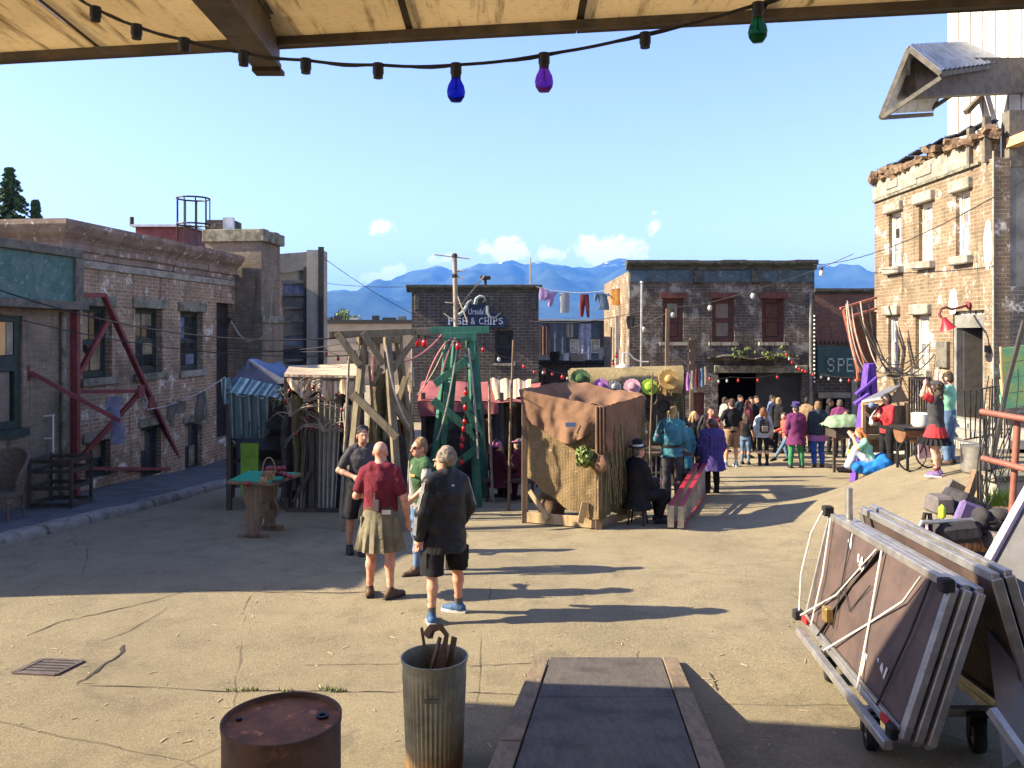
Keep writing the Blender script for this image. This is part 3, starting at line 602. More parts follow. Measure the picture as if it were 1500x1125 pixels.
def serif_text(s_, x0, y1, h, w, root, m, Y):            # block letters with small serifs, one part per letter
    n = sum({'I': .55, ' ': .45, '&': 1.05}.get(c, 1) for c in s_); st = w/n; x = x0
    for c in s_:
        cw = st*{'I': .55, ' ': .45, '&': 1.05}.get(c, 1)
        if c != ' ':
            text(c, x, y1, h, cw*.74 if c != 'I' else cw*.38, root, m, Y, 'letter')
            sb = MB(); ww = cw*.9
            if c in 'FHIP':
                z0, z1 = P(0,y1,Y).z, P(0,y1-h,Y).z; xs_ = {'F': [.12], 'H': [.12,.66], 'I': [.19], 'P': [.12]}[c]
                for q in xs_:
                    X = P(x+cw*q,0,Y).x
                    for zz in (z0, z1): sb.bx(X-.05, X+.05, Y-.012, Y+.008, zz-.012, zz+.014)
                sb.build('serif', m, root)
        x += cw
serif_text('FISH & CHIPS', 657, 475, 9.5, 82, SG, 'sign_letter', Yf-.135)
text("Ursula's", 686, 460.5, 9, 27, SG, 'sign_letter', Yf-.135)
def curl(pts, r0, r1):
    n = len(pts); MB().tube([pz(*q)-Vector((0,.04,0)) for q in pts], [r0+(r1-r0)*i/(n-1) for i in range(n)], 7).build('tentacle', 'tentacle', SG, True)
curl([(672,462),(678,458),(683,450),(686,443),(691,440),(694,443),(691,446)], .09, .03)
curl([(714,448),(714,456),(717,463),(722,466),(727,464),(731,460),(734,458)], .08, .02)
curl([(696,446),(698,438),(703,434),(709,435),(711,440),(707,443)], .09, .03)
# ---------------------------------------------------------------- low building with small windows between the shops
Yl = 50.; lx0, lx1 = face(789, 918, Yl)
LW = T('low_building', 'low dark building with hung navy tarps and small twelve pane windows', 'building', (lx0, Yl, -.8))
lw_h = [hole(LW, a, a+13, 497, 517, Yl) for a in (804, 835, 866)]
wall(LW, 'front_wall', 'tarp_navy', 0, lx1-lx0, 0, P(0,470,Yl).z+.8, lw_h)
LB(LW).bx(0, lx1-lx0, .31, 6, P(0,470,Yl).z+.5, P(0,470,Yl).z+.7).build('roof', 'galv', LW)
LB(LW).bx(-.2, lx1-lx0+.2, -.35, .28, P(0,470,Yl).z+.805, P(0,468,Yl).z+.82).build('eaves', 'galv', LW)
LB(LW).bx(0, lx1-lx0, .9, 1, 0, 3.9).build('dark_backing', 'dark_void', LW)
for h_ in lw_h: window(LW, *h_, .1, 'frame_cream', 'pane_far', 3, 2, True, .03, None, .02)
for (x0, x1, y0, y1, m_) in ((806,830,474,518,'tarp_navy'),(829,840,474,494,'concrete_dark'),(848,866,474,530,'curtain_blue'),(880,905,474,522,'dark_panel'),(792,803,478,520,'board_maroon')):
    a, b_ = P(x0,y1,Yl-.05), P(x1,y0,Yl-.05); MB().grid(lambda u, v: (a.x+(b_.x-a.x)*u, Yl-.12+.05*math.sin(u*14), a.z+(b_.z-a.z)*v), 14, 2, 0, .01).build('hung_tarp', m_, LW, True)
bk = T('terrace_wall', 'dark parapet terrace below the small twelve pane windows', 'wall', (P(850,0,40).x, 40, -.8))
MB().bx(P(786,0,40).x, P(925,0,40).x, 40, 40.4, -.8, P(0,531,40).z).build('parapet', 'brick_black', bk); MB().bx(P(786,0,40).x, P(925,0,40).x, 39.9, 40.5, P(0,531,40).z+.003, P(0,528,40).z+.02).build('coping', 'cornice_dark', bk)
# far beige building behind the stalls on the left, with a second block
FB = T('flat_roof_building', 'long flat roofed beige building behind the timber tower', 'building', (P(540,0,62).x, 62, -.8))
a, b_ = P(440,0,62), P(604,0,62); zt = P(0,474,62).z
MB().bx(a.x, b_.x, 62, 75, -.8, zt).build('wall', 'render_beige', FB); MB().bx(a.x-.2, b_.x+.2, 61.8, 75, zt+.003, zt+.28).build('roof_edge', 'frame_dark', FB)
for x_, w_, h_ in ((478,6,5),(489,9,7),(512,14,4),(545,8,7),(560,18,4),(583,10,6)): q = P(x_,0,64); MB().bx(q.x, q.x+w_/F*64, 64, 65, zt+.283, zt+.28+h_/F*64).build('roof_unit', random.choice(['concrete_dark','galv','frame_dark']), FB)
for x_ in (512, 530, 572): q = P(x_,528,62); MB().bx(q.x, q.x+.5, 61.93, 61.99, q.z-.3, q.z+.7).build('window', 'pane_dark', FB)
FB2 = T('dark_shed', 'small dark flat shed beside the fish shop roofline', 'building', (P(640,0,60).x, 60, -.8))
MB().bx(P(604,0,60).x+.01, P(660,0,60).x, 60, 66, -.8, P(0,482,60).z).build('wall', 'concrete_dark', FB2)
# ---------------------------------------------------------------- back building with maroon windows
Yb = 29.; bx0, bx1 = face(922, 1193, Yb)
BB = T('brick_warehouse', 'weathered two storey brick warehouse with blue frieze and maroon windows', 'building', (bx0, Yb, -.9))
bw_ = [hole(BB, a, b2, 437, 501, Yb) for a, b2 in ((971,1001),(1043,1076),(1116,1149))]; gar = hole(BB, 1052, 1176, 546, 642, Yb)
gar = (gar[0], gar[1], 0, gar[3]); bt = P(0,384,Yb).z+.9; BL = bx1-bx0
sm = hole(BB, 1012, 1032, 575, 640, Yb); sm = (sm[0], sm[1], 0, sm[3])
wall(BB, 'front_wall', 'brick_grey', 0, BL, 0, bt-.3, bw_+[gar, sm], .35)
LB(BB).bx(.002, .3, .352, 8, 0, bt-.3).build('side_wall', 'brick_sun', BB); LB(BB).bx(BL-.3, BL, .352, 8, 0, bt-.3).build('side_wall', 'brick_grey', BB)
LB(BB).bx(.3, BL-.3, .4, 8, bt-.8, bt-.7).build('roof', 'concrete_dark', BB); LB(BB).bx(.3, BL-.3, 3.4, 3.5, 0, bt-.9).build('dark_backing', 'dark_void', BB)
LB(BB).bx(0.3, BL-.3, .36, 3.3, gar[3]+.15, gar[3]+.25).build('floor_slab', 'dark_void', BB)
fz0, fz1 = P(0,413,Yb).z+.9, P(0,396,Yb).z+.9
for k in range(5): LB(BB).bx(.02+k*(BL-.04)/5, .02+(k+1)*(BL-.04)/5-.012, -.06, -.002, fz0, fz1).build('frieze_panel', 'frieze_blue', BB)
profile(BB, 'cornice', 'cornice_dark', [(.3,fz1+.005),(-.08,fz1+.005),(-.12,fz1+.12),(-.24,fz1+.18),(-.28,fz1+.24),(-.28,fz1+.33),(.3,fz1+.36)], -.12, BL+.05, BB, 8, .02)
for x_ in (1015, 1100): q = P(x_,0,Yb).x-bx0; LB(BB).bx(q, q+.28, -.18, -.062, fz0-.05, fz1).build('bracket', 'cornice_dark', BB, bevel=.03)
for k, w in enumerate(bw_):
    window(BB, *w, .14, 'frame_maroon', 'pane_dark', 1, 1, True, .09, 'board_maroon' if k == 1 else None, .04, pms=[['pane_dark','board_maroon'],['board_maroon','poster_brown'],['board_maroon','frame_maroon']][k])
    LB(BB).bx(w[0]-.1, w[1]+.1, -.08, .1, w[3]+.002, w[3]+.2).build('lintel', 'frame_maroon', BB); LB(BB).bx(w[0]-.12, w[1]+.12, -.12, .12, w[2]-.12, w[2]-.002).build('sill', 'stone', BB)
gm_ = P(1110,0,Yb).x-bx0
LB(BB).bx(gm_, gar[1], .2, .26, 0, gar[3]).build('sliding_door', 'dark_panel', BB)
LB(BB).bx(gar[0]-.15, gar[1]+.15, -.1, .1, gar[3]+.0, gar[3]+.26).build('garage_lintel', 'stone_mossy', BB, bevel=.02)
LB(BB).bx(sm[0], sm[1], .15, .2, 0, sm[3]).build('side_door', 'frame_maroon', BB)
LB(BB).tube([(BL-.15,-.07,.5),(BL-.15,-.07,fz0-.4)], .06, 8).build('downpipe', 'concrete_dark', BB, True)
b = LB(BB); r0, r1 = P(1040,0,Yb-.5).x-bx0, P(1150,0,Yb-.5).x-bx0; zr = P(0,494,Yb).z+.9; zf = P(0,522,Yb).z+.9
for zz in (zr, (zr+zf)/2, zf): b.tube([(r0,-.55,zz),(r1,-.55,zz)], .013, 5)
for k in range(8): x_ = r0+(r1-r0)*k/7; b.tube([(x_,-.55,zf),(x_,-.55,zr)], .012, 4)
for x_ in (r0, r1): b.tube([(x_,-.55,zf),(x_,-.01,zf)], .015, 5); b.tube([(x_,-.55,zr),(x_,-.01,zr)], .015, 5)
b.build('balcony_rail', 'iron', BB); LB(BB).bx(r0, r1, -.55, -.01, zf-.07, zf-.02).build('balcony_floor', 'frame_dark', BB)
# ---------------------------------------------------------------- shop with dotted letters
Ys = 33.; sx0, sx1 = face(1192, 1330, Ys)
SPB = T('teal_shop', 'low maroon brick shop with teal front and bulb lettering', 'building', (sx0, Ys, -.9))
st = P(0,430,Ys).z+.9; SLn = sx1-sx0; sd_ = hole(SPB, 1205, 1238, 583, 640, Ys); sd_ = (sd_[0], sd_[1], 0, sd_[3])
wall(SPB, 'front_wall', 'brick_red', 0, SLn, P(0,502,Ys).z+.9, st, ()); wall(SPB, 'lower_wall', 'brick_black', 0, SLn, 0, P(0,503,Ys).z+.9, [sd_])
LB(SPB).bx(0, SLn, .31, 6, st-.4, st-.3).build('roof', 'concrete_dark', SPB); LB(SPB).bx(0, SLn, 1.2, 1.3, 0, st-.5).build('dark_backing', 'dark_void', SPB)
profile(SPB, 'cornice', 'cornice_dark', [(.3,st+.002),(-.06,st+.002),(-.16,st+.1),(-.16,st+.2),(.3,st+.22)], 0, SLn, SPB, 4, .01)
LB(SPB).bx(P(1196,0,Ys).x-sx0, SLn, -.1, -.002, P(0,552,Ys).z+.9, P(0,508,Ys).z+.9).build('fascia_board', 'teal_shop', SPB)
for k in range(24): LB(SPB).bx(.1+k*.17, .2+k*.17, -.09, -.002, P(0,503,Ys).z+.9, P(0,499,Ys).z+.9).build('dentil', 'brick_red', SPB)
LB(SPB).bx(P(1246,0,Ys).x-sx0, P(1254,0,Ys).x-sx0, -.12, -.002, 0, P(0,555,Ys).z+.9).build('pilaster', 'concrete', SPB)
LB(SPB).bx(sd_[0]-.2, sd_[1]+.2, -.08, .1, sd_[3]+.0, sd_[3]+.22).build('lintel', 'stone', SPB)
mat('bulb_white', (.85,.86,.82), (.75,.76,.72), 5, .3, 0)
FONT = {'S': ['01110','10001','10000','01110','00001','10001','01110'], 'P': ['11110','10001','10001','11110','10000','10000','10000'], 'E': ['11111','10000','10000','11110','10000','10000','11111']}
mat('letter_teal', (.42,.52,.50), (.33,.43,.42), 8, .6, .1)
for ch_, px in (('S',1213),('P',1228),('E',1241)):
    b = MB()
    for r_, row in enumerate(FONT[ch_]):
        for c_, v in enumerate(row):
            if v == '1': q = P(px+c_*2.0, 526+r_*2.9, Ys-.12); b.box(q, (.052,.03,.07))
    b.build('letter', 'letter_teal', SPB)
# ---------------------------------------------------------------- tall brick building on the right
XR, Y0R = 10.5, 18.05
RB = T('corner_brick_house', 'sunlit tall tan brick house with ruined parapet on right', 'building', (XR, Y0R, .0), -math.pi/2)
def uR(x): return -(XR*F/(x-CX)-Y0R)
def zR(x, y): return CH-(y-HZ)/F*(XR*F/(x-CX))
def HR(x0, x1, y0, y1): xm = (x0+x1)/2; return (uR(x0), uR(x1), zR(xm,y1), zR(xm,y0))
rw = [HR(1302,1320,311,391), HR(1346,1366,297,383), HR(1400,1421,280,375), HR(1301,1316,462,538), HR(1341,1361,461,541)]; rd = HR(1396,1442,455,614)
rt = 7.55; uf = uR(1281)
wall(RB, 'front_wall', 'brick_sun', uf, 0, -1, rt-.75, rw+[rd], .35)
LB(RB).bx(-.35, 0, .352, 9, -1, 4.0).build('end_wall', 'brick_char', RB); LB(RB).bx(-.34, -.01, .352, 9, 4.003, 6.6).build('rendered_end_wall', 'concrete_dark', RB)
LB(RB).bx(-.36, .02, .352, 9, 6.603, 6.75).build('end_ledge', 'wood_trim', RB); LB(RB).bx(-.32, -.03, .352, 9, 6.753, rt+.3).build('end_parapet', 'wood_trim', RB)
LB(RB).bx(uf, uf+.3, .352, 9, -1, rt-.3).build('far_wall', 'brick_sun', RB); LB(RB).bx(uf+.3, -.36, .36, 9, rt-1.1, rt-1.0).build('roof', 'concrete_dark', RB)
LB(RB).bx(uf+.3, -.36, 1.3, 1.4, -1, rt-1.2).build('dark_backing', 'dark_void', RB)
for k, w in enumerate(rw):
    window(RB, *w, .1, 'frame_cream', 'pane_pale', 2, 2, True, .06, 'curtain_cream', .03, pms=['pane_pale','pane_lilac','pane_lilac','pane_dark'] if k == 0 else ['pane_pale','pane_lilac','curtain_cream'])
    LB(RB).bx(w[0]-.14, w[1]+.12, -.13, .15, w[3]+.002, w[3]+.27).build('lintel', 'stone', RB, bevel=.025); LB(RB).bx(w[0]-.08, w[1]+.14, -.17, .2, w[2]-.2, w[2]-.002).build('sill', 'stone', RB, bevel=.025)
ua = uf
for ub, z_ in ((uR(1302), .0), (uR(1346), .01), (uR(1392), -.01), (uR(1424), .0)):
    LB(RB).bx(ua+.01, ub-.01, -.06, -.002, rt-.72+z_, rt-.22).build('frieze_panel', 'stone', RB, bevel=.012); ua = ub
for x0, x1 in ((1302,1318),(1345,1368)): LB(RB).bx(uR(x0), uR(x1), -.09, -.061, rt-.58, rt-.34).build('raised_panel', 'stone', RB, bevel=.01)
LB(RB).bx(uf, -.5, -.075, -.002, rt-.79, rt-.73).build('string_course', 'stone_mossy', RB)
b = LB(RB); LB(RB).bx(uf, -.36, .0, .35, rt-.745, rt-.2).build('parapet_core', 'brick_sun', RB)
random.seed(11); u = uf-.05
while u < -.1:                                          # crumbling rubble coping
    for q in range(3):
        s = random.uniform(.1,.24); b.box((u+random.uniform(-.05,.1), random.uniform(-.1,.3), rt-.22+random.uniform(.0,.32)*(.6+.4*math.sin(u*2))), (s, s*1.3, s*.7), Matrix.Rotation(random.uniform(-.7,.7),3,'Y') @ Matrix.Rotation(random.uniform(-1,1),3,'Z'))
    u += .1
b.build('rubble_coping', 'rubble', RB, kind='stuff')
for k in range(9): LB(RB).box((uf+.5+k*.62, .1, rt+.13+random.uniform(-.03,.04)), (.5,.3,.035), Matrix.Rotation(random.uniform(-.12,.12),3,'Y')).build('slate', 'tarp_navy', RB)
LB(RB).bx(uR(1426), uR(1444), .02, .06, rt-.7, rt-.25).build('dark_gap_panel', 'dark_void', RB); LB(RB).bx(uR(1422), uR(1426), -.1, .05, rt-.8, rt+.1).build('broken_post', 'wood_trim', RB); LB(RB).bx(uR(1445), uR(1449), -.1, .05, rt-.8, rt+.2).build('broken_post', 'wood_trim', RB)  # black panel paints the darkness inside the parapet gap
LB(RB).bx(-.035, .012, -.02, -.002, -.5, rt-.6).build('corner_bead', 'stone', RB)
for (x0,x1,y0,y1) in ((1389,1404,420,465),(1441,1455,318,400)):
    w = HR(x0,x1,y0,y1); um, zm = (w[0]+w[1])/2, (w[2]+w[3])/2; pts = [(um+(w[1]-w[0])*.5*math.cos(a)*random.uniform(.6,1.05), -.004, zm+(w[3]-w[2])*.5*math.sin(a)*random.uniform(.7,1.05)) for a in [2*math.pi*k/18 for k in range(18)]]
    LB(RB).prism(pts, (0,-.008,0)).build('plaster_patch', 'boards_white', RB)
# door
dz1 = zR(1419,480); LB(RB).bx(rd[0], rd[1], .04, .14, dz1, dz1+.30).build('door_header', 'concrete_dark', RB)
LB(RB).bx(rd[0], rd[1], .12, .16, dz1+.3, rd[3]).build('transom', 'frame_cream', RB)
for k in range(6): LB(RB).bx(rd[0]+.05+k*(rd[1]-rd[0]-.1)/5-.02, rd[0]+.05+k*(rd[1]-rd[0]-.1)/5+.02, .09, .119, dz1+.32, rd[3]).build('transom_bar', 'stone', RB)
LB(RB).bx(rd[0], rd[0]+.12, .02, .2, rd[2], dz1).build('door_jamb', 'concrete_dark', RB); LB(RB).bx(rd[1]-.1, rd[1], .02, .2, rd[2], dz1).build('door_jamb', 'concrete_dark', RB)
LB(RB).prism([(rd[0]+.14,.16,rd[2]),(rd[0]+.2,.16,rd[2]),(rd[0]+.5,.9,rd[2]),(rd[0]+.45,.92,rd[2])], (0,0,dz1-rd[2])).build('open_door', 'frame_dark', RB)
LB(RB).bx(rd[0]-.15, rd[1]+.2, -.5, .05, rd[2]-.35, rd[2]-.01).build('door_step', 'concrete', RB)
w = HR(1376,1392,500,538); LB(RB).bx(w[0], w[1], -.09, -.002, w[2], w[3]).build('meter_box', 'wood_trim', RB); w = HR(1447,1452,506,516); LB(RB).bx(w[0], w[1], -.08, -.002, w[2], w[3]).build('bell_box', 'frame_dark', RB)
# white boarded tower and gabled hood behind
WT = T('boarded_tower', 'bright white vertical board tower behind the ruined parapet', 'tower', (15, 26, 4), 0)
c0 = P(1387,100,25); dr_ = Vector((.62,-.78,0)); nn = Vector((.78,.62,0)); 
for k in range(9):
    p = c0+dr_*(.34*k); p.z = 4
    MB().prism([p+dr_*.02, p+dr_*.32, p+dr_*.32+nn*.05, p+dr_*.02+nn*.05], (0,0,9.6)).build('board', 'boards_white', WT)
q = c0.copy(); q.z = 4; MB().prism([q+nn*.06, q+nn*.06+dr_*3.1, q+nn*3+dr_*3.1, q+nn*3], (0,0,9.5)).build('core', 'boards_white', WT)
GH = T('gabled_hood', 'corrugated metal gabled hoist hood on brown beam at top right', 'roof', P(1400,110,22))
ap, apf, re, ref_, le, lef = P(1331,66,20), P(1412,62,23.5), P(1378,103,19.6), P(1474,90,23), P(1290,167,20.3), P(1366,163,23.8)
def corr(a, b_, c, d, n, amp):                        # a-b ridge, d-c eave; corrugations run ridge to eave
    m = MB(); nrm = (b_-a).cross(d-a).normalized()
    m.grid(lambda u, v: a.lerp(b_, u).lerp(d.lerp(c, u), v)+nrm*amp*math.sin(u*n*2*math.pi), n*4, 1, 0, .012); return m
corr(ap, apf, ref_, re, 15, .04).build('roof_sheet', 'galv', GH, True); corr(ap, apf, lef, le, 14, .04).build('roof_sheet', 'galv', GH, True)
dn = Vector((0,0,-.09))
for p, q in ((ap, re), (ap, le), (re, ref_), (le, lef)): MB().bar(p+dn, q+dn, .06, .11).build('barge_board', 'wood_trim', GH)
MB().bar(le.lerp(ap,.06)+dn*2, re+dn*2, .08, .1).build('tie_beam', 'wood_trim', GH)
MB().bar(P(1333,116,20.6), P(1540,110,24), .3, .95).build('box_beam', 'steel_brown', GH)
MB().bar(P(1366,158,23.6), P(1470,90,24.5), .1).build('brace', 'steel_brown', GH); MB().bar(P(1415,165,24), P(1450,128,24.4), .14).build('brace', 'steel_brown', GH)
MB().bar(P(1330,110,20.2), ap+dn, .08).build('king_post', 'wood_trim', GH)
ob = T('orange_beam_end', 'orange timber beam end jutting from grey end wall', 'beam', P(1495,203,17.8)); MB().box(P(1499,203,17.7), (.25,.8,.2)).build('beam', 'reflection_and_beam_orange', ob)
# trees
def foliage(b, c, r, n, s, squash=1, rnd=random):
    for _ in range(n):
        while True:
            d = Vector((rnd.uniform(-1,1), rnd.uniform(-1,1), rnd.uniform(-1,1)))
            if .25 < d.length < 1: break
        p = Vector(c)+Vector((d.x*r, d.y*r, d.z*r*squash)); q = Vector((rnd.uniform(-1,1), rnd.uniform(-1,1), rnd.uniform(-1,1))).normalized(); e = q.orthogonal().normalized()*s*rnd.uniform(.6,1.3); g = q.cross(e)*.6
        b.add([p-e, p+g, p+e, p-g], [(0,1,2,3)])
def fir(px, py, Y, h, w, label):
    top = P(px, py, Y); r = T('fir_tree', label, 'tree', (top.x, Y, top.z-h)); MB().tube([(top.x,Y,top.z-h),(top.x,Y,top.z)], [.3,.03], 8).build('trunk', 'bark', r)
    b = MB(); rnd = random.Random(px)
    for k in range(46):
        t_ = k/45; z = top.z-.1-t_*h*.85; R = w*(.05+.95*t_)
        for j in range(7):
            a = rnd.uniform(0, 6.28); R = w*(.05+.95*t_)*rnd.uniform(.35,1.15)
            for s_ in range(7): f_ = (s_+1)/7; foliage(b, (top.x+math.cos(a)*R*f_, Y+math.sin(a)*R*f_, z-.35*R*f_*f_+.1), .26*(1.2-f_*.8), 8, .12, .5, rnd)
    b.build('crown', 'fir_leaf', r)
fir(14, 248, 60, 9.5, 4.2, 'tall dark fir rising behind left cornice'); fir(52, 296, 60, 6, 1.5, 'small fir tip beside the taller fir')
fir(-22, 275, 60, 8, 3.5, 'fir tree cut by left photo edge')
for (px, py, w_, lab) in ((493,466,14,'round yellow green tree above the beige roof'), (516,470,9,'small leafy tree right of the round tree')):
    c = P(px, py, 90); r = T('leafy_tree', lab, 'tree', (c.x, 90, -1)); MB().tube([(c.x,90,-1),(c.x,90,c.z)], [.3,.1], 6).build('trunk', 'bark', r); b = MB(); rnd = random.Random(px)
    for k in range(9): foliage(b, c+Vector((rnd.uniform(-1,1)*w_/F*70, rnd.uniform(-1,1), rnd.uniform(-1,.7)*.8)), .7, 60, .16, 1, rnd)
    b.build('crown', 'far_leaf', r)
# ---------------------------------------------------------------- cloth, stalls and market goods
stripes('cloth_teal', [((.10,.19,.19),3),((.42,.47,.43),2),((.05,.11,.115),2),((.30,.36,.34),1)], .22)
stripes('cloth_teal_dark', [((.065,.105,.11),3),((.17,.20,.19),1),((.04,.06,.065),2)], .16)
stripes('cloth_tan', [((.46,.37,.24),3),((.25,.16,.10),2),((.60,.53,.40),2),((.33,.22,.13),1)], .20)
stripes('cloth_tan_y', [((.46,.37,.24),3),((.25,.16,.10),2),((.60,.53,.40),2),((.33,.22,.13),1)], .20, 1)
stripes('curtain_stripe', [((.42,.41,.36),3),((.30,.28,.235),1),((.50,.48,.43),2),((.20,.185,.155),1),((.36,.33,.25),2)], .23)
t = NT('cloth_brown'); mp = t.n('Mapping', Vector=t.co()); mp.inputs['Scale'].default_value = (5,5,1.4); w_ = t.noise(2.2, 5, .6, mp.outputs[0], 1.5)
col = t.mix(t.ramp(t.noise(2, 6, .7), .4, .66), (.20,.115,.07), (.135,.078,.048)); col = t.mix(t.ramp(w_, .5, .75, 0, .3), col, (.25,.15,.10)); nb = t.bump(w_, .4, .022); t.bump(t.noise(220, 2), .4, .004, nb); t.out(col, .95, 0, .1)
mat('cloth_red', (.34,.11,.105), (.26,.085,.085), 3, .9, .3, 30, spec=.1)
mat('tarp_grey', (.10,.11,.135), (.07,.075,.09), 3, .8, .3, 20, dist=.02); mat('tarp_blue', (.12,.18,.30), (.09,.13,.22), 3, .7, .3, 20, dist=.02)
mat('green_felt', (.03,.30,.17), (.02,.24,.135), 4, .9, .2); mat('lime_panel', (.17,.33,.035), (.12,.25,.03), 4, .8, .2)
mat('apple', (.20,.014,.022), (.11,.01,.018), 12, .35, 0, spec=.5); mat('wicker', (.36,.24,.12), (.22,.14,.07), 30, .8, .8, 120); mat('twig', (.34,.29,.22), (.22,.18,.13), 12, .9, .3)
mat('bulb_red', (.48,.012,.015), (.36,.01,.012), 5, .2, 0, spec=.5, grime=0); mat('white_paint', (.7,.69,.66), (.6,.59,.55), 5, .6, .1)
wood('timber_olive', (.21,.175,.11), (.12,.10,.065)); wood('timber_green', (.05,.18,.12), (.03,.105,.075)); wood('timber_brown', (.20,.14,.085), (.12,.08,.05)); wood('timber_dark', (.085,.065,.05), (.05,.04,.032)); wood('timber_tan', (.42,.31,.175), (.29,.20,.11)); wood('timber_purple', (.13,.06,.36), (.09,.04,.25))
def burlap(name, c, c2):
    t = NT(name); uv = t.co(True); 
    w1 = t.n('TexWave', Vector=uv, Scale=13., Distortion=4.); w1.bands_direction = 'X'; w2 = t.n('TexWave', Vector=uv, Scale=14., Distortion=4.); w2.bands_direction = 'Y'
    wv = t.math('MULTIPLY', w1.outputs['Fac'], w2.outputs['Fac'])
    col = t.mix(t.ramp(wv, .1, .6), c2, c); col = t.mix(t.ramp(t.noise(2.5, 6, .7), .42, .66, 0, .6), col, tuple(x*.4 for x in c)); col = t.mix(t.ramp(t.noise(9, 6, .75), .6, .68, 0, .7), col, tuple(min(.8, x*1.7) for x in c))
    t.bump(wv, .9, .02); t.out(col, .95, 0, .1)
burlap('burlap', (.40,.29,.15), (.19,.135,.07)); burlap('straw', (.50,.41,.22), (.26,.20,.10)); burlap('net', (.30,.25,.13), (.09,.08,.04))
def sheet(name, m, a, b, c, d, root, nu=14, nv=10, disp=None, th=.01, smooth=True):     # a-b top edge, d-c bottom edge
    a, b, c, d = map(Vector, (a, b, c, d)); g = MB()
    g.grid(lambda u, v: a.lerp(b, u).lerp(d.lerp(c, u), v)+(Vector(disp(u, v)) if disp else Vector()), nu, nv, 0, th)
    return g.build(name, m, root, 2 if smooth else False)
def folds(amp, n, ph=0, ax=Vector((0,1,0))): return lambda u, v: ax*(amp*v*(math.sin(u*n*6.28+ph)+.4*math.sin(u*n*14.3+1+ph)))
def bars(root, m, lst, name='post'):
    for e in lst:
        p, q, w = e[:3]; h = e[3] if len(e) > 3 else w; nm = e[4] if len(e) > 4 else name
        MB().bar(p, q, w, h).build(nm, m, root, bevel=.004)
def gz(p, dz=0): return Vector((p.x, p.y, ground_z(p.x, p.y)+dz))
# ---- left stall with striped teal cloth
S1 = T('market_stall', 'shaded stall with blue grey tarp and striped teal cloth', 'stall', gz(P(380,740,15.8)))
Ya, Yz = 15.3, 17.
pts = {k: P(x, 560, Y) for k, (x, Y) in dict(fl=(336,Ya), fr=(425,Ya), bl=(340,Yz), br=(428,Yz)).items()}
bars(S1, 'timber_dark', [(gz(p), Vector((p.x, p.y, 1.95)), .09) for p in pts.values()])
bars(S1, 'timber_dark', [(Vector((pts[a].x, pts[a].y, 1.9)), Vector((pts[b].x, pts[b].y, 1.9)), .07, .07, 'rail') for a, b in (('fl','fr'),('bl','br'),('fl','bl'),('fr','br'))])
rdg = P(364,527,15.9), P(412,533,17.2)
sheet('tarp_side', 'tarp_grey', rdg[0], rdg[1], P(330,566,17.2), P(326,575,15.4), S1, 12, 10, lambda u, v: (0,0,-.06*math.sin(v*3.1)+.03*math.sin(u*9+v*4)))
sheet('tarp_side', 'tarp_blue', rdg[0], rdg[1], P(446,560,17.0), P(420,556,15.6), S1, 12, 10, lambda u, v: (0,0,-.05*math.sin(v*3.1)+.03*math.sin(u*8+v*5)))
sheet('tarp_gable', 'tarp_grey', P(364,528,15.88), P(366,528,15.88), P(422,560,15.58), P(328,570,15.4), S1, 10, 8, lambda u, v: (0,.03*math.sin(u*14),-.05*math.sin(u*3.1)*v))
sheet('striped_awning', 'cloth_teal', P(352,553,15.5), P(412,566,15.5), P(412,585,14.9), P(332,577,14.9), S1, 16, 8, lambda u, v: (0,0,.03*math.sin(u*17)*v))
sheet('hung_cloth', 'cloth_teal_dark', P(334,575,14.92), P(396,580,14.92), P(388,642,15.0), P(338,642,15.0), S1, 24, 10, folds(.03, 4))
sheet('cloth_end', 'cloth_teal', P(324,555,15.3), P(338,552,15.3), P(340,592,15.2), P(326,592,15.3), S1, 12, 8, folds(.03, 2))
sheet('cloth_end', 'cloth_teal', P(396,580,15.0), P(417,566,15.3), P(412,590,15.3), P(398,602,15.1), S1, 12, 8, folds(.03, 2))
for zz in (.55, 1.0): MB().bx(pts['fl'].x, pts['fr'].x, 15.5, 16.9, zz, zz+.04).build('shelf', 'timber_dark', S1)
sheet('back_cloth', 'tarp_grey', Vector((pts['bl'].x,Yz+.06,1.9)), Vector((pts['br'].x,Yz+.06,1.9)), Vector((pts['br'].x,Yz+.06,-.2)), Vector((pts['bl'].x,Yz+.06,-.2)), S1, 10, 4)
lp = P(366,687,15.2); MB().box(lp, (.32,.06,.95)).build('lime_board', 'lime_panel', S1)
def thing1(name, label, cat, mb, m, loc=None, group=None, **k):
    b0 = loc or Vector((sum(p.x for p in mb.v)/len(mb.v), sum(p.y for p in mb.v)/len(mb.v), min(p.z for p in mb.v)))
    o = bpy.data.objects.new('tmp', None); COL.objects.link(o); o.matrix_basis = Matrix.Translation(b0)
    ob = mb.build(name, m, o, **k); ob.parent = None; ob.matrix_basis = Matrix.Translation(b0); bpy.data.objects.remove(o); return tag(ob, label, cat, group)
for i, (x, y, w, h, m_, lab) in enumerate([(361,651,.13,.24,'white_paint','tall white box on the left stall shelf'), (373,650,.15,.2,'white_paint','squat white jug on the left stall shelf'), (388,657,.2,.16,'galv','small grey tin on the left stall shelf')]):
    q = P(x, y, 15.6); thing1('stall_jar', lab, 'jar', MB().lathe([(w*.4,0),(w*.5,h*.1),(w*.5,h*.75),(w*.25,h*.9),(w*.28,h)], (q.x,q.y,1.04), 12), m_, smooth=True)
q = P(327,640,15.5); b = MB(); [b.ball((q.x+.05+.07*math.sin(k*2.3),15.6+.08*math.cos(k*3.1),.88+.03*(k%3)), (.09,.1,.06), 8) for k in range(7)]; thing1('cloth_bundle', 'pale cloth bundle on the end of the shaded stall', 'bundle', b, 'curtain_cream', smooth=True)
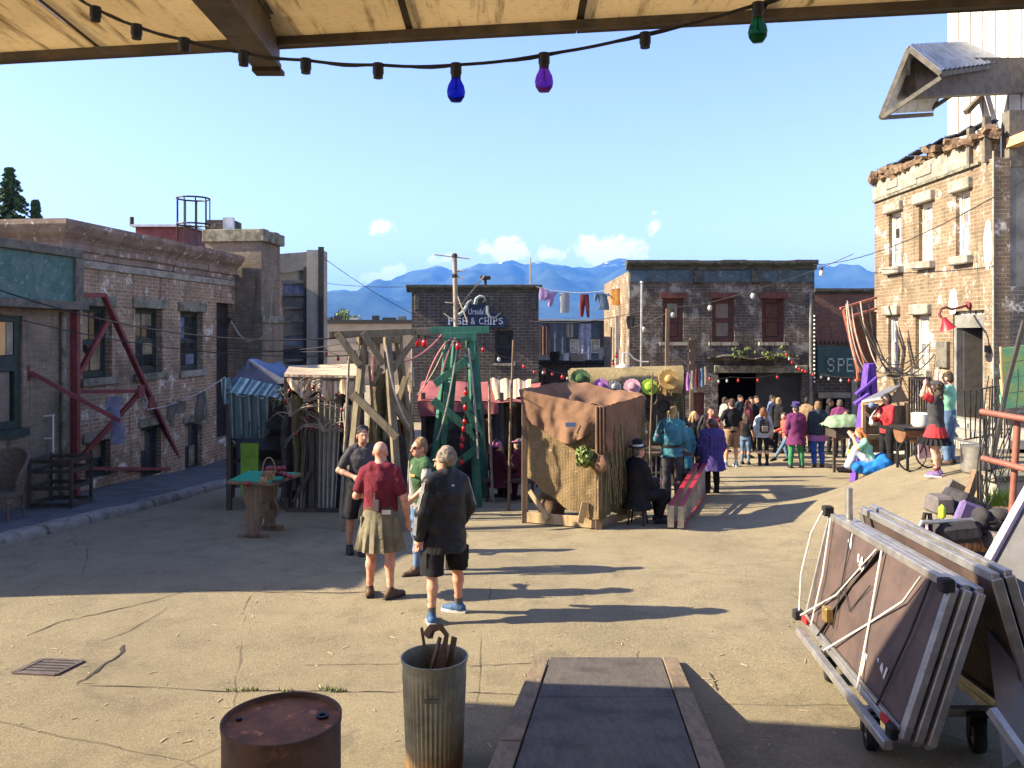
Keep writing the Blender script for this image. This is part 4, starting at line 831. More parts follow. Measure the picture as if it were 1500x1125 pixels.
# ---- curtain booth
S2 = T('curtain_booth', 'striped curtain booth with tan striped roof and apple branches', 'booth', gz(P(470,750,15.3)))
A1, B1, C1, D1 = P(416,549,15.0), P(523,551,15.0), P(530,533,16.6), P(424,536,16.6)
sheet('roof_cloth', 'cloth_tan_y', D1, C1, B1, A1, S2, 14, 10, lambda u, v: (0,0,-.10*math.sin(u*3.14)*math.sin(v*3.14)))
sheet('valance', 'cloth_tan', A1, B1, P(525,578,14.95), P(428,570,14.95), S2, 44, 10, lambda u, v: (0,-.06*v*math.sin(u*17)-.02*math.sin(u*41)*v,-.16*v*math.sin(u*3.14*2.6)**2))
sheet('valance', 'cloth_tan', B1, C1, P(536,565,16.6), P(527,590,15.2), S2, 14, 8, lambda u, v: (.03*v*math.sin(u*12),0,0))
bars(S2, 'timber_dark', [(gz(P(x,0,Y)), Vector((P(x,0,Y).x, Y, 2.2)), .09) for x, Y in ((420,15.25),(457,15.1),(520,15.25),(428,16.6),(530,16.6))])
bars(S2, 'timber_dark', [(P(420,748,15.05), P(520,748,15.05), .08, .08, 'base_rail'), (A1-Vector((0,0,.06)), B1-Vector((0,0,.06)), .06, .06, 'top_rail'), (P(430,735,15.0), P(455,690,15.0), .06, .06, 'brace'), (P(500,650,15.0), P(520,700,15.0), .06, .06, 'brace')])
sheet('curtain', 'curtain_stripe', P(462,562,15.25), P(503,560,15.25), P(492,746,15.3), P(463,746,15.3), S2, 40, 10, lambda u, v: (0, .05*(.4+.6*v)*math.sin(u*30), 0))
sheet('curtain', 'curtain_stripe', P(438,566,15.3), P(458,564,15.3), P(446,746,15.4), P(432,746,15.4), S2, 24, 10, lambda u, v: (0, .05*(.4+.6*v)*math.sin(u*17), 0))
sheet('back_cloth', 'tarp_grey', P(424,545,16.62), P(532,545,16.62), P(532,735,16.62), P(424,735,16.62), S2, 10, 6)
sheet('end_cloth', 'timber_dark', P(524,570,15.3), P(532,570,16.5), P(532,735,16.5), P(520,748,15.3), S2, 10, 6, folds(.03, 2, 0, Vector((1,0,0))))
def apple_branch(px0, py0, label, seed, n=9):
    rnd = random.Random(seed); r = T('apple_branch', label, 'branch', P(px0, py0, 15.05)); tips = []; b = MB()
    for k in range(n):
        p = P(px0, py0, 14.98)+Vector((rnd.uniform(-.06,.06),0,0)); a = rnd.uniform(.2, 2.9); L = [p.copy()]; vx, vz = math.cos(a)*.11, math.sin(a)*.11
        for s in range(9): p = p+Vector((vx, rnd.uniform(-.03,.03), vz)); vz -= .022; vx += rnd.uniform(-.03,.03); L.append(p.copy())
        b.tube(L, [.016-.0013*i for i in range(10)], 5); tips.append(L[rnd.randint(5,9)])
        q = L[4]; b.tube([q, q+Vector((rnd.uniform(-.2,.2),0,rnd.uniform(-.1,.2))), q+Vector((rnd.uniform(-.3,.3),0,rnd.uniform(-.1,.25)))], [.009,.007,.004], 4)
    b.build('twigs', 'twig', r)
    for q in tips[:6]: MB().ball(q-Vector((0,.02,.04)), .038, 10).build('apple', 'apple', r, True)
apple_branch(428, 610, 'bare twig spray with red apples above the green table', 3); apple_branch(476, 632, 'bare twig spray with red apples on striped curtain', 5); apple_branch(450, 588, 'twig spray with apples under the tan valance', 9, 7)
# ---- green topped trestle table and what stands on it
TB = T('trestle_table', 'carved trestle table with bright green felt top', 'table', gz(P(388,785,12.9)))
tz = .70; c = P(388,706,12.9); 
cs = [P(332,712,12.55), P(398,716,12.35), P(442,703,13.3), P(362,697,13.5)]
for p in cs: p.z = tz-.02
ctr = sum(cs, Vector())/4
MB().prism([p for p in cs], (0,0,.05)).build('tabletop', 'timber_brown', TB, bevel=.012)
MB().prism([ctr+(p-ctr)*.93+Vector((0,0,.053)) for p in cs], (0,0,.008)).build('green_top', 'green_felt', TB)
dlong = (cs[1]-cs[0]).normalized(); dsh = (cs[3]-cs[0]).normalized(); L0, L1 = cs[0].lerp(cs[1],.5), cs[3].lerp(cs[2],.5); ax = (L1-L0).normalized(); cr = Vector((ax.y,-ax.x,0))
g0 = ground_z(ctr.x, ctr.y)
for f_ in (.16, .80):
    c_ = L0.lerp(L1, f_); prof = [(.13,0),(.13,.06),(.10,.08),(.08,.16),(.14,.28),(.15,.36),(.10,.48),(.14,.58),(.16,.70-g0-.03)]
    poly = [c_+cr*w for w, z in prof]+[c_-cr*w for w, z in reversed(prof)]; zz = [z for w, z in prof]+[z for w, z in reversed(prof)]
    for p, z in zip(poly, zz): p.z = g0+z
    MB().prism([p-ax*.03 for p in poly], ax*.06).build('trestle_leg', 'timber_brown', TB, bevel=.008)
    MB().bar(Vector((c_.x,c_.y,g0+.03))-cr*.24, Vector((c_.x,c_.y,g0+.03))+cr*.24, .06, .09).build('foot', 'timber_brown', TB, bevel=.01)
p0, p1 = L0.lerp(L1,.16), L0.lerp(L1,.8); p0.z = p1.z = g0+.4; MB().bar(p0, p1, .04, .12).build('stretcher', 'timber_brown', TB)
tz2 = tz+.042
def on_table(x, y): 
    Y = F*(CH-tz2)/(y-HZ); q = P(x, y, Y); q.z = tz2; return q
q = on_table(394, 703); BK = T('basket', 'small handled wicker basket on the green table', 'basket', q)
MB().lathe([(.07,0),(.085,.05),(.10,.12),(.105,.125),(.092,.12),(.07,.02)], q, 16).build('bowl', 'wicker', BK, True)
MB().tube([q+Vector((.1*math.cos(a), 0, .12+.22*math.sin(a))) for a in [math.pi*k/12 for k in range(13)]], .009, 6).build('handle', 'wicker', BK, True)
q = on_table(386, 709); b = MB(); b.lathe([(.04,0),(.055,.03),(.05,.09),(.03,.11),(.045,.14),(.035,.12)], q, 14); thing1('brass_jug', 'small brass jug in the middle of the green table', 'jug', b, 'wicker', smooth=True)
for x, y, lab in ((363,713,'red apple with a twig at the near table corner'), (418,700,'dark apple at the far end of the table'), (425,702,'apple nearest the table right corner')):
    q = on_table(x, y); thing1('apple', lab, 'apple', MB().ball(q+Vector((0,0,.045)), .047, 12), 'apple', smooth=True)
q = on_table(405, 697); b = MB()
for k in range(16): b.ball(q+Vector((random.uniform(-.14,.14), random.uniform(-.05,.08), .04+.07*(k//8))), .045, 8)
thing1('apple_pile', 'pile of dark red apples behind the basket', 'apples', b, 'apple', smooth=True)
q = on_table(407, 706); thing1('iron_ring', 'thin dark ring lying on the green table', 'ring', MB().tube([q+Vector((.09*math.cos(a),.06*math.sin(a),.008)) for a in [6.283*k/20 for k in range(21)]], .007, 5), 'iron')
q = gz(P(393,770,13.3)); thing1('white_bag', 'white paper bag standing under the trestle table', 'bag', MB().box(q+Vector((0,0,.2)), (.16,.12,.4), None, 0, .85), 'curtain_cream', bevel=.02)
# ---- olive timber tower
TW = T('timber_tower', 'unpainted olive timber tower with crossed braces behind the men', 'tower', gz(P(555,760,14)))
def legs(root, m, lst, w):
    for p, q in lst: MB().bar(p, q, w, w*.8).build('leg', m, root, bevel=.006)
t_ = 2.86
legs(TW, 'timber_olive', [(gz(P(505,0,13.2)), P(533,502,13.6), .16), (gz(P(585,0,13.2)), P(567,496,13.6), .15), (gz(P(610,0,14.8)), P(583,498,14.3), .16), (gz(P(532,0,14.8)), P(552,500,14.3), .14)] and [(gz(P(505,0,13.2)), P(533,500,13.6)), (gz(P(587,0,13.2)), P(567,494,13.6)), (gz(P(612,0,14.8)), P(583,496,14.3)), (gz(P(536,0,14.8)), P(552,498,14.3))], .115)
bars(TW, 'timber_olive', [(P(482,490,13.55), P(630,485,13.75), .06, .11, 'top_beam'), (P(524,499,13.5), P(588,497,14.3), .07, .12, 'cap_beam'), (P(526,496,14.25), P(590,496,14.3), .07, .12, 'cap_beam'), (P(494,488,13.5), P(528,536,13.5), .05, .11, 'brace'), (P(609,494,13.7), P(574,543,13.6), .05, .1, 'brace'), (P(517,577,13.2), P(582,641,13.1), .05, .12, 'brace'), (P(532,487,13.45), P(562,534,13.5), .05, .11, 'brace'), (P(576,585,13.9), P(601,625,14.4), .05, .22, 'plank'), (P(517,700,13.1), P(566,672,13.1), .05, .1, 'brace'), (P(595,552,14.2), P(566,640,14.3), .05, .1, 'brace'), (P(560,540,13.6), P(545,565,13.6), .04, .06, 'cleat')])
# ---- green timber tower
GT = T('green_tower', 'dark green painted timber tower with nailed cross boards', 'tower', gz(P(672,735,16)))
for p, q in [(gz(P(628,0,15.6)), P(657,500,15.8)), (gz(P(700,0,15.6)), P(688,494,15.8)), (gz(P(648,0,16.8)), P(667,500,16.4)), (gz(P(712,0,16.8)), P(693,494,16.4))]: MB().bar(p, q, .13, .11).build('leg', 'timber_green', GT, bevel=.006)
bars(GT, 'timber_green', [(P(630,484,15.7), P(717,483,15.7), .06, .13, 'top_beam'), (P(650,494,15.65), P(698,493,15.65), .06, .16, 'cap_beam'), (P(637,563,15.55), P(695,519,15.55), .05, .14, 'cross_board'), (P(634,586,15.5), P(701,640,15.5), .05, .15, 'cross_board'), (P(640,700,15.5), P(702,655,15.5), .05, .14, 'cross_board'), (P(655,560,15.6), P(650,650,15.6), .05, .11, 'plank'), (P(693,520,15.6), P(700,600,15.6), .05, .12, 'plank'), (P(652,505,15.6), P(655,540,15.6), .05, .12, 'plank'), (P(680,580,15.5), P(703,640,15.5), .05, .16, 'cross_board')])
AN = T('tv_antenna', 'rusty television aerial mast on top of the green tower', 'antenna', P(667,482,15.9))
m_ = MB(); m_.tube([P(668,484,15.9), P(666,373,15.9)], .045, 8); m_.build('mast', 'twig', AN, True)
for a, b in (((637,373),(688,379)), ((667,397),(680,397)), ((665,403),(679,408)), ((652,443),(683,446)), ((650,459),(667,471))): MB().tube([P(*a,15.9), P(*b,15.85)], .013, 5).build('rod', 'twig', AN)
MB().tube([P(711,402,15.9), P(692,425,15.9), P(668,456,15.9)], .016, 5).build('boom', 'twig', AN); MB().tube([P(668,428,15.9), P(685,472,15.7)], .016, 5).build('stay', 'twig', AN)
for y_ in (375, 404): MB().ball(P(666,y_,15.9), .06, 8).build('clamp', 'iron', AN)
# ---- stall with red awning
S3 = T('awning_stall', 'dark stall with faded red awning behind green tower', 'stall', gz(P(700,700,19)))
sheet('awning', 'cloth_red', P(618,559,20.4), P(792,562,20.4), P(790,590,18.6), P(612,588,18.6), S3, 22, 10, lambda u, v: (0,0,.02*math.sin(u*26)))
sheet('valance', 'cloth_red', P(612,588,18.6), P(730,590,18.6), P(730,606,18.6), P(616,610,18.6), S3, 30, 4, folds(.04, 4))
sheet('brown_cover', 'cloth_tan', P(718,558,19.9), P(778,560,19.9), P(776,584,18.9), P(726,590,18.9), S3, 20, 6, lambda u, v: (0,-.1,.05+.03*math.sin(u*21)))
sheet('awning_end', 'cloth_red', P(618,559,20.4), P(612,588,18.6), P(616,612,18.6), P(620,605,20.4), S3, 8, 6)
bars(S3, 'timber_dark', [(gz(P(x,0,Y)), P(x,575,Y), .09) for x, Y in ((620,18.7),(735,18.7),(788,18.7),(622,20.4),(790,20.4))])
sheet('back_cloth', 'timber_dark', P(618,560,20.5), P(792,560,20.5), P(792,690,20.5), P(618,690,20.5), S3, 30, 4, folds(.05, 6))
for x, w, m__ in ((730,16,'tarp_grey'),(748,14,'timber_brown'),(765,14,'timber_dark'),(780,14,'net'),(712,12,'board_maroon')): sheet('hung_garment', m__, P(x-w/2,595,19.3), P(x+w/2,595,19.3), P(x+w/2+2,660,19.4), P(x-w/2-2,660,19.4), S3, 14, 6, folds(.05, 2, x))
MB().bx(P(625,0,19).x, P(788,0,19).x, 19.4, 20.1, .25, .32).build('counter', 'timber_dark', S3)
# ---- burlap stall
S4 = T('burlap_stall', 'burlap sided stall with draped brown cloth canopy', 'stall', gz(P(840,770,13.8)))
FL, FR, BR, BL = P(769,0,13.95), P(877,0,13.3), P(940,0,14.6), P(846,0,15.3)
for p, zt in ((FL,1.95),(FR,1.75),(BR,1.82),(BL,2.02)): MB().bar(gz(p,-.01), Vector((p.x,p.y,zt)), .11, .09).build('post', 'timber_brown', S4, bevel=.006)
bars(S4, 'timber_tan', [(gz(FL,.1), gz(FR,.1), .05, .17, 'base_board'), (gz(FR,.1), gz(BR,.1), .05, .12, 'base_board'), (gz(FL)+Vector((.08,-.06,.55)), P(803,760,13.65), .04, .09, 'brace'), (P(857,735,13.3), P(850,766,13.3), .04, .1, 'brace'), (Vector((FL.x,FL.y,1.85)), Vector((FR.x,FR.y,1.68)), .05, .08, 'top_rail'), (Vector((FR.x,FR.y,1.68)), Vector((BR.x,BR.y,1.74)), .05, .08, 'top_rail')])
def tp(p, z, dx=0, dy=0): return Vector((p.x+dx, p.y+dy, z))
a, b, c, d = tp(FL,2.03,-.10,-.06), tp(FR,1.80,.06,-.08), tp(BR,1.88,.06,.05), tp(BL,2.10,-.1,.05)
def roofp(u, v): return a.lerp(b, u).lerp(d.lerp(c, u), v)
rnd_ = lambda u, v, s: noise.noise(Vector((u*3, v*3, s)))
g = MB(); g.grid(lambda u, v: roofp(u, v)+Vector((0,0,-.34*math.sin(u*3.14)**.8*math.sin(v*3.14)**.8+.05*rnd_(u*2,v*2,1)+.02*math.sin(u*22+v*13)*math.sin(v*3.1)+.014*math.sin(u*9-v*31)*math.sin(u*3.1))), 60, 50, 0, .012); g.build('roof_cloth', 'cloth_brown', S4, 2)
sheet('front_drape', 'cloth_brown', a, b, tp(FR,1.34,-.16,-.14), tp(FL,1.50,.02,-.12), S4, 44, 12, lambda u, v: (0,-.06*v*math.sin(u*9+v*2)-.035*v*math.sin(u*26-v*3)-.04*math.sin(u*3.14)*v+.03*rnd_(u*4,v*3,7),-.16*v*math.sin(u*3.14*1.0)+.05*v*math.sin(u*7)), .012)
sheet('side_drape', 'cloth_brown', b, c, tp(BR,1.52,.1,.02), tp(FR,1.06,.08,-.10), S4, 40, 12, lambda u, v: (.08*v*math.sin(u*10+v*2)+.04*math.sin(u*27-v*2)*v+.04*rnd_(u*4,v*3,9),0,-.18*v*math.sin(u*3.14)+.05*v*math.sin(u*12)), .012)
sheet('corner_drape', 'cloth_brown', b+Vector((-.12,-.02,.0)), b+Vector((.05,0,0)), tp(FR,.98,.10,-.14), tp(FR,1.08,-.06,-.16), S4, 18, 10, lambda u, v: (0,-.04*math.sin(u*19),0))
g = MB(); g.lathe([(.02,-.16),(.09,-.1),(.11,0),(.06,.09),(.045,.12)], tp(FR,.92,.02,-.2), 12, fn=lambda j, i: 1+.15*math.sin(j*2.1)); g.build('tied_bundle', 'cloth_brown', S4, True)
bw = lambda u: .34+(-.30)*u if False else None
g = MB(); z_top = lambda u: 1.56-.18*u
def burl(u, v):
    p = FL.lerp(FR, .04+.96*u); zb = ground_z(p.x,p.y)+(.62*(1-u)**1.6+.16+.02*math.sin(u*20)) ; zt = z_top(u); return Vector((p.x, p.y-.065+.025*math.sin(u*13+v*3)*v+.03*rnd_(u*3,v*3,4), zt+(zb-zt)*v))
g.grid(burl, 34, 26, 0, .012); g.build('front_burlap', 'burlap', S4, 2)
g = MB()
def burl2(u, v):
    p = FR.lerp(BR, u); zb = ground_z(p.x,p.y)+.18+.06*math.sin(u*9); return Vector((p.x+.05+.05*math.sin(u*17)*v, p.y, 1.5+(zb-1.5)*v))
g.grid(burl2, 24, 16, 0, .012); g.build('side_burlap', 'net', S4, 2)
b = MB(); rg = random.Random(4)
for k in range(150):                                    # loose threads and raffia hanging on the side
    u = rg.random(); p = FR.lerp(BR, u); L = rg.uniform(.2,.7); z = rg.uniform(.7,1.5); b.bar((p.x+.11,p.y,z), (p.x+.12+rg.uniform(-.05,.05),p.y-.03,z-L), .012, .006)
b.build('raffia', 'straw', S4, kind='stuff')
b = MB(); q = tp(FR,1.0,-.24,-.16); foliage(b, q, .16, 160, .05, 1.1, rg); b.build('leaf_bunch', 'far_leaf', S4)
MB().box(P(836,622,13.25), (.17,.02,.07)).build('blue_tag', 'tarp_blue', S4)
q = gz(FL.lerp(BR,.55)); thing1('clay_pot', 'terracotta pot inside the burlap stall', 'pot', MB().lathe([(.14,0),(.22,.1),(.25,.3),(.18,.48),(.2,.52)], gz(P(808,0,14.3)), 16), 'rubble', smooth=True)
# ---- hat stall
S5 = T('hat_stall', 'straw topped hat stall hung with coloured hats and pans', 'stall', gz(P(930,720,16.8)))
g = MB(); ha, hb, hc, hd = P(832,546,16.4), P(1000,540,16.4), P(998,576,16.25), P(834,568,16.25)
g.grid(lambda u, v: ha.lerp(hb,u).lerp(hd.lerp(hc,u),v)+Vector((0,-.10*math.sin(v*3.1),.02*math.sin(u*15)+.02*rnd_(u*6,v,2))), 30, 8, 0, .06); g.build('straw_front', 'straw', S5, 2)
sheet('straw_roof', 'straw', P(836,540,18.2), P(1000,536,18.2), hb, ha, S5, 20, 8)
bars(S5, 'timber_dark', [(gz(P(x,0,Y)), P(x,y,Y), .1) for x, Y, y in ((836,16.45,560),(998,16.45,560),(838,18.2,545),(1000,18.2,545))])
sheet('straw_side', 'net', P(985,575,16.3), P(1001,575,16.3), P(1004,640,16.3), P(986,640,16.3), S5, 12, 6, folds(.04,2))
sheet('back_cloth', 'timber_dark', P(838,560,18.15), P(1000,560,18.15), P(1000,710,18.15), P(838,710,18.15), S5, 20, 6, folds(.04,4))
MB().bx(P(936,0,16.4).x, P(1010,0,16.4).x, 16.2, 17.3, P(0,662,16.4).z-.05, P(0,662,16.4).z).build('counter', 'timber_dark', S5); MB().bx(P(936,0,16.4).x, P(1010,0,16.4).x, 16.3, 17.3, .2, .24).build('shelf', 'timber_dark', S5)
for k in range(9): q = gz(P(940+k*7,0,16.25)); MB().bar(q, Vector((q.x,q.y,P(0,665,16.4).z)), .03, .03).build('baluster', 'concrete_dark', S5)
mat('hat_green', (.06,.12,.05), (.04,.08,.03), 20, .9, .6); mat('hat_purple', (.30,.12,.33), (.22,.09,.25), 12, .9, .3); stripes('hat_stripe', [((.5,.48,.45),1),((.06,.06,.06),1)], .03); mat('hat_pink', (.46,.27,.31), (.36,.2,.24), 12, .9, .4); mat('hat_lime', (.30,.46,.05), (.2,.34,.04), 14, .9, .5); mat('hat_straw', (.50,.32,.10), (.36,.22,.07), 30, .9, .8, 90); mat('felt_black', (.012,.012,.013), (.02,.02,.02), 8, .95, .2)
def hat(px, py, Y, r, m_, label, tilt=1.25, frayed=0, crown=.5, band=None):
    q = P(px, py, Y); R = T('hat', label, 'hat', q); rot = Matrix.Rotation(tilt, 3, 'X') @ Matrix.Rotation(random.uniform(-.2,.2), 3, 'Y'); c = r*crown
    MB().lathe([(c,.0),(r*.8,-.01),(r,.02*r/.2),(r*.98,.03*r/.2),(c*1.02,.02)], q, 28, cap=False, rot=rot, fn=(lambda j, i: 1+(.05*math.sin(j*3.3) if i in (2,3) else 0))).build('brim', m_, R, True)
    MB().lathe([(c,0),(c*.97,r*.25),(c*.85,r*.48),(c*.55,r*.58),(.004,r*.56)], q, 20, cap=False, rot=rot).build('crown', m_, R, True)
    MB().lathe([(c*1.03,.012),(c*1.02,r*.12)], q, 20, cap=False, rot=rot).build('band', band or 'felt_black', R, True)
    if frayed:
        b = MB(); rg = random.Random(px)
        for k in range(frayed): a = 6.283*k/frayed; p = q+rot @ Vector((r*.9*math.cos(a), r*.9*math.sin(a), 0)); e = q+rot @ Vector((r*rg.uniform(1.1,1.4)*math.cos(a+rg.uniform(-.1,.1)), r*1.2*math.sin(a), rg.uniform(-.05,.05)))-Vector((0,0,rg.uniform(0,.1))); b.bar(p, e, .008, .005)
        b.build('fringe', m_, R, kind='stuff')
hat(850,555,15.95,.19,'hat_green','wide dark green frayed hat at left of the row',1.25,40); hat(880,566,15.95,.15,'hat_purple','purple hat in the hat stall row'); hat(900,567,15.95,.13,'hat_stripe','black and white striped hat in the row'); hat(926,567,15.95,.165,'hat_pink','dusty pink brimmed hat in the row'); hat(951,567,15.95,.16,'hat_lime','lime green hat in the hat stall row',1.25,0,.6); hat(979,556,15.9,.2,'hat_straw','frayed golden straw hat at right of the row',1.25,60,.42)
for x, y, r, lab in ((946,608,.14,'round frying pan hanging left under the hats'), (972,595,.12,'small pan hanging beside the straw hat'), (950,583,.17,'black bowl hanging under the lime hat')):
    q = P(x,y,16.1); R = T('pan', lab, 'pan', q); MB().lathe([(.01,0),(r*.85,.0),(r,.05),(r*.97,.055),(r*.83,.012),(.01,.01)], q, 20, cap=False, rot=Matrix.Rotation(1.5,3,'X')).build('dish', 'iron', R, True); MB().bar(q+Vector((0,-.02,r)), q+Vector((0,-.02,r+.2)), .02, .01).build('handle', 'iron', R)
for k in range(8):
    q = P(938+k*8, 606+random.uniform(-4,4), 16.15); thing1('ladle', ['leftmost','second','third','fourth','fifth','sixth','seventh','rightmost'][k]+' of the ladles hanging in the hat stall', 'utensil', MB().bar(q, q-Vector((0,0,.38)), .014, .008).ball(q-Vector((0,0,.4)), (.035,.015,.045), 8), 'galv' if k % 2 else 'iron', group=None, smooth=True)
# ---- folded red step ladder standing on edge
LD = T('step_ladder', 'folded red fibreglass step ladder standing on its long edge', 'ladder', gz(P(1000,768,13.4)))
mat('ladder_red', (.42,.02,.035), (.33,.015,.025), 5, .45, .1, spec=.5); mat('alu', (.46,.45,.42), (.34,.33,.31), 6, .42, .2, metal=.75)
n0, n1 = gz(P(994,768,13.3)), gz(P(1030,716,17.2)); dv = (n1-n0).normalized(); sd = Vector((dv.y,-dv.x,0))
for s in (-.13, .03):
    o0, o1 = n0+sd*s, n1+sd*s
    bars(LD, 'ladder_red', [(o0+Vector((0,0,.04)), o1+Vector((0,0,.04)), .085, .035, 'rail'), (o0+Vector((0,0,.36)), o1+Vector((0,0,.66)), .085, .035, 'rail')])
    for k in range(11): f_ = (k+.2)/11; q = o0.lerp(o1, f_); MB().bar(q+Vector((0,0,.055)), q+Vector((0,0,.36+.3*f_-.02)), .075, .035).build('step', 'alu', LD)
    MB().bar(o0+Vector((0,-.02,.03)), o0+Vector((0,-.02,.375)), .1, .03).build('end_cap', 'alu', LD)

# ---- clutter in and around the towers: leaning poles, rags, netting
rg = random.Random(21)
for k, (x0, y0, x1, Y, r_, lab) in enumerate([(498,742,512,13.9,.028,'thin pole leaning left of the timber tower'), (561,770,541,13.3,.03,'pole crossing inside the timber tower'), (596,745,604,14.4,.026,'upright pole at right of the timber tower'), (612,735,600,15.6,.024,'slim pole between timber and green towers'), (722,735,716,16.2,.03,'slim pole right of the green tower'), (745,742,752,15.2,.03,'thin pole beside the burlap stall'), (536,756,556,14.6,.024,'bent grey stick inside the timber tower'), (952,720,956,15.6,.022,'thin pole in front of hanging pans')]):
    top = P(x1, 498+rg.uniform(0,60), Y+.3); thing1('leaning_pole', lab, 'pole', MB().tube([gz(P(x0,0,Y)), gz(P(x0,0,Y)).lerp(top,.5)+Vector((rg.uniform(-.04,.04),0,0)), top], [r_,r_*.9,r_*.7], 7), 'timber_brown' if k % 2 else 'twig', smooth=True)
def rag(lab, x, y, w, h, Y, m_, seed):
    r2 = random.Random(seed); a = P(x-w/2, y, Y); b = P(x+w/2, y+r2.uniform(-4,4), Y+.1); c = P(x+w/2*r2.uniform(.5,1.1), y+h*r2.uniform(.8,1.1), Y+.1); d = P(x-w/2*r2.uniform(.4,1.1), y+h, Y); g = MB()
    g.grid(lambda u, v: a.lerp(b,u).lerp(d.lerp(c,u),v)+Vector((.02*math.sin(v*9+seed), .06*math.sin(u*9+seed+v*2)*(.3+v), -.07*v*v*abs(math.sin(u*11+seed))-.05*(math.sin(u*3.14)*(1-v)))), 16, 10, 0, .01)
    thing1('hanging_rag', lab, 'cloth', g, m_, smooth=2)
rag('olive rag hung high inside the timber tower', 556, 545, 26, 70, 14.0, 'net', 1); rag('dark rag at the timber tower left leg', 522, 575, 16, 80, 13.9, 'fabric_rag', 2) if False else None
mat('rag_dark', (.06,.052,.045), (.035,.03,.028), 6, .95, .4); mat('rag_sage', (.14,.15,.09), (.09,.095,.06), 6, .95, .4); mat('rag_rust', (.22,.10,.06), (.14,.06,.04), 6, .95, .4); mat('rag_cream', (.38,.33,.24), (.27,.23,.16), 6, .95, .4)
rag('dark rag at the timber tower left leg', 524, 580, 18, 95, 14.2, 'rag_dark', 2); rag('sage cloth hanging in the timber tower middle', 562, 560, 22, 85, 14.5, 'rag_sage', 3); rag('rust coloured rag at the tower right leg', 592, 575, 16, 60, 14.6, 'rag_rust', 4); rag('dark drape behind the timber tower', 575, 610, 60, 110, 15.2, 'rag_dark', 5); rag('cream scrap hanging near tower top', 548, 520, 10, 40, 14.0, 'rag_cream', 6); rag('green grey netting at left booth corner', 436, 575, 22, 120, 14.95, 'net', 7); rag('dark netting between left stall and booth', 425, 600, 26, 130, 15.05, 'rag_dark', 8); rag('tan sack cloth hanging right of booth', 512, 590, 16, 70, 14.9, 'rag_cream', 9); rag('rust cloth beside the seated women', 712, 610, 18, 70, 16.9, 'rag_rust', 10); rag('dark drape inside the green tower', 676, 600, 44, 110, 16.6, 'rag_dark', 11); rag('sage netting over burlap stall back', 790, 600, 30, 90, 15.4, 'rag_sage', 12); rag('dark cloth under the hat stall counter', 960, 668, 44, 60, 16.35, 'rag_dark', 13); rag('tan fringe hanging under the straw hat', 988, 585, 14, 60, 16.2, 'net', 14)
# ---------------------------------------------------------------- foreground props
mat('rust_drum', (.10,.06,.045), (.06,.04,.032), 5, .8, .5, 50, c3=(.16,.075,.045)); mat('rust_top', (.19,.088,.048), (.115,.055,.034), 5, .75, .5, 50, c3=(.42,.19,.10), dist=.01)
D = T('oil_drum', 'rusty dark brown oil drum with closed lid in foreground', 'drum', (-1.146,4.13,0)); c = Vector((-1.146,4.13,0)); r = .288; h = 1.045
MB().lathe([(r*.98,0),(r,.02),(r,.33),(r*1.03,.35),(r,.37),(r,.68),(r*1.03,.70),(r,.72),(r,h-.05),(r*1.015,h-.02),(r*1.02,h),(r*.985,h),(r*.97,h-.025)], c, 48, cap=False).build('shell', 'rust_drum', D, True)
MB().lathe([(.001,h-.026),(r*.5,h-.024),(r*.9,h-.028),(r*.975,h-.026)], c, 48, cap=False).build('lid', 'rust_top', D, True)
MB().lathe([(.03,0),(.033,.012),(.018,.012),(.016,.0)], c+Vector((.19,.05,h-.024)), 14).build('bung', 'iron', D, True); MB().lathe([(.016,0),(.016,.01),(.008,.012)], c+Vector((-.22,.02,h-.024)), 12).build('small_bung', 'iron', D, True)
mat('can_metal', (.17,.175,.135), (.10,.105,.085), 3, .5, .3, 40, metal=.45, c3=(.08,.06,.04)); t = NT('can_body')
o = t.co(); sz = t.n('SeparateXYZ', Vector=o); z = t.math('ADD', sz.outputs[2], t.math('MULTIPLY', t.noise(6, 4), .12))
z = t.math('ADD', z, t.math('MULTIPLY', t.noise(14, 6, .7), .16))
col = t.mix(t.ramp(z, .16, .38), t.mix(t.ramp(t.noise(9,5), .4, .6), (.34,.17,.05), (.20,.10,.04)), t.mix(t.ramp(t.noise(5,6,.7), .4, .65), (.27,.275,.215), (.17,.175,.14))); t.bump(t.noise(40,4), .2, .005); t.out(col, .5, .3, .4)  # body colour turns orange towards the foot, with a noisy border
K = T('trash_can', 'dented fluted metal trash can with orange foot', 'trash can', (-.526,5.62,0)); c = Vector((-.526,5.62,0)); h = .77
def flute(j, i): return 1+(.022*math.cos(j*math.pi/2) if 2 <= i <= 5 else 0)
MB().lathe([(.185,0),(.188,.03),(.19,.06),(.195,.25),(.206,.5),(.212,.64),(.216,.68),(.218,.74),(.226,.75),(.228,h),(.218,h),(.214,.74),(.205,.6),(.18,.03)], c, 160, cap=False, fn=flute).build('body', 'can_body', K, True)
MB().lathe([(.001,.04),(.183,.05)], c, 32, cap=False).build('bottom', 'can_metal', K, True)
for s in (-1,): MB().bar(c+Vector((-.05,-.225,.56)), c+Vector((.05,-.225,.56)), .03, .02).build('handle', 'can_metal', K, bevel=.005)
mat('scrap', (.16,.10,.06), (.09,.06,.04), 8, .8, .4)
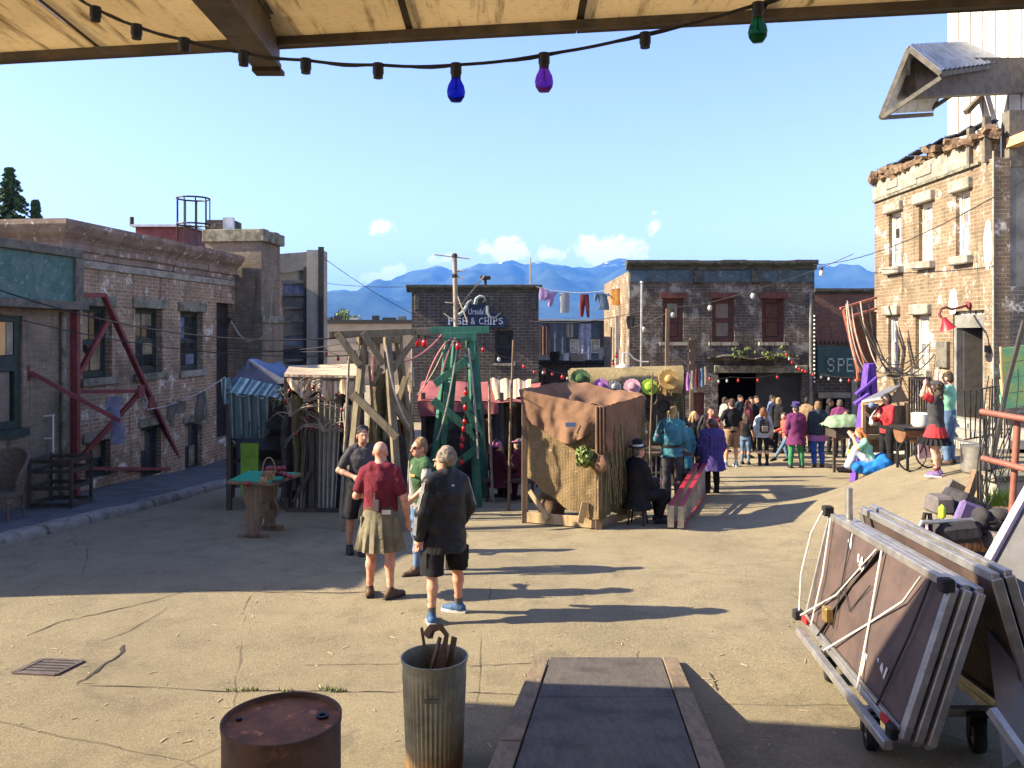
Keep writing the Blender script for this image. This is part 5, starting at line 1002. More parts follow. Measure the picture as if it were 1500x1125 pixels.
for i, (p, q, w, lab) in enumerate([((.0,.02,.45),(.08,.04,.90),.05,'curved scrap board rising from the trash can'), ((-.1,.0,.4),(.03,.1,.86),.03,'thin brown stick leaning in the trash can'), ((-.02,.1,.4),(-.1,.12,.92),.02,'short upright stick at left in the can'), ((.03,-.02,.3),(.13,.08,.87),.045,'broken board at right inside the can')]):
    b = MB(); p, q = c+Vector(p), c+Vector(q)
    if i == 0: b.tube([p, p.lerp(q,.6), q, q+Vector((-.04,0,.05)), q+Vector((-.1,0,.045)), q+Vector((-.13,0,-.01))], [.045,.035,.022,.03,.034,.04], 4)
    else: b.bar(p, q, w, .014)
    thing1('scrap_piece', lab, 'scrap', b, 'scrap')
mat('scrap_iron', (.12,.095,.085), (.08,.065,.06), 8, .7, .3); gq = G(72,978); GR = T('drain_grate', 'slotted iron drain grate in the ground at left', 'drain', gq); b = MB()
gxv, gyv = Vector((.97,-.1,0)), Vector((.25,.95,0)); hw, hd = .2, .16
b.bar(gq-gxv*hw-gyv*hd, gq+gxv*hw-gyv*hd, .03).bar(gq-gxv*hw+gyv*hd, gq+gxv*hw+gyv*hd, .03).bar(gq-gxv*hw-gyv*hd, gq-gxv*hw+gyv*hd, .05, .03).bar(gq+gxv*hw-gyv*hd, gq+gxv*hw+gyv*hd, .03)
b.build('rim', 'scrap_iron', GR)
for k in range(5): o = gyv*(hd*(-.75+.375*k)); MB().bar(gq-gxv*hw*.95+o, gq+gxv*hw*.95+o, .032, .02).build('slat', 'scrap_iron', GR)
q = gq+Vector((0,0,.006)); MB().prism([q-gxv*hw-gyv*hd, q+gxv*hw-gyv*hd, q+gxv*hw+gyv*hd, q-gxv*hw+gyv*hd], (0,0,.003)).build('slot_black_plate', 'dark_void', GR)  # flat black plate paints the shade seen between the slats
# weeds in the seams and litter
b = MB(); rg = random.Random(2)
for x, y, n in ((365,1012,26),(345,1012,20),(495,1013,36),(480,1011,24),(420,1013,12),(120,797,20)):
    for k in range(n):
        p = G(x+rg.uniform(-14,14), y+rg.uniform(-2,2)); a = rg.uniform(0,6.28); l = rg.uniform(.02,.05); e = Vector((math.cos(a)*l*.6, math.sin(a)*l*.6, l)); s = Vector((-math.sin(a),math.cos(a),0))*.006; b.add([p-s, p+s, p+e], [(0,1,2)])
b.build('seam_weeds', 'far_leaf', None, kind='stuff')
b = MB()
for k in range(330):
    p = G(rg.uniform(0,1500), rg.choice([rg.uniform(800,1100), rg.uniform(860,1100)])); a = rg.uniform(0,3.14); l = rg.choice([.006,.009,.012,.02,.035]); d = Vector((math.cos(a),math.sin(a),0)); b.bar(p-d*l+Vector((0,0,.005)), p+d*l+Vector((0,0,.006)), .008, .004)
mat('litter', (.5,.42,.28), (.3,.24,.15), 3, .9, 0); b.build('straw_litter', 'litter', None, kind='stuff')
# ---------------------------------------------------------------- dolly of stage decks on the right
t = NT('deck_brown'); mp = t.n('Mapping', Vector=t.co()); mp.inputs['Scale'].default_value = (1,9,2); sc_ = t.noise(3, 8, .8, mp.outputs[0], .8)
col = t.mix(t.ramp(t.noise(2.5, 6, .7), .4, .64), (.088,.06,.053), (.058,.041,.037)); col = t.mix(t.ramp(sc_, .6, .72, 0, .5), col, (.17,.14,.125)); col = t.mix(t.ramp(t.noise(22, 6, .8), .58, .74, 0, .5), col, (.04,.03,.028)); t.out(col, t.ramp(sc_, .4, .7, .55, .85), 0, .3); mat('deck_grey', (.145,.145,.155), (.12,.12,.128), 2, .6, .15); mat('rubber', (.018,.018,.019), (.03,.03,.03), 8, .8, .3); mat('rope', (.62,.60,.55), (.5,.48,.44), 40, .9, .3); mat('strap', (.03,.028,.03), (.045,.04,.04), 10, .8, .2); mat('brass', (.45,.33,.12), (.3,.2,.08), 10, .4, .2, metal=.7); mat('tape_red', (.55,.03,.03), None, 5, .6, 0)
DK = T('stage_deck_dolly', 'wheeled dolly loaded with leaning stage deck panels', 'dolly', gz(Vector((2.9,6.4,0))))
b0, b1, t0, t1 = Vector((2.68,7.57,.34)), Vector((2.51,5.35,.34)), Vector((2.88,7.5,1.31)), Vector((2.86,5.4,1.31))
nr = (b1-b0).cross(t0-b0).normalized(); nr = -nr if nr.x > 0 else nr
def deck(off, face, m_=None, rev=False):
    o = nr*off; A, B, C, D_ = b0+o, b1+o, t1+o, t0+o
    dk = MB().prism([A.lerp(C,.02)+nr*.0, B.lerp(D_,.02), C.lerp(A,.02), D_.lerp(B,.02)], -nr*.03).build('deck_panel', m_ or 'deck_brown', DK)
    for p, q in ((A,B),(D_,C),(A,D_),(B,C)): MB().bar(p-nr*.015, q-nr*.015, .055, .062).build('edge_rail', 'alu', dk, bevel=.006)
    MB().bar(A.lerp(D_,.06)+nr*.028, B.lerp(C,.06)+nr*.028, .02, .02).build('edge_lip', 'galv', dk)
for k in range(3): deck(-.085*k, k == 0)
nr_s = nr; b0, b1, t0, t1 = Vector((3.40,7.57,.34)), Vector((3.42,5.35,.34)), Vector((3.16,7.5,1.36)), Vector((3.14,5.4,1.36))
nr = (b1-b0).cross(t0-b0).normalized(); nr = -nr if nr.x > 0 else nr
for k in range(2): deck(-.085*k, True)
nr = nr_s; b0, b1, t0, t1 = Vector((2.68,7.57,.34)), Vector((2.51,5.35,.34)), Vector((2.88,7.5,1.31)), Vector((2.86,5.4,1.31))
bars(DK, 'galv', [(Vector((2.6,7.5,.27)), Vector((2.45,5.4,.27)), .06, .06, 'frame_rail'), (Vector((3.45,7.5,.27)), Vector((3.45,5.4,.27)), .06, .06, 'frame_rail'), (Vector((2.62,7.0,.27)), Vector((3.45,7.0,.27)), .06, .06, 'frame_rail'), (Vector((2.5,5.9,.27)), Vector((3.45,5.9,.27)), .06, .06, 'frame_rail')])
for (x, y) in ((2.70,7.05),(2.55,5.9),(3.28,5.85),(3.4,7.05)):
    rw_ = .125; q = Vector((x,y,ground_z(x,y)+rw_)); rot = Matrix.Rotation(math.pi/2,3,'Y') @ Matrix.Rotation(.25,3,'X')
    w = MB().lathe([(rw_*.55,-.035),(rw_*.9,-.04),(rw_,-.02),(rw_,.02),(rw_*.9,.04),(rw_*.55,.035)], q, 24, cap=False, rot=rot).build('tyre', 'rubber', DK, True); MB().lathe([(.001,-.03),(rw_*.2,-.04),(rw_*.58,-.025),(rw_*.58,.025),(rw_*.2,.04),(.001,.03)], q, 18, cap=False, rot=rot).build('hub', 'galv', w, True)
    MB().bar(q+Vector((-.055,0,0)), q+Vector((-.055,0,.14)), .012, .05).bar(q+Vector((.055,0,0)), q+Vector((.055,0,.14)), .012, .05).box(q+Vector((0,0,.145)), (.13,.1,.015)).build('caster_fork', 'iron', DK)
MB().tube([Vector((2.97,7.3,1.2)), Vector((2.97,7.3,1.60))], .03, 12).build('upright_pipe', 'galv', DK, True)
def onf(u, v, o=.03): return b0.lerp(b1,u).lerp(t0.lerp(t1,u),v)+nr*(o+.012)       # a point on the near deck face
def rope(name, pts, r=.008, m_='rope'): MB().tube([onf(*p) for p in pts], r, 6).build(name, m_, DK, True)
rope('rope', [(.0,1.03,.06),(-.02,.8,.1),(-.04,.4,.09),(-.02,.02,.04)]); rope('rope', [(.06,1.0),(.12,.5),(.13,.05)]); rope('rope', [(-.02,.02),(.3,.45),(.52,.97)]); rope('rope', [(.33,.0),(.6,.42),(.8,.75),(.86,.97)]); rope('rope', [(.56,.98),(.62,.5),(.68,.0)]); rope('rope', [(.92,.98),(.9,.6),(.84,.05)], .009, 'cable'); rope('cord', [(.28,.98),(.32,.55),(.35,.2)], .006, 'cable'); rope('cord', [(.12,.15),(.3,.5),(.5,.9)], .006, 'cable'); rope('cord', [(.35,.55),(.45,.42),(.55,.7)], .005, 'cable')
MB().bar(onf(.54,.97,.02), onf(.30,.30,.02), .05, .006).build('ratchet_strap', 'strap', DK); MB().box(onf(.29,.27,.05), (.07,.1,.12)).build('ratchet', 'brass', DK, bevel=.01); MB().bar(onf(.29,.25,.02), onf(.22,.03,.02), .04, .006).build('strap_tail', 'strap', DK)
for u_ in (.05,.92): MB().box(onf(u_,.03,.03), (.02,.12,.05)).build('red_mark', 'tape_red', DK)
for c_ in (onf(-.03,.02,.04), onf(.0,1.04,.02), onf(.98,.02,.02), onf(1.0,1.0,.02)): MB().box(c_, (.09,.08,.09)).build('corner_block', 'rubber', DK, bevel=.01)
du, dv_ = (b1-b0).normalized(), (t0-b0).normalized()
def mark(u, v, s, pts, flip=1):
    c = onf(u, v, -.004); MB().prism([c+du*x*s+dv_*y*s*flip for x, y in pts], nr*.003).build('tape_mark', 'white_paint', DK)
for (u, v, fl) in ((.33,.80,1), (.70,.25,1)):
    mark(u-.075, v+.02, .17, [(-.5,0),(.5,-.1),(.1,.9)]); mark(u-.06, v-.16, .16, [(-.15,0),(.1,-.05),(.2,1.0),(-.05,1.05)])
    for k, (x0, x1) in enumerate(((0,.25),(.5,.25),(.5,.75),(1.0,.75))):
        mark(u+.03, v-.12, .17, [(x0,1),(x0+.16,1),(x1+.16,0),(x1,0)])
LP = T('leaning_board', 'large grey board with pale edge leaning at right edge', 'board', Vector((3.8,5.6,0)))
qa, qb, qc, qd = P(1436,842,6.0), P(1530,672,6.5), P(1660,1000,5.5), P(1470,1126,5.0)
MB().prism([qa,qb,qc,qd], (.03,.02,.01)).build('board', 'deck_grey', LP)
mat('edge_lilac', (.62,.54,.66), (.5,.44,.55), 5, .4, .1); MB().bar(qa+Vector((-.01,-.02,0)), qb+Vector((-.01,-.02,0)), .05, .05).build('edge_strip', 'edge_lilac', LP); MB().bar(P(1452,1040,4.95), P(1530,1150,4.6), .05, .05).build('lower_rail', 'alu', LP)
# cart of bags behind the dolly
BC = T('luggage_cart', 'low black cart with bent tube handles behind the dolly', 'cart', gz(Vector((5.0,9.2,0))))
cz = .55
MB().bx(4.45, 5.6, 8.6, 9.9, cz-.05, cz).build('deck', 'rubber', BC)
for x, y in ((4.55,8.7),(5.5,8.7),(4.55,9.8),(5.5,9.8)): MB().tube([(x,y,ground_z(x,y)+.1),(x,y,cz)], .03, 8).build('leg', 'iron', BC); MB().ball((x,y,ground_z(x,y)+.09), .09, 10).build('wheel', 'rubber', BC, True)
MB().tube([P(1352,800,8.6),P(1352,765,8.6),P(1355,752,8.6),P(1362,752,8.6),P(1364,800,8.6)], .022, 8).build('tube_handle', 'rubber', BC, True); MB().tube([P(1345,775,8.55),P(1350,765,8.55),P(1400,763,8.7),P(1425,762,8.7)], .025, 8).build('push_bar', 'galv', BC, True)
mat('plastic_grey', (.14,.125,.12), (.11,.10,.098), 4, .6, .1); mat('fabric_black', (.03,.028,.032), (.05,.047,.05), 6, .9, .4, 20, dist=.02); mat('fabric_purple', (.16,.12,.28), (.12,.09,.22), 5, .9, .3); stripes('plaid_orange', [((.60,.30,.16),3),((.25,.12,.08),1),((.7,.48,.3),2)], .09); mat('lime_plastic', (.40,.62,.04), None, 5, .5, 0); mat('pink_plastic', (.62,.28,.50), None, 5, .6, 0)
def bag(name, lab, cat, px, py, Y, s, m_, rot=(0,0,0), bev=.03):
    q = P(px, py, Y); R = Matrix.Rotation(rot[2],3,'Z') @ Matrix.Rotation(rot[1],3,'Y') @ Matrix.Rotation(rot[0],3,'X'); b = MB(); b.box(q, s, R, 0, .9); return thing1(name, lab, cat, b, m_, bevel=bev)
bag('duffel_bag','long black duffel bag at the cart front','bag',1398,778,8.7,(.5,.3,.22),'fabric_black',(0,-.1,0),.06); bag('folded_chair','grey folded chair upright behind the black case','chair',1398,728,9.7,(.3,.06,.34),'plastic_grey',(0,.5,0),.01); bag('wire_crate','shallow dark crate at the cart right end','crate',1470,792,8.7,(.4,.35,.18),'plastic_grey',(0,.1,0),.01); bag('storage_bin','grey plastic storage bin at left of the cart pile','bin',1376,738,9.4,(.24,.3,.2),'plastic_grey'); bag('equipment_case','dark equipment case with pale edge on the cart','case',1412,742,9.5,(.4,.5,.28),'fabric_black',(0,.5,0)); bag('tote_bag','purple fabric tote leaning on the cart','bag',1418,760,9.1,(.3,.12,.36),'fabric_purple',(0,.35,0)); bag('plaid_blanket','folded orange plaid blanket on the cart','blanket',1405,792,8.9,(.75,.4,.14),'plaid_orange',(0,.06,0),.05); bag('lime_bottle','lime green bottle between the cart handles','bottle',1380,750,9.0,(.08,.08,.16),'lime_plastic'); bag('pink_bag','pink plastic bag low on the cart','bag',1366,786,8.8,(.2,.2,.2),'pink_plastic'); bag('black_coat','black coat heaped over the cart bags','coat',1448,772,9.0,(.5,.4,.22),'fabric_black',(0,-.3,0),.08); bag('pink_pouch','dusky pink pouch at right of the black coat','pouch',1462,772,8.9,(.16,.14,.2),'hat_purple',(0,.3,0)); bag('white_tub','white tub behind the lime bottle','tub',1393,775,9.1,(.2,.2,.2),'white_paint')
b = MB(); 
for k in range(9): q = P(1432+k*5, 768+random.uniform(-14,16), 8.8); b.ball(q, (random.uniform(.08,.16), .12, random.uniform(.05,.1)), 10)
thing1('crumpled_jacket', 'crumpled black jacket spilling over the cart', 'jacket', b, 'fabric_black', smooth=True)
# planter wall, pipe railing and wire tangle on the right
PW = T('planter_wall', 'low tan concrete planter wall with grass tufts', 'wall', gz(Vector((6.2,10,0))))
MB().prism([(5.70,9.75,-.2),(9.5,10.4,-.2),(9.5,10.65,-.2),(5.62,10.0,-.2)], (0,0,1.42)).build('wall_block', 'concrete', PW, bevel=.02); MB().prism([(5.64,9.7,1.223),(9.5,10.33,1.223),(9.5,10.7,1.223),(5.56,10.05,1.223)], (0,0,.07)).build('coping', 'stone_mossy', PW, bevel=.01)
mat('grass', (.17,.30,.03), (.11,.22,.025), 8, .7, 0); b = MB()
for k in range(160):
    p = P(1462+rg.uniform(-14,14), 742, 9.4); p.z += rg.uniform(-.05,.05); a = rg.uniform(-1,1); l = rg.uniform(.1,.26); b.add([p+Vector((-.008,0,0)), p+Vector((.008,0,0)), p+Vector((a*.12,rg.uniform(-.08,.08),l))], [(0,1,2)])
b.build('grass_tuft', 'grass', PW, kind='stuff'); MB().ball(P(1460,748,9.5), (.28,.2,.1), 10).build('soil', 'rubble', PW, True)
mat('pipe_rust', (.26,.10,.07), (.18,.07,.05), 6, .6, .2); PR = T('pipe_railing', 'rust red pipe railing in front of the planter wall', 'railing', P(1480,745,8.8))
for p, q in ((P(1437,603,8.8),P(1520,617,8.3)), (P(1439,671,8.8),P(1520,692,8.3)), (P(1491,610,8.6),P(1480,790,8.6))): MB().tube([p,q], .034, 10).build('pipe', 'pipe_rust', PR, True)
IR = T('iron_railing', 'black wrought iron railing beside the house door', 'railing', P(1450,650,14.5)); b = MB(); 
for y_ in (570, 640): MB().tube([P(1413,y_+4,15),P(1470,y_-6,13.5)], .015, 5).build('rail', 'iron', IR)
for k in range(9): x = 1415+k*6.5; MB().tube([P(x,642,14.8-k*.15),P(x+rg.uniform(-3,3),572-k*.8,14.8-k*.15)], .011, 4).build('bar', 'iron', IR)
WT_ = T('wire_tangle', 'tangle of thin dark wires hanging over the pipe railing', 'wires', P(1450,700,9.0))
for k in range(16):
    rg2 = random.Random(k); x0, y0 = 1438+rg2.uniform(-3,55), rg2.uniform(540,640); x1, y1 = 1436+rg2.uniform(-3,12) if k % 2 else 1440+rg2.uniform(0,55), rg2.uniform(700,745); mx, my = (x0+x1)/2+rg2.uniform(-30,30), (y0+y1)/2+rg2.uniform(0,40)
    MB().tube([P((1-t_)**2*x0+2*t_*(1-t_)*mx+t_*t_*x1, (1-t_)**2*y0+2*t_*(1-t_)*my+t_*t_*y1, 9.1+.2*math.sin(t_*3+k)) for t_ in [i/14 for i in range(15)]], .006, 4).build('wire', 'cable', WT_)
MB().tube([P(1500,470,10),P(1476,560,10),P(1450,690,9.4)], .03, 6).build('thick_cable', 'cable', WT_)
MB().tube([P(1436,610,9.1),P(1436,760,9.1)], .012, 5).build('chain', 'cable', WT_); MB().tube([P(1444,600,9.1),P(1446,770,9.1)], .014, 5).build('chain', 'cable', WT_)
PL = T('prop_post', 'leaning timber prop against the planter wall end', 'post', P(1425,760,9.6)); MB().bar(P(1411,750,9.4), P(1431,690,9.5), .06, .1).build('prop', 'timber_brown', PL); MB().bar(P(1433,760,9.5), P(1433,690,9.6), .1, .12).build('post', 'timber_tan', PL)
mat('screen_green', (.12,.38,.20), (.35,.42,.10), 3, .5, .1, c3=(.5,.22,.06)); GS = T('green_screen_panel', 'green and orange translucent panel at right edge', 'panel', P(1490,600,12.5))
for k in range(4): MB().prism([P(1466,511+k*22.5,12.5),P(1540,500+k*22.5,12.5),P(1540,521+k*22.5,12.5),P(1468,532+k*22.5,12.5)], (0,.04,0)).build('sheet_panel', 'screen_green', GS)
MB().tube([P(1466,508,12.4),P(1472,640,12.4)], .02, 6).build('frame_post', 'timber_tan', GS)
qd_ = P(1425,625,14.2); thing1('metal_drum', 'dull metal tub beside the iron railing', 'tub', MB().lathe([(.17,0),(.19,.05),(.19,.42),(.2,.45),(.18,.45)], (qd_.x,qd_.y,ground_z(qd_.x,qd_.y)+.0), 16), 'galv', smooth=True)
# retaining steps
MB_ = MB(); q = P(1440,655,15.5); ST = T('stone_landing', 'low concrete landing below the house door', 'steps', gz(Vector((9.2,17,0))))
for k in range(4): MB().bx(9.0+.35*k, 10.35, 16.2, 19.9, ground_z(9.5,18)-.4, ground_z(9.3,18)+.02+.17*(k+1)-.1).build('step', 'concrete', ST, bevel=.015)
# ---------------------------------------------------------------- left pavement furniture
WC = T('wicker_chair', 'round backed brown wicker armchair on the left pavement', 'chair', Vector((-8.35,13.55,ground_z(-8,13.5)+.125))); l = WC.location.copy(); mat('wicker_dark', (.15,.115,.085), (.09,.07,.052), 30, .85, .8, 110)
def shell(u, v):
    a = math.radians(-30+240*u); r = .30+.06*v; return l+Vector((r*math.cos(a), .06+r*math.sin(a)*.9, .40+v*(.52*math.sin(math.radians(180*u))**.6+.18)))
MB().grid(shell, 24, 8, 0, .03).build('back', 'wicker_dark', WC, 2); MB().lathe([(.30,.36),(.32,.40),(.31,.45),(.001,.46)], l, 20).build('seat', 'wicker_dark', WC, True)
MB().tube([shell(k/24,1) for k in range(25)], .03, 6).build('rim', 'wicker_dark', WC, True)
for x, y in ((-.22,-.2),(.22,-.2),(-.2,.22),(.2,.22)): MB().tube([l+Vector((x*1.15,y*1.15,0)), l+Vector((x,y,.4))], .022, 6).build('leg', 'wicker_dark', WC)
CR = T('slatted_crate', 'open slatted timber crate frame beside the wicker chair', 'crate', Vector((-8.1,15.0,ground_z(-8,15)+.125))); zc = CR.location.z; x0, x1, y0, y1 = P(48,0,14.9).x, P(117,0,15.1).x, 14.8, 15.5
for z in (.06,.36,.66,.84):
    for ya, yb, xa, xb in ((y0,y0,x0,x1),(y1,y1,x0,x1),(y0,y1,x0,x0),(y0,y1,x1,x1)): MB().bar((xa,ya,zc+z),(xb,yb,zc+z), .03, .07).build('slat', 'timber_dark', CR)
for x in (x0,x1):
    for y in (y0,y1): MB().bar((x,y,zc),(x,y,zc+.9), .05).build('post', 'timber_dark', CR)
PF = T('towel_rack', 'thin white pipe rack standing behind the crate', 'rack', Vector((-8.5,15.6,zc))); 
for p, q in (((78,608),(78,715)),((42,612),(80,608)),((40,643),(78,642)),((48,690),(78,684))): MB().tube([P(*p,15.55),P(*q,15.55)], .016, 6).build('pipe', 'white_paint', PF)
# ---------------------------------------------------------------- clothes on the lines
def garment(label, cat, lofts, Y, m_, name='garment', depth=.05):
    c0 = lofts[0][0]; R = T(name, label, cat, P((c0[1]+c0[2])/2, c0[0], Y)); out = []
    for rows in lofts:
        b = MB(); pr = []
        for i, (y, xl, xr) in enumerate(rows): a, e = P(xl,y,Y), P(xr,y,Y); pr.append(((a+e)/2+Vector((0,.02*math.sin(i*2.1),0)), (e.x-a.x)/2, depth*(.5 if i == 0 else 1)))
        b.loft(pr, 24, fn=lambda a, i: 1+.0*a); 
        for v in b.v: v.y += .05*noise.noise(v*6); v.x += .03*noise.noise(v*5+Vector((9,0,0)))
        b.build('panel', m_, R, True)
    return R
mat('wash_lilac', (.30,.20,.38), (.24,.16,.30), 6, .9, .3); mat('wash_grey', (.26,.29,.33), (.22,.25,.28), 6, .9, .2); mat('wash_maroon', (.12,.02,.03), (.09,.016,.022), 6, .9, .2); mat('wash_blue', (.10,.16,.24), (.07,.12,.18), 6, .9, .2); mat('wash_orange', (.62,.30,.07), (.5,.24,.06), 6, .9, .2); mat('wash_tan', (.22,.19,.15), (.16,.14,.11), 6, .9, .2); mat('wash_coverall', (.20,.21,.30), (.15,.16,.23), 6, .9, .2); mat('wash_black', (.03,.03,.03), None, 6, .9, .2); mat('wash_white', (.55,.53,.48), (.45,.43,.38), 6, .9, .2)
Yw = 31.5
garment('lilac blouse pegged beside the fish shop', 'blouse', [[(422,791,798),(428,790,806),(434,789,808),(440,790,800)],[(428,800,817),(434,802,812),(442,803,810),(449,802,808)]], Yw, 'wash_lilac')
garment('grey towel on the high washing line', 'towel', [[(429,820,834),(440,820,834),(458,820,833)]], Yw, 'wash_grey', 'towel'); garment('maroon trousers on the high washing line', 'trousers', [[(431,850,862),(440,849,863),(446,849,857),(464,849,854)],[(431,853,862),(440,855,863),(448,857,863),(465,860,864)]], Yw, 'wash_maroon', 'trousers')
garment('blue shirt on the high washing line', 'shirt', [[(430,873,891),(436,876,890),(446,877,892),(454,878,893)],[(430,872,878),(436,870,875),(441,870,874)],[(430,887,892),(434,890,894)]], Yw, 'wash_blue', 'shirt'); garment('orange towel beside the warehouse wall', 'towel', [[(423,894,915),(434,894,915),(447,895,914)]], Yw, 'wash_orange', 'towel'); garment('black shorts hanging by the warehouse corner', 'shorts', [[(463,918,929),(470,917,930),(482,919,928)]], 28.3, 'wash_black', 'shorts')
garment('pale blue coverall hanging on the red brace', 'coverall', [[(581,160,180),(590,158,179),(600,162,176),(612,163,175),(628,162,182),(650,163,182)],[(583,156,162),(594,155,161),(602,156,160)]], 15.8, 'wash_coverall', 'coverall'); garment('drab trousers on the low left line', 'trousers', [[(590,243,258),(600,244,259),(612,244,256),(625,251,256)],[(587,258,272),(598,257,273),(605,258,268)]], 17.2, 'wash_tan', 'trousers'); garment('drab long shirt on the low left line', 'shirt', [[(575,287,300),(585,287,301),(600,286,299),(621,285,296)],[(573,296,302),(590,299,303),(617,301,305)]], 17.6, 'wash_tan', 'shirt')
garment('white rag on the terrace line', 'cloth', [[(510,877,886),(516,877,887),(526,878,882)]], 38, 'wash_white', 'rag'); garment('black cloth on the terrace line', 'cloth', [[(515,806,820),(522,805,820),(530,806,818)]], 39.5, 'wash_black', 'rag'); garment('tan sheet on the terrace line', 'sheet', [[(518,836,857),(524,836,857),(529,837,857)]], 39.6, 'render_beige', 'sheet'); garment('small white notice cloth on the terrace', 'cloth', [[(517,825,833),(522,825,833),(528,825,833)]], 39.4, 'white_paint', 'rag')
for k, (x, m__) in enumerate(((1008,'hat_purple'),(1014,'wash_tan'),(1020,'wash_maroon'),(1028,'wash_blue'),(1034,'wash_tan'))): garment(['purple scarf','tan scarf','maroon scarf','blue scarf','olive scarf'][k]+' hanging right of the straw hat', 'scarf', [[(545-k*2,x-2,x+2),(560-k*2,x-3,x+3),(572-k*2,x-2.5,x+2.5)]], 20, m__, 'scarf')
garment('grey work shirt hanging left of the red awning', 'shirt', [[(540,598,612),(552,600,611),(566,601,612)]], 16.5, 'wash_tan', 'shirt')
# ---------------------------------------------------------------- cables, lines and strings of bulbs
def sagline(p, q, sag, n=16): return [Vector(p).lerp(Vector(q), i/n)-Vector((0,0,sag*4*(i/n)*(1-i/n))) for i in range(n+1)]
def line(label, p, q, sag, r=.01, m_='cable', cat='cable', name='cable'): return thing1(name, label, cat, MB().tube(sagline(p, q, sag), r, 5), m_, loc=Vector(p))
line('washing line between fish shop and warehouse', P(786,420,Yw), P(918,418,Yw), .25, .012, 'rope', 'clothesline', 'clothesline'); line('washing line along the left brick wall', P(215,600,16.8), P(330,552,17.8), .12, .01, 'rope', 'clothesline', 'clothesline'); line('washing line over the dark terrace', P(846,519,38), P(905,500,38), .05, .014, 'rope', 'clothesline', 'clothesline')
line('upper black cable from left edge to tower', P(-20,418,13), P(530,492,13.6), .35, .013); line('middle black cable across the left windows', P(-20,455,13), P(530,520,13.6), .25, .009); line('lower grey cable across the left building', P(315,505,22), P(540,512,14.2), .1, .009); line('second grey cable below the lower cable', P(315,513,22), P(540,497,14.2), .12, .009)
line('guy wire from grey block down to fish shop', P(470,375,29), P(605,460,34), .1, .012); line('thin line over the beige roof', P(470,414,45), P(600,420,45), .1, .014); line('long light line up to right house', P(1190,388,28.8), P(1502,262,14), .35, .012); line('cable from warehouse pole to left', P(775,470,30), P(940,455,28), .2, .012)
thing1('loose_cable', 'grey loop of cable sagging off the brick pier', 'cable', MB().tube([P(x,y,23) for x,y in ((398,430),(396,465),(394,485),(380,497),(362,500),(350,490),(343,478),(338,470))], .018, 5), 'concrete')
# overhead coloured bulbs on our canopy
def bulb_profile(s): return [(.001,0),(.018*s,.002*s),(.029*s,.018*s),(.032*s,.035*s),(.028*s,.055*s),(.018*s,.075*s),(.013*s,.09*s)]
def glassy(name, c):
    t = NT(name); t.out(c, .05, 0, .5); t.b.inputs['Transmission Weight'].default_value = .55; t.b.inputs['IOR'].default_value = 1.15
glassy('glass_blue', (.015,.03,.62)); glassy('glass_violet', (.25,.05,.55)); glassy('glass_green', (.01,.13,.055)); glassy('glass_clear', (.8,.8,.76))
FS = T('festoon_string', 'black festoon string with blue, violet and green bulbs overhead', 'string lights', P(660,95,2.85))
mat('socket', (.02,.02,.02), (.03,.03,.03), 8, .5, .2)
knots = [(100,-14),(140,12),(200,38),(270,58),(357,77),(448,88),(554,95),(668,95),(797,80),(945,50),(1110,6),(1180,-18)]
KP = [P(x,y,2.85-.0002*(x-600)) for x, y in knots]; path = []
for a, b in zip(KP, KP[1:]): path += [a.lerp(b, i/6)-Vector((0,0,.006*math.sin(math.pi*i/6))) for i in range(6)]
MB().tube(path, .0055, 6).build('cord', 'cable', FS, True); MB().tube([p+Vector((.004,.006,.004*math.sin(i*.9))) for i, p in enumerate(path)], .004, 5).build('cord', 'cable', FS, True)
for (x, y), p in list(zip(knots, KP))[1:-1]:
    s = MB().lathe([(.012,.006),(.019,.004),(.0195,-.03),(.017,-.034),(.0165,-.046),(.010,-.046)], p, 14).build('socket', 'socket', FS, True)
    g_ = {668: 'glass_blue', 797: 'glass_violet', 1110: 'glass_green'}.get(x)
    if g_: MB().lathe([(r_, z_-.128) for r_, z_ in bulb_profile(1.0)], p, 20).build('bulb', g_, s, 2); MB().tube([p-Vector((0,0,.05)), p-Vector((0,0,.085)), p-Vector((-.006,0,.088))], .003, 4).build('filament', 'iron', s)
def string(label, pts, n, mats, sag, r=.055, cord=.01, group=None, seed=1):
    rg = random.Random(seed); R = T('string_lights', label, 'string lights', pts[0]); path = []
    for a, b in zip(pts, pts[1:]): path += sagline(a, b, sag, 14)
    MB().tube(path, cord, 5).build('cord', 'cable', R)
    for k in range(n):
        p = path[min(len(path)-1, int((k+.5)/n*len(path)))]; MB().lathe([(r*.45,.0),(r*.45,-r*.9)], p, 8).build('socket', 'socket', R); MB().ball(p-Vector((0,0,r*1.7)), (r*.75,r*.75,r), 8).build('bulb', rg.choice(mats), R, True)
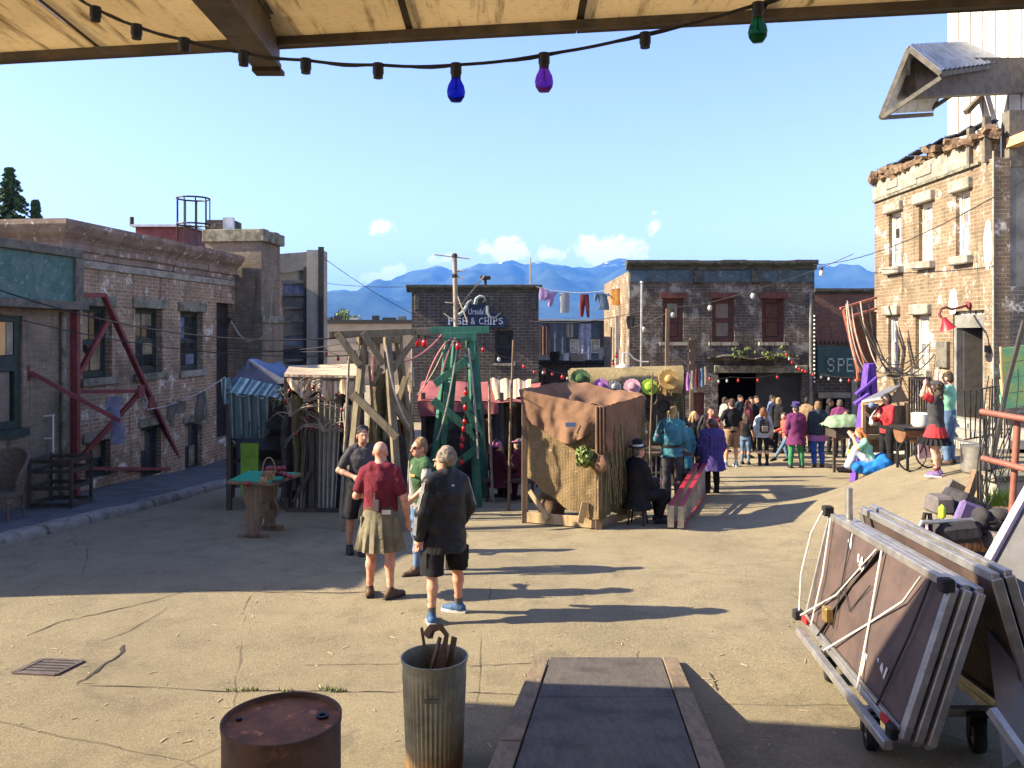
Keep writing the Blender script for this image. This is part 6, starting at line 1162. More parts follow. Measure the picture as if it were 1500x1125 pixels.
string('string of red bulbs crossing the fish shop front', [P(698,497,16),P(760,525,18),P(800,540,24),P(860,548,26)], 9, ['bulb_red','bulb_red','glass_clear'], .12, .05, .009, seed=3); string('string of red bulbs over the hat stall', [P(790,536,24),P(880,540,26),P(905,512,27)], 9, ['bulb_red','bulb_red','glass_clear'], .2, .07, .01, seed=4); string('string of warm bulbs beside the teal shop', [P(1150,512,27),P(1180,540,26),P(1262,552,25)], 13, ['glass_clear','glass_clear','bulb_red'], .12, .055, .01, seed=5); string('big clear bulbs across the warehouse front', [P(925,480,27),P(990,450,26),P(1092,428,25),P(1250,372,24)], 5, ['glass_clear'], .08, .1, .01, seed=6); string('string of bulbs along the garage lintel', [P(1035,548,28),P(1070,552,28),P(1150,545,28)], 6, ['bulb_red','glass_clear'], .1, .06, .01, seed=8); string('red bulb trail down the green tower', [P(683,560,15.3),P(681,610,15.3),P(676,645,15.3),P(676,700,15.2)], 8, ['bulb_red'], .0, .06, .008, seed=9); string('red bulbs between the two towers', [P(606,485,13.5),P(622,492,14.5),P(690,496,15.3)], 3, ['bulb_red'], .03, .075, .009, seed=10); string('dim bulbs strung below the beige roof', [P(470,505,28),P(510,520,27),P(540,510,25)], 5, ['glass_clear','bulb_red'], .15, .07, .01, seed=12)
mat('cable_pink', (.42,.14,.16), (.36,.16,.16), 8, .7, 0); mat('cable_pale', (.45,.40,.33), None, 8, .7, 0)
def cablething(label, pts, r, m_): thing1('cable', label, 'cable', MB().tube(pts, r, 5), m_, loc=pts[0])
def bez(a, b, c, n=16): return [a*(1-t)**2+b*2*t*(1-t)+c*t*t for t in [i/n for i in range(n+1)]]
cablething('pink cable sagging between the two towers', bez(P(647,490,15.4),P(610,535,15),P(573,530,14)), .018, 'cable_pink'); cablething('pink cable looping down the green tower', bez(P(660,497,15.4),P(640,510,15.3),P(622,565,15.4)), .018, 'cable_pink'); cablething('pink cable bundle at the green tower head', bez(P(667,495,15.4),P(655,515,15.3),P(648,545,15.3)), .018, 'cable_pink'); cablething('pale cable hanging down left of green tower', bez(P(670,500,15.4),P(660,590,15.3),P(640,645,15.3)), .016, 'cable_pale'); cablething('pale cable running down the right green legs', bez(P(686,510,15.4),P(698,600,15.3),P(700,672,15.3)), .02, 'cable_pale'); cablething('pale cable from red awning to green tower', bez(P(612,578,18.4),P(640,545,16),P(655,500,15.4)), .014, 'cable_pale'); cablething('pink cable hanging inside the timber tower', bez(P(549,500,13.9),P(543,560,13.9),P(547,620,13.9)), .02, 'cable_pink'); cablething('pale cable wound down the timber tower', bez(P(565,505,13.4),P(575,590,13.3),P(600,625,13.6)), .016, 'cable_pale')
# ---------------------------------------------------------------- right middle ground: steel frame, A-frame, carts
SF = T('steel_frame', 'leaning rust red steel frame with mesh against the house', 'frame', P(1262,556,22.5)); mat('frame_orange', (.38,.13,.08), (.28,.09,.06), 6, .7, .2)
bars(SF, 'frame_orange', [(P(1231,452,22),P(1284,436,22.8),.06,.06,'beam'),(P(1238,466,22),P(1284,452,22.8),.06,.06,'beam'),(P(1236,452,22),P(1258,545,22.4),.09,.09,'beam'),(P(1243,455,22.1),P(1270,545,22.5),.05,.05,'beam'),(P(1255,540,22.4),P(1284,538,22.8),.06,.06,'beam'),(P(1253,557,22.4),P(1284,556,22.8),.06,.06,'beam'),(P(1256,540,22.4),P(1257,557,22.4),.06,.06,'beam'),(P(1266,540,22.5),P(1266,557,22.5),.05,.05,'beam')])
MB().prism([P(1245,468,22.3),P(1283,456,22.9),P(1283,536,22.9),P(1262,538,22.5)], (.04,.04,0)).build('backing', 'board_maroon', SF)
for k in range(9):
    rg2 = random.Random(50+k); x0, y0 = 1238+rg2.uniform(0,36), 452-rg2.uniform(0,12); x1, y1 = 1300+rg2.uniform(0,95), 530+rg2.uniform(-40,20); cablething(['highest','long','slack','thin','looped','outer','inner','short','lowest'][k]+' cable drooping from the steel frame', bez(P(x0,y0,21.9), P((x0+x1)/2-20,585+rg2.uniform(-20,25),20.8), P(x1,y1,XR*F/(x1-CX)-.05)), .016, 'cable_pale' if k % 2 else 'cable')
AF = T('purple_trestle', 'tall purple painted timber trestle beside the house', 'trestle', gz(P(1265,680,20)))
bars(AF, 'timber_purple', [(P(1277,533,19.8), gz(P(1287,0,19.6)), .17, .1, 'leg'), (P(1271,533,19.8), gz(P(1250,0,19.6)), .17, .1, 'leg'), (P(1275,533,20.2), gz(P(1284,0,21)), .15, .1, 'leg'), (P(1254,578,19.7), P(1283,553,19.7), .16, .06, 'cross_board'), (P(1252,592,19.6), P(1272,577,19.6), .16, .06, 'cross_board'), (P(1248,678,19.6), P(1292,674,19.6), .14, .08, 'base_board'), (P(1255,640,19.6), P(1288,636,19.6), .14, .06, 'cross_board')])
HC = T('roofed_cart', 'small wooden handcart with sloped shingle roof', 'cart', gz(P(1300,690,18.2)))
MB().prism([P(1262,590,17.8),P(1290,585,17.5),P(1319,567,18.6),P(1302,570,19.2)], (0,0,.05)).build('roof', 'galv', HC); MB().prism([P(1290,585,17.5),P(1262,590,17.8),P(1262,594,17.8),P(1295,590,17.5)], (0,.04,0)).build('eave_board', 'timber_tan', HC); MB().prism([P(1319,566,18.6),P(1331,588,18.6),P(1300,591,17.5)], (0,.05,0)).build('gable', 'timber_brown', HC)
bars(HC, 'timber_tan', [(gz(P(1265,0,17.8)), P(1265,592,17.8), .07), (gz(P(1328,0,18.4)), P(1328,590,18.4), .07), (P(1264,640,17.8), P(1328,640,18.3), .06, .1, 'rail'), (P(1264,672,17.8), P(1328,668,18.3), .06, .08, 'rail')]); MB().prism([P(1267,596,18.0),P(1327,594,18.5),P(1327,660,18.5),P(1267,664,18.0)], (0,.05,0)).build('back_panel', 'timber_brown', HC); MB().bar(P(1268,605,17.85),P(1300,634,17.85), .05, .05).build('brace', 'timber_tan', HC)
thing1('blue_ball', 'small blue ball hanging under the cart roof', 'ball', MB().ball(P(1277,594,17.6), .07, 10), 'tarp_blue', smooth=True)
HT = T('green_tarp_cart', 'handcart heaped with sage green tarp in the crowd', 'cart', gz(P(1240,680,22))); b = MB()
qa_, qb_ = P(1216,622,21.2), P(1258,622,21.9)
b.grid(lambda u, v: Vector((qa_.x+(qb_.x-qa_.x)*u+.05*noise.noise(Vector((u*4,v*4,2))), 21.15+.8*v, qa_.z-.06+(.30*math.sin(u*3.14)**.6*math.sin(v*3.14)**.5)*(1+.35*noise.noise(Vector((u*3,v*3,5))))+.06*noise.noise(Vector((u*7,v*7,8))))), 30, 20, 0, .015)
mat('tarp_sage', (.22,.32,.20), (.16,.24,.15), 5, .9, .4, 15, dist=.03); b.build('tarp_heap', 'tarp_sage', HT, 2); MB().bx(P(1218,0,21.5).x, P(1256,0,21.5).x, 21.2, 21.9, P(0,640,21.5).z, P(0,622,21.5).z).build('tray', 'timber_dark', HT)
for x in (1222,1252): MB().bar(P(x,640,21.5), gz(P(x,0,21.5)), .06).build('leg', 'timber_dark', HT)
BQ = T('keg_grill', 'half barrel grill on a dark stand with white pot', 'grill', gz(P(1345,685,15.8))); q = P(1350,628,15.6); mat('copper', (.34,.17,.09), (.24,.12,.07), 6, .5, .2, metal=.5)
b = MB(); b.rings([[Vector((q.x+s*.42*(1 if True else 0), q.y+.26*math.cos(a), q.z-.26*math.sin(a))) for a in [math.pi*k/10 for k in range(11)]] for s in (-1,1)]); b.build('half_barrel', 'copper', BQ, True); MB().box(q+Vector((0,0,.02)), (.95,.62,.05)).build('top', 'iron', BQ)
for sx in (-.36,.36):
    for sy in (-.2,.2): p = q+Vector((sx,sy,0)); MB().bar(p, gz(p), .04).build('leg', 'iron', BQ)
thing1('white_pot', 'squat white enamel pot on the barrel grill', 'pot', MB().lathe([(.15,0),(.18,.05),(.18,.22),(.19,.24),(.15,.25),(.001,.26)], q+Vector((.0,0,.046)), 18), 'white_paint', smooth=True)
BI = T('old_bicycle', 'old bicycle leaning below the barrel grill', 'bicycle', gz(P(1345,690,15.3))); 
for x in (1336,1362): w_ = gz(P(x,0,15.2))+Vector((0,0,.3)); MB().tube([w_+Vector((.3*math.cos(a),.08*math.cos(a),.3*math.sin(a))) for a in [6.283*k/28 for k in range(29)]], .016, 6).build('wheel', 'iron', BI, True)
wa, wb = gz(P(1336,0,15.2))+Vector((0,0,.3)), gz(P(1362,0,15.2))+Vector((0,0,.3))
for p, q_ in ((wa, wa.lerp(wb,.4)+Vector((0,0,.3))), (wb, wa.lerp(wb,.9)+Vector((0,0,.35))), (wa.lerp(wb,.4)+Vector((0,0,.3)), wa.lerp(wb,.9)+Vector((0,0,.35))), (wa.lerp(wb,.45), wa.lerp(wb,.9)+Vector((0,0,.3)))): MB().tube([p,q_], .014, 6).build('frame_tube', 'iron', BI)
thing1('pink_board', 'pale pink board propped behind the bicycle', 'board', MB().prism([P(1345,640,16.2),P(1368,640,16.2),P(1372,690,16.2),P(1347,690,16.2)], (0,.04,0)), 'hat_pink')
PS = T('picket_fence', 'dark upright picket fence against the sunlit house', 'fence', P(1345,620,17.2))
for k in range(9): x = 1332+k*3.6; MB().bar(P(x,552,17.4-k*.1), gz(P(x,0,17.4-k*.1)), .03).build('picket', 'iron', PS)
for y_ in (556,600): MB().bar(P(1331,y_,17.4),P(1362,y_,16.6), .03).build('rail', 'iron', PS)
SL = T('gooseneck_lamp', 'red gooseneck wall lamp beside the house door', 'lamp', P(1416,445,18.9)); mat('lamp_red', (.46,.02,.03), (.36,.015,.02), 6, .4, .1, spec=.5)
MB().tube([P(x,y,Y) for x,y,Y in ((1417,447,19.05),(1404,451,18.8),(1394,453,18.5),(1386,450,18.3),(1379,452,18.2),(1376,460,18.15),(1379,466,18.15))], .028, 8).build('arm', 'rust_red', SL, True); MB().lathe([(.05,.1),(.06,.04),(.17,-.16),(.16,-.16),(.05,.03)], P(1385,472,18.15), 18, cap=False, rot=Matrix.Rotation(-.35,3,'Y')).build('shade', 'lamp_red', SL, True); MB().lathe([(.09,0),(.09,.02)], P(1417,447,19.0), 14, rot=Matrix.Rotation(math.pi/2,3,'Y')).build('wall_plate', 'rust_red', SL)
# poles and lamp pieces in the middle distance
bp = T('light_pole', 'thin grey pole left of the warehouse windows', 'pole', gz(P(938,0,26))); MB().tube([gz(P(938,0,26)), P(940,416,26)], .035, 8).build('pole', 'galv', bp, True); MB().ball(P(940,414,26), .06, 8).build('finial', 'galv', bp, True)
tp_ = T('timber_pole', 'leaning timber pole in front of left maroon window', 'pole', gz(P(976,0,25))); MB().bar(gz(P(975,0,25)), P(978,452,25), .12, .1).build('pole', 'timber_brown', tp_)
wp = T('signpost', 'short brown signpost with stacked boards above scarves', 'post', gz(P(1013,0,24))); MB().bar(gz(P(1013,0,24)), P(1013,495,24), .1, .1).build('post', 'timber_brown', wp); 
for y_ in (505,522,540): MB().box(P(1014,y_,23.9), (.24,.06,.26)).build('board', 'timber_dark', wp)
gp = T('green_post', 'pale grey post pair at the terrace corner', 'post', P(905,530,30)); MB().bx(P(902,0,30).x, P(907,0,30).x, 30, 30.1, -.6, P(0,463,30).z).build('post', 'concrete', gp); MB().bx(P(898,0,30.2).x, P(900,0,30.2).x, 30.2, 30.3, -.6, P(0,480,30).z).build('post', 'concrete', gp)
dlp = T('table_lamp', 'pale crane necked lamp on the straw stall roof', 'lamp', P(913,540,17)); MB().lathe([(.16,0),(.14,.03),(.03,.08),(.025,.3)], P(913,538,17), 14).build('base', 'curtain_cream', dlp, True); MB().tube([P(x,y,17) for x,y in ((913,521),(915,517),(922,518),(928,525),(938,530),(950,530))], .016, 6).build('neck', 'curtain_cream', dlp, True)
rv = T('roof_vent', 'small twin cowl vent on the fish shop roof', 'vent', P(711,418,35)); MB().bar(P(711,419,35),P(711,407,35), .12).box(P(711,407,35), (.45,.2,.16)).build('cowl', 'iron', rv, bevel=.03)
am = T('whip_aerial', 'thin upright aerial at right of fish shop roof', 'antenna', P(777,418,34.5)); MB().tube([P(777,418,34.5),P(777,377,34.5)], .03, 5).build('rod', 'twig', am)
vine = T('balcony_vine', 'straggling green vine along the warehouse balcony', 'plant', P(1090,522,28.3)); b = MB(); rg = random.Random(8)
for k in range(26): foliage(b, P(1060+rg.uniform(0,110), 522+rg.uniform(-5,4)-(rg.random()<.2)*10, 28.3), .12, 10, .05, .6, rg)
b.build('leaves', 'far_leaf', vine); MB().tube([P(1050+k*11, 523-3*math.sin(k), 28.32) for k in range(12)], .02, 5).build('stem', 'twig', vine)
bl = MB()
for k in range(11): pass
bs = T('light_column', 'vertical column of small white bulbs by the teal shop', 'lights', P(1193,540,28.7)); 
for k in range(17): MB().ball(P(1193,463+k*6,28.8), .035, 8).build('bulb', 'bulb_white', bs)
MB().bar(P(1192.5,458,28.85),P(1193,572,28.85), .06, .03).build('strip', 'frame_dark', bs)
# ---------------------------------------------------------------- people
def cloth(name, c, c2=None, sc=9): 
    t = NT('c_'+name); col = t.mix(t.ramp(t.noise(5, 4), .4, .65), c, c2 or tuple(x*.72 for x in c)); n = t.bump(t.noise(sc, 3, .5, None, 1.2), .5, .03); t.bump(t.noise(260, 2), .2, .002, n); t.out(col, .92, 0, .15)
def skin(name, c):
    t = NT('s_'+name); t.out(t.mix(t.ramp(t.noise(14, 4), .4, .65), c, (c[0]*.86, c[1]*.72, c[2]*.68)), .55, 0, .35); t.b.inputs['Subsurface Weight'].default_value = .08; t.b.inputs['Subsurface Radius'].default_value = (.02,.008,.004)
def hairm(name, c):
    t = NT('h_'+name); mp = t.n('Mapping', Vector=t.co()); mp.inputs['Scale'].default_value = (60,60,10); n = t.noise(1.5, 5, .7, mp.outputs[0], 1.)
    t.bump(n, .9, .012); t.out(t.mix(t.ramp(n, .35, .65), c, tuple(x*.4 for x in c)), .55, 0, .4)
for k, v in dict(black=(.018,.018,.02), charcoal=(.06,.06,.065), maroon=(.165,.026,.04), olive=(.19,.17,.115), green=(.05,.105,.05), grey=(.30,.29,.27), jeans=(.11,.18,.29), teal=(.065,.215,.265), plum=(.15,.035,.115), purple=(.075,.06,.20), brown=(.25,.17,.10), coral=(.62,.12,.08), forest=(.05,.22,.10), navy=(.035,.05,.065), mauve=(.36,.14,.32), cobalt=(.03,.09,.42), slate=(.19,.23,.34), yellow=(.48,.47,.04), red=(.42,.04,.045), mint=(.24,.55,.38), pale=(.40,.47,.52), sky=(.02,.16,.52), cream=(.55,.50,.40), darkmaroon=(.065,.014,.022), sock=(.11,.11,.105), pink=(.48,.16,.34), white=(.62,.61,.58), wine=(.12,.03,.04), blackleather=(.02,.02,.022)).items(): cloth(k, v)
MATS['c_blackleather'].node_tree.nodes['Principled BSDF'].inputs['Roughness'].default_value = .45
stripes('c_plaid', [((.075,.055,.20),4),((.045,.035,.13),2),((.12,.09,.27),1)], .085, 0, wob=.02)
skin('fair', (.56,.33,.235)); skin('tan', (.42,.24,.16)); skin('ruddy', (.55,.29,.20)); skin('brown', (.26,.14,.09))
for k, v in dict(dark=(.018,.014,.012), blond=(.52,.36,.15), grey=(.30,.245,.175), brown=(.075,.045,.025), auburn=(.20,.075,.03), orange=(.48,.17,.05), sandy=(.30,.19,.09), greybrown=(.13,.10,.08)).items(): hairm(k, v)
mat('shoe_black', (.02,.02,.02), None, 9, .6, .1); mat('shoe_blue', (.05,.12,.24), (.035,.08,.17), 9, .7, .2); mat('sole_white', (.62,.62,.6), None, 9, .7, .1); mat('shoe_brown', (.10,.055,.03), None, 9, .6, .1); mat('shoe_purple', (.20,.13,.30), None, 9, .7, .1); mat('eye_dark', (.02,.015,.012), None, 5, .3, 0); mat('lip', (.34,.13,.10), None, 5, .5, 0)
import numpy as np
class RB(MB):                                          # rounded volumes that melt into one skin
    def __init__(s): super().__init__(); s.pr = []; s.M = None
    def tube(s, pts, r, seg=6, cap=True, m=0):
        pts = [Vector(p) for p in pts]; rr = r if isinstance(r, (list, tuple)) else [r]*len(pts)
        if len(pts) == 1: s.pr.append(('e', pts[0], (rr[0],)*3))
        for i in range(len(pts)-1): s.pr.append(('c', pts[i], pts[i+1], rr[i], rr[i+1]))
        return super().tube(pts, r, seg, cap, m) if len(pts) > 1 else s
    def ball(s, c, r, seg=10, m=0):
        s.pr.append(('e', Vector(c), r if isinstance(r, (tuple, list)) else (r, r, r))); return super().ball(c, r, seg, m)
    def loft(s, prof, seg=14, m=0, cap=True, fn=None):
        s.pr.append(('l', [(Vector(c), rx, ry) for c, rx, ry in prof])); return super().loft(prof, seg, m, cap, fn)
def sdf_mesh(prims, h, disp=0, seed=0, kk=.022):
    lo, hi = [], []
    for q in prims:
        if q[0] == 'c': r = max(q[3], q[4]); P_ = [q[1], q[2]]; R_ = (r, r, r)
        elif q[0] == 'e': P_ = [q[1]]; R_ = q[2]
        else: r = max(max(a[1], a[2]) for a in q[1]); P_ = [a[0] for a in q[1]]; R_ = (r, r, .01)
        A = np.array([[p.x, p.y, p.z] for p in P_]); lo.append(A.min(0)-R_); hi.append(A.max(0)+R_)
    org = np.min(lo, 0)-3*h-disp; n = np.ceil((np.max(hi, 0)+3*h+disp-org)/h).astype(int)+1
    D = np.full(n, .2, np.float32); ax = [org[i]+h*np.arange(n[i]) for i in range(3)]
    for q, l, u in zip(prims, lo, hi):
        m = kk+2*h+disp; i0 = np.maximum(np.floor((l-m-org)/h).astype(int), 0); i1 = np.minimum(np.ceil((u+m-org)/h).astype(int)+1, n)
        X, Y, Z = (ax[0][i0[0]:i1[0]][:,None,None], ax[1][i0[1]:i1[1]][None,:,None], ax[2][i0[2]:i1[2]][None,None,:]); k = kk
        if q[0] == 'c':
            a, b, ra, rb = q[1:]; d = b-a; L = max(d.length_squared, 1e-9); t = np.clip(((X-a.x)*d.x+(Y-a.y)*d.y+(Z-a.z)*d.z)/L, 0, 1)
            v = np.sqrt((X-a.x-t*d.x)**2+(Y-a.y-t*d.y)**2+(Z-a.z-t*d.z)**2)-(ra+(rb-ra)*t); k = min(kk, .7*min(ra, rb))
        elif q[0] == 'e':
            c, r = q[1], q[2]; v = (np.sqrt(((X-c.x)/r[0])**2+((Y-c.y)/r[1])**2+((Z-c.z)/r[2])**2)-1)*min(r); k = min(kk, .7*min(r))
        else:
            pf = sorted(q[1], key=lambda a: a[0].z); zs = [a[0].z for a in pf]; f = lambda g: np.interp(ax[2][i0[2]:i1[2]], zs, [g(a) for a in pf])[None,None,:]
            cx, cy, rx, ry = f(lambda a: a[0].x), f(lambda a: a[0].y), f(lambda a: a[1]), f(lambda a: a[2])
            v = (np.sqrt(((X-cx)/rx)**2+((Y-cy)/ry)**2)-1)*np.minimum(rx, ry); v = np.maximum(v, np.maximum(zs[0]-Z, Z-zs[-1]))
        B = D[i0[0]:i1[0], i0[1]:i1[1], i0[2]:i1[2]]; hh = np.maximum(k-np.abs(B-v), 0)/k; D[i0[0]:i1[0], i0[1]:i1[1], i0[2]:i1[2]] = np.minimum(B, v)-hh*hh*k*.25
    if disp:                                            # folds of cloth
        X, Y, Z = ax[0][:,None,None], ax[1][None,:,None], ax[2][None,None,:]; s = seed*1.7
        w1 = np.sin(X*21+s+1.6*np.sin(Z*6+s)+1.2*np.sin(Y*11)); w2 = np.sin(Z*19+X*23+s*2+1.8*np.sin(Y*13+Z*5+s)+1.3*np.sin(X*12-Z*9)); w3 = np.sin(Z*30-X*26-Y*22+1.5*np.sin(X*15+s)); D += (disp*(.5*w1+.6*w2+.3*w3)).astype(np.float32)
    I = D < 0; C = np.zeros(np.array(D.shape)-1, np.int8); S0 = D.shape
    cor = [(a, b, c) for a in (0,1) for b in (0,1) for c in (0,1)]
    sl = lambda o: tuple(slice(o[i], S0[i]-1+o[i]) for i in range(3))
    for o in cor: C += I[sl(o)]
    act = np.argwhere((C > 0) & (C < 8)); pos = np.zeros((len(act), 3)); cnt = np.zeros(len(act)); g = lambda o: D[act[:,0]+o[0], act[:,1]+o[1], act[:,2]+o[2]]
    for i, p in enumerate(cor):
        for q in cor[i+1:]:
            if sum(abs(p[t]-q[t]) for t in range(3)) != 1: continue
            a, b = g(p), g(q); m = (a < 0) != (b < 0); t = np.where(m, a/np.where(np.abs(a-b) < 1e-9, 1, a-b), 0); pp = np.array(p)+t[:,None]*(np.array(q)-np.array(p)); pos += pp*m[:,None]; cnt += m
    pos = (act+pos/np.maximum(cnt, 1)[:,None])*h+org; idx = np.full(C.shape, -1, np.int64); idx[act[:,0], act[:,1], act[:,2]] = np.arange(len(act)); quads = []
    for x in range(3):
        y, z = (x+1) % 3, (x+2) % 3; s0 = [slice(None)]*3; s1 = [slice(None)]*3; s0[x] = slice(0,-1); s1[x] = slice(1,None)
        A, B = I[tuple(s0)], I[tuple(s1)]; e = np.argwhere(A != B); e = e[(e[:,y] > 0) & (e[:,z] > 0) & (e[:,y] < S0[y]-1) & (e[:,z] < S0[z]-1)]
        def cell(dy, dz): c = e.copy(); c[:,y] += dy; c[:,z] += dz; return idx[c[:,0], c[:,1], c[:,2]]
        Q = np.stack([cell(-1,-1), cell(0,-1), cell(0,0), cell(-1,0)], 1); fl = ~A[e[:,0], e[:,1], e[:,2]]; Q[fl] = Q[fl][:, ::-1]; quads.append(Q)
    return pos, np.concatenate(quads)
def remesh(mb, name, m_, parent, vox, it=3, disp=0, seed=0):
    co, Q = sdf_mesh(mb.pr, vox, disp, seed, .024 if name != 'hair' else .012)
    ML, s_ = mb.M; R3 = np.array(ML); me = bpy.data.meshes.new(name)
    if 'plaid' in m_: uvs = np.stack([co[:,0]+co[:,1], co[:,2]], 1)[Q.ravel()]
    co = (co*s_) @ R3.T; me.vertices.add(len(co)); me.vertices.foreach_set('co', co.astype(np.float32).ravel()); me.loops.add(Q.size); me.loops.foreach_set('vertex_index', Q.astype(np.int32).ravel())
    me.polygons.add(len(Q)); me.polygons.foreach_set('loop_start', np.arange(0, Q.size, 4, dtype=np.int32)); me.polygons.foreach_set('use_smooth', np.ones(len(Q), bool)); me.update(calc_edges=True)
    if 'plaid' in m_: me.uv_layers.new(name='UVMap').data.foreach_set('uv', uvs.astype(np.float32).ravel())
    me.materials.append(MT(m_)); o = bpy.data.objects.new(name, me); COL.objects.link(o); o.parent = parent
    if name == 'hair':                                  # loose strands lifting off the hair mass
        rg = np.random.default_rng(seed); c0 = co.mean(0); k = 1500 if vox < .01 else 350; p = co[rg.integers(0, len(co), k)]; d = (p-c0); d /= np.linalg.norm(d, axis=1)[:,None]; t = rg.normal(size=(k,3)); t -= d*(t*d).sum(1)[:,None]; t /= np.linalg.norm(t, axis=1)[:,None]
        L = rg.uniform(.012,.036,(k,1)); e = p+(d*.45+t*.7+np.array([0,0,-.35]))*L; w_ = np.cross(d, t)*(.0016 if vox < .01 else .003); b = MB(); b.add([Vector(v) for v in np.stack([p-d*.004-w_, p-d*.004+w_, e], 1).reshape(-1,3)], [(3*i,3*i+1,3*i+2) for i in range(k)]); st_ = b.build('hair_strands', m_, None, kind='stuff'); st_.parent = o
    return o
def limb(mb, pts, rs, seg=10):
    mb.tube(pts, list(rs), seg)
def person(label, px, py, head_y=None, rz=0., H=None, pose=None, skin_='fair', top=None, bottom=None, hair=None, shoes='shoe_black', hat_=None, w=1., near=False, sock=None, loc=None, group=None, scale_y=1., extra=None):
    pose = pose or {}; L = loc if loc is not None else G(px, py); 
    if H is None: H = (py-head_y)/F*L.y
    s = H/1.78; vox = .0075 if near else .016
    R = T('person', label, 'person', L, 0, group); rid = len(USED)
    # joints in the figure's own frame (faces -y), then turned by rz and put down
    J = dict(pel=(0,0,.95), waist=(0,.0,1.09), chest=(0,-.005,1.29), shl=(0,0,1.43), nk=(0,.015,1.49), hd=(0,-.02,1.645), sL=(.168,.005,1.425), sR=(-.168,.005,1.425), eL=(.245,.03,1.16), eR=(-.245,.03,1.16), wL=(.255,-.05,.91), wR=(-.255,-.05,.91), hL=(.092,0,.92), hR=(-.092,0,.92), kL=(.105,-.02,.50), kR=(-.105,-.02,.50), aL=(.11,.03,.085), aR=(-.11,.03,.085))
    up = Vector(pose.get('up', (0,0,0))); lean = pose.get('lean', 0); side = pose.get('side', 0); pel = Vector(J['pel'])
    UP = ('waist','chest','shl','nk','hd','sL','sR','eL','eR','wL','wR'); rot = Matrix.Rotation(lean, 3, 'X') @ Matrix.Rotation(side, 3, 'Y')
    J = {k: Vector(v) for k, v in J.items()}
    for k in J:
        if k in UP: J[k] = pel+rot @ (J[k]-pel)
        if k in UP or k in ('pel','hL','hR'): J[k] = J[k]+up
    for k, v in pose.items():
        if k in J: J[k] = Vector(v)
    if w != 1:
        for k in ('sL','sR','hL','hR'): J[k].x *= (w*.6+.4)
    hz = pose.get('hz', 0); hx = pose.get('hx', 0); HR_ = Matrix.Rotation(hz, 3, 'Z') @ Matrix.Rotation(hx, 3, 'X')
    ML = Matrix.Rotation(rz, 3, 'Z')
    def fin(mb):
        mb.v = [ML @ (p*s) for p in mb.v]; mb.M = (ML, s); return mb
    def torso(mb, k=1., zs=None, extra=0.):
        pr = [('pel',-.09,.155,.115),('pel',0,.165,.118),('waist',0,.150*(1+.12*(w-1)*8 if w > 1.05 else 1),.108),('chest',-.06,.165,.118),('chest',.05,.178,.118),('shl',-.03,.172,.098),('shl',.045,.10,.07)]
        prof = [(J[j]+Vector((0,0,dz)), rx*w*k+extra, ry*w*k+extra) for j, dz, rx, ry in pr]
        if zs: prof = prof[zs[0]:zs[1]]
        mb.loft(prof, 18)
    # ---- body, one skin surface
    b = RB(); torso(b, .93); limb(b, [J['shl'], J['nk'], J['nk'].lerp(J['hd'],.6)], [.062,.060,.056])
    for d in 'LR': limb(b, [J['nk']+Vector((0,.01,.005)), J['nk'].lerp(J['s'+d],.5)+Vector((0,.005,.012)), J['s'+d]], [.056,.05,.05])
    hc = J['hd']; hp = lambda x, y, z: hc+HR_ @ Vector((x, y, z))
    for q, r in (((0,.012,.03),(.077,.094,.088)), ((0,-.02,-.03),(.064,.075,.085)), ((0,-.045,-.075),(.045,.042,.038))): b.ball(hp(*q), r, 14)
    limb(b, [hp(0,-.09,.01), hp(0,-.108,-.03)], [.011,.017], 8); b.ball(hp(0,-.085,-.062), (.026,.014,.013), 8); b.ball(hp(0,-.078,.028), (.05,.022,.012), 8)
    for e in (-1, 1): b.ball(hp(e*.078,.015,-.012), (.012,.022,.034), 8)
    for d, sg in (('L',1),('R',-1)):
        limb(b, [J['s'+d], J['s'+d].lerp(J['e'+d],.45), J['e'+d]], [.054*w,.047,.040]); limb(b, [J['e'+d], J['e'+d].lerp(J['w'+d],.3), J['w'+d]], [.040,.041,.027])
        fd = (J['w'+d]-J['e'+d]).normalized(); fd = (fd+Vector((0,-.15,-.25)) if pose.get('relax', True) else fd).normalized(); sd = fd.cross(Vector((1,0,0))*(1 if abs(fd.x) < .8 else 0)+Vector((0,1,0))*(0 if abs(fd.x) < .8 else 1)).normalized(); nn = fd.cross(sd)
        W_ = J['w'+d]; limb(b, [W_, W_+fd*.045, W_+fd*.085], [.026,.034,.030], 8)
        b.ball(W_+fd*.055+sd*.018, (.03,.03,.03), 8); b.ball(W_+fd*.055-sd*.018, (.03,.03,.03), 8)
        for f_, (o, ln) in enumerate(((.033,.07),(.011,.08),(-.011,.076),(-.033,.06))):
            p0 = W_+fd*.085+sd*o; cu = nn*(-.35 if sg > 0 else .35); p1 = p0+(fd+cu*.5).normalized()*ln*.5; p2 = p1+(fd+cu*1.8).normalized()*ln*.5; limb(b, [p0,p1,p2], [.0098,.009,.0078], 6)
        p0 = W_+fd*.03+sd*.03; limb(b, [p0, p0+(fd+sd*.9).normalized()*.045, p0+(fd*1.3+sd*.5).normalized()*.085], [.014,.0115,.009], 6)
        limb(b, [J['h'+d], J['h'+d].lerp(J['k'+d],.5), J['k'+d]], [.088*w,.076*w,.056]); cf = J['k'+d].lerp(J['a'+d],.32)+Vector((0,.014,0)); limb(b, [J['k'+d], cf, J['k'+d].lerp(J['a'+d],.75), J['a'+d]], [.055,.056,.039,.034])
        tz = pose.get('toe'+d, (0,-1,0)); tv = Vector(tz).normalized(); A = J['a'+d]; limb(b, [A+Vector((0,0,-.045))-tv*.03, A+tv*.07+Vector((0,0,-.05)), A+tv*.15+Vector((0,0,-.06))], [.034,.034,.024], 8)
    remesh(fin(b), 'body', 's_'+skin_, R, vox, 2)
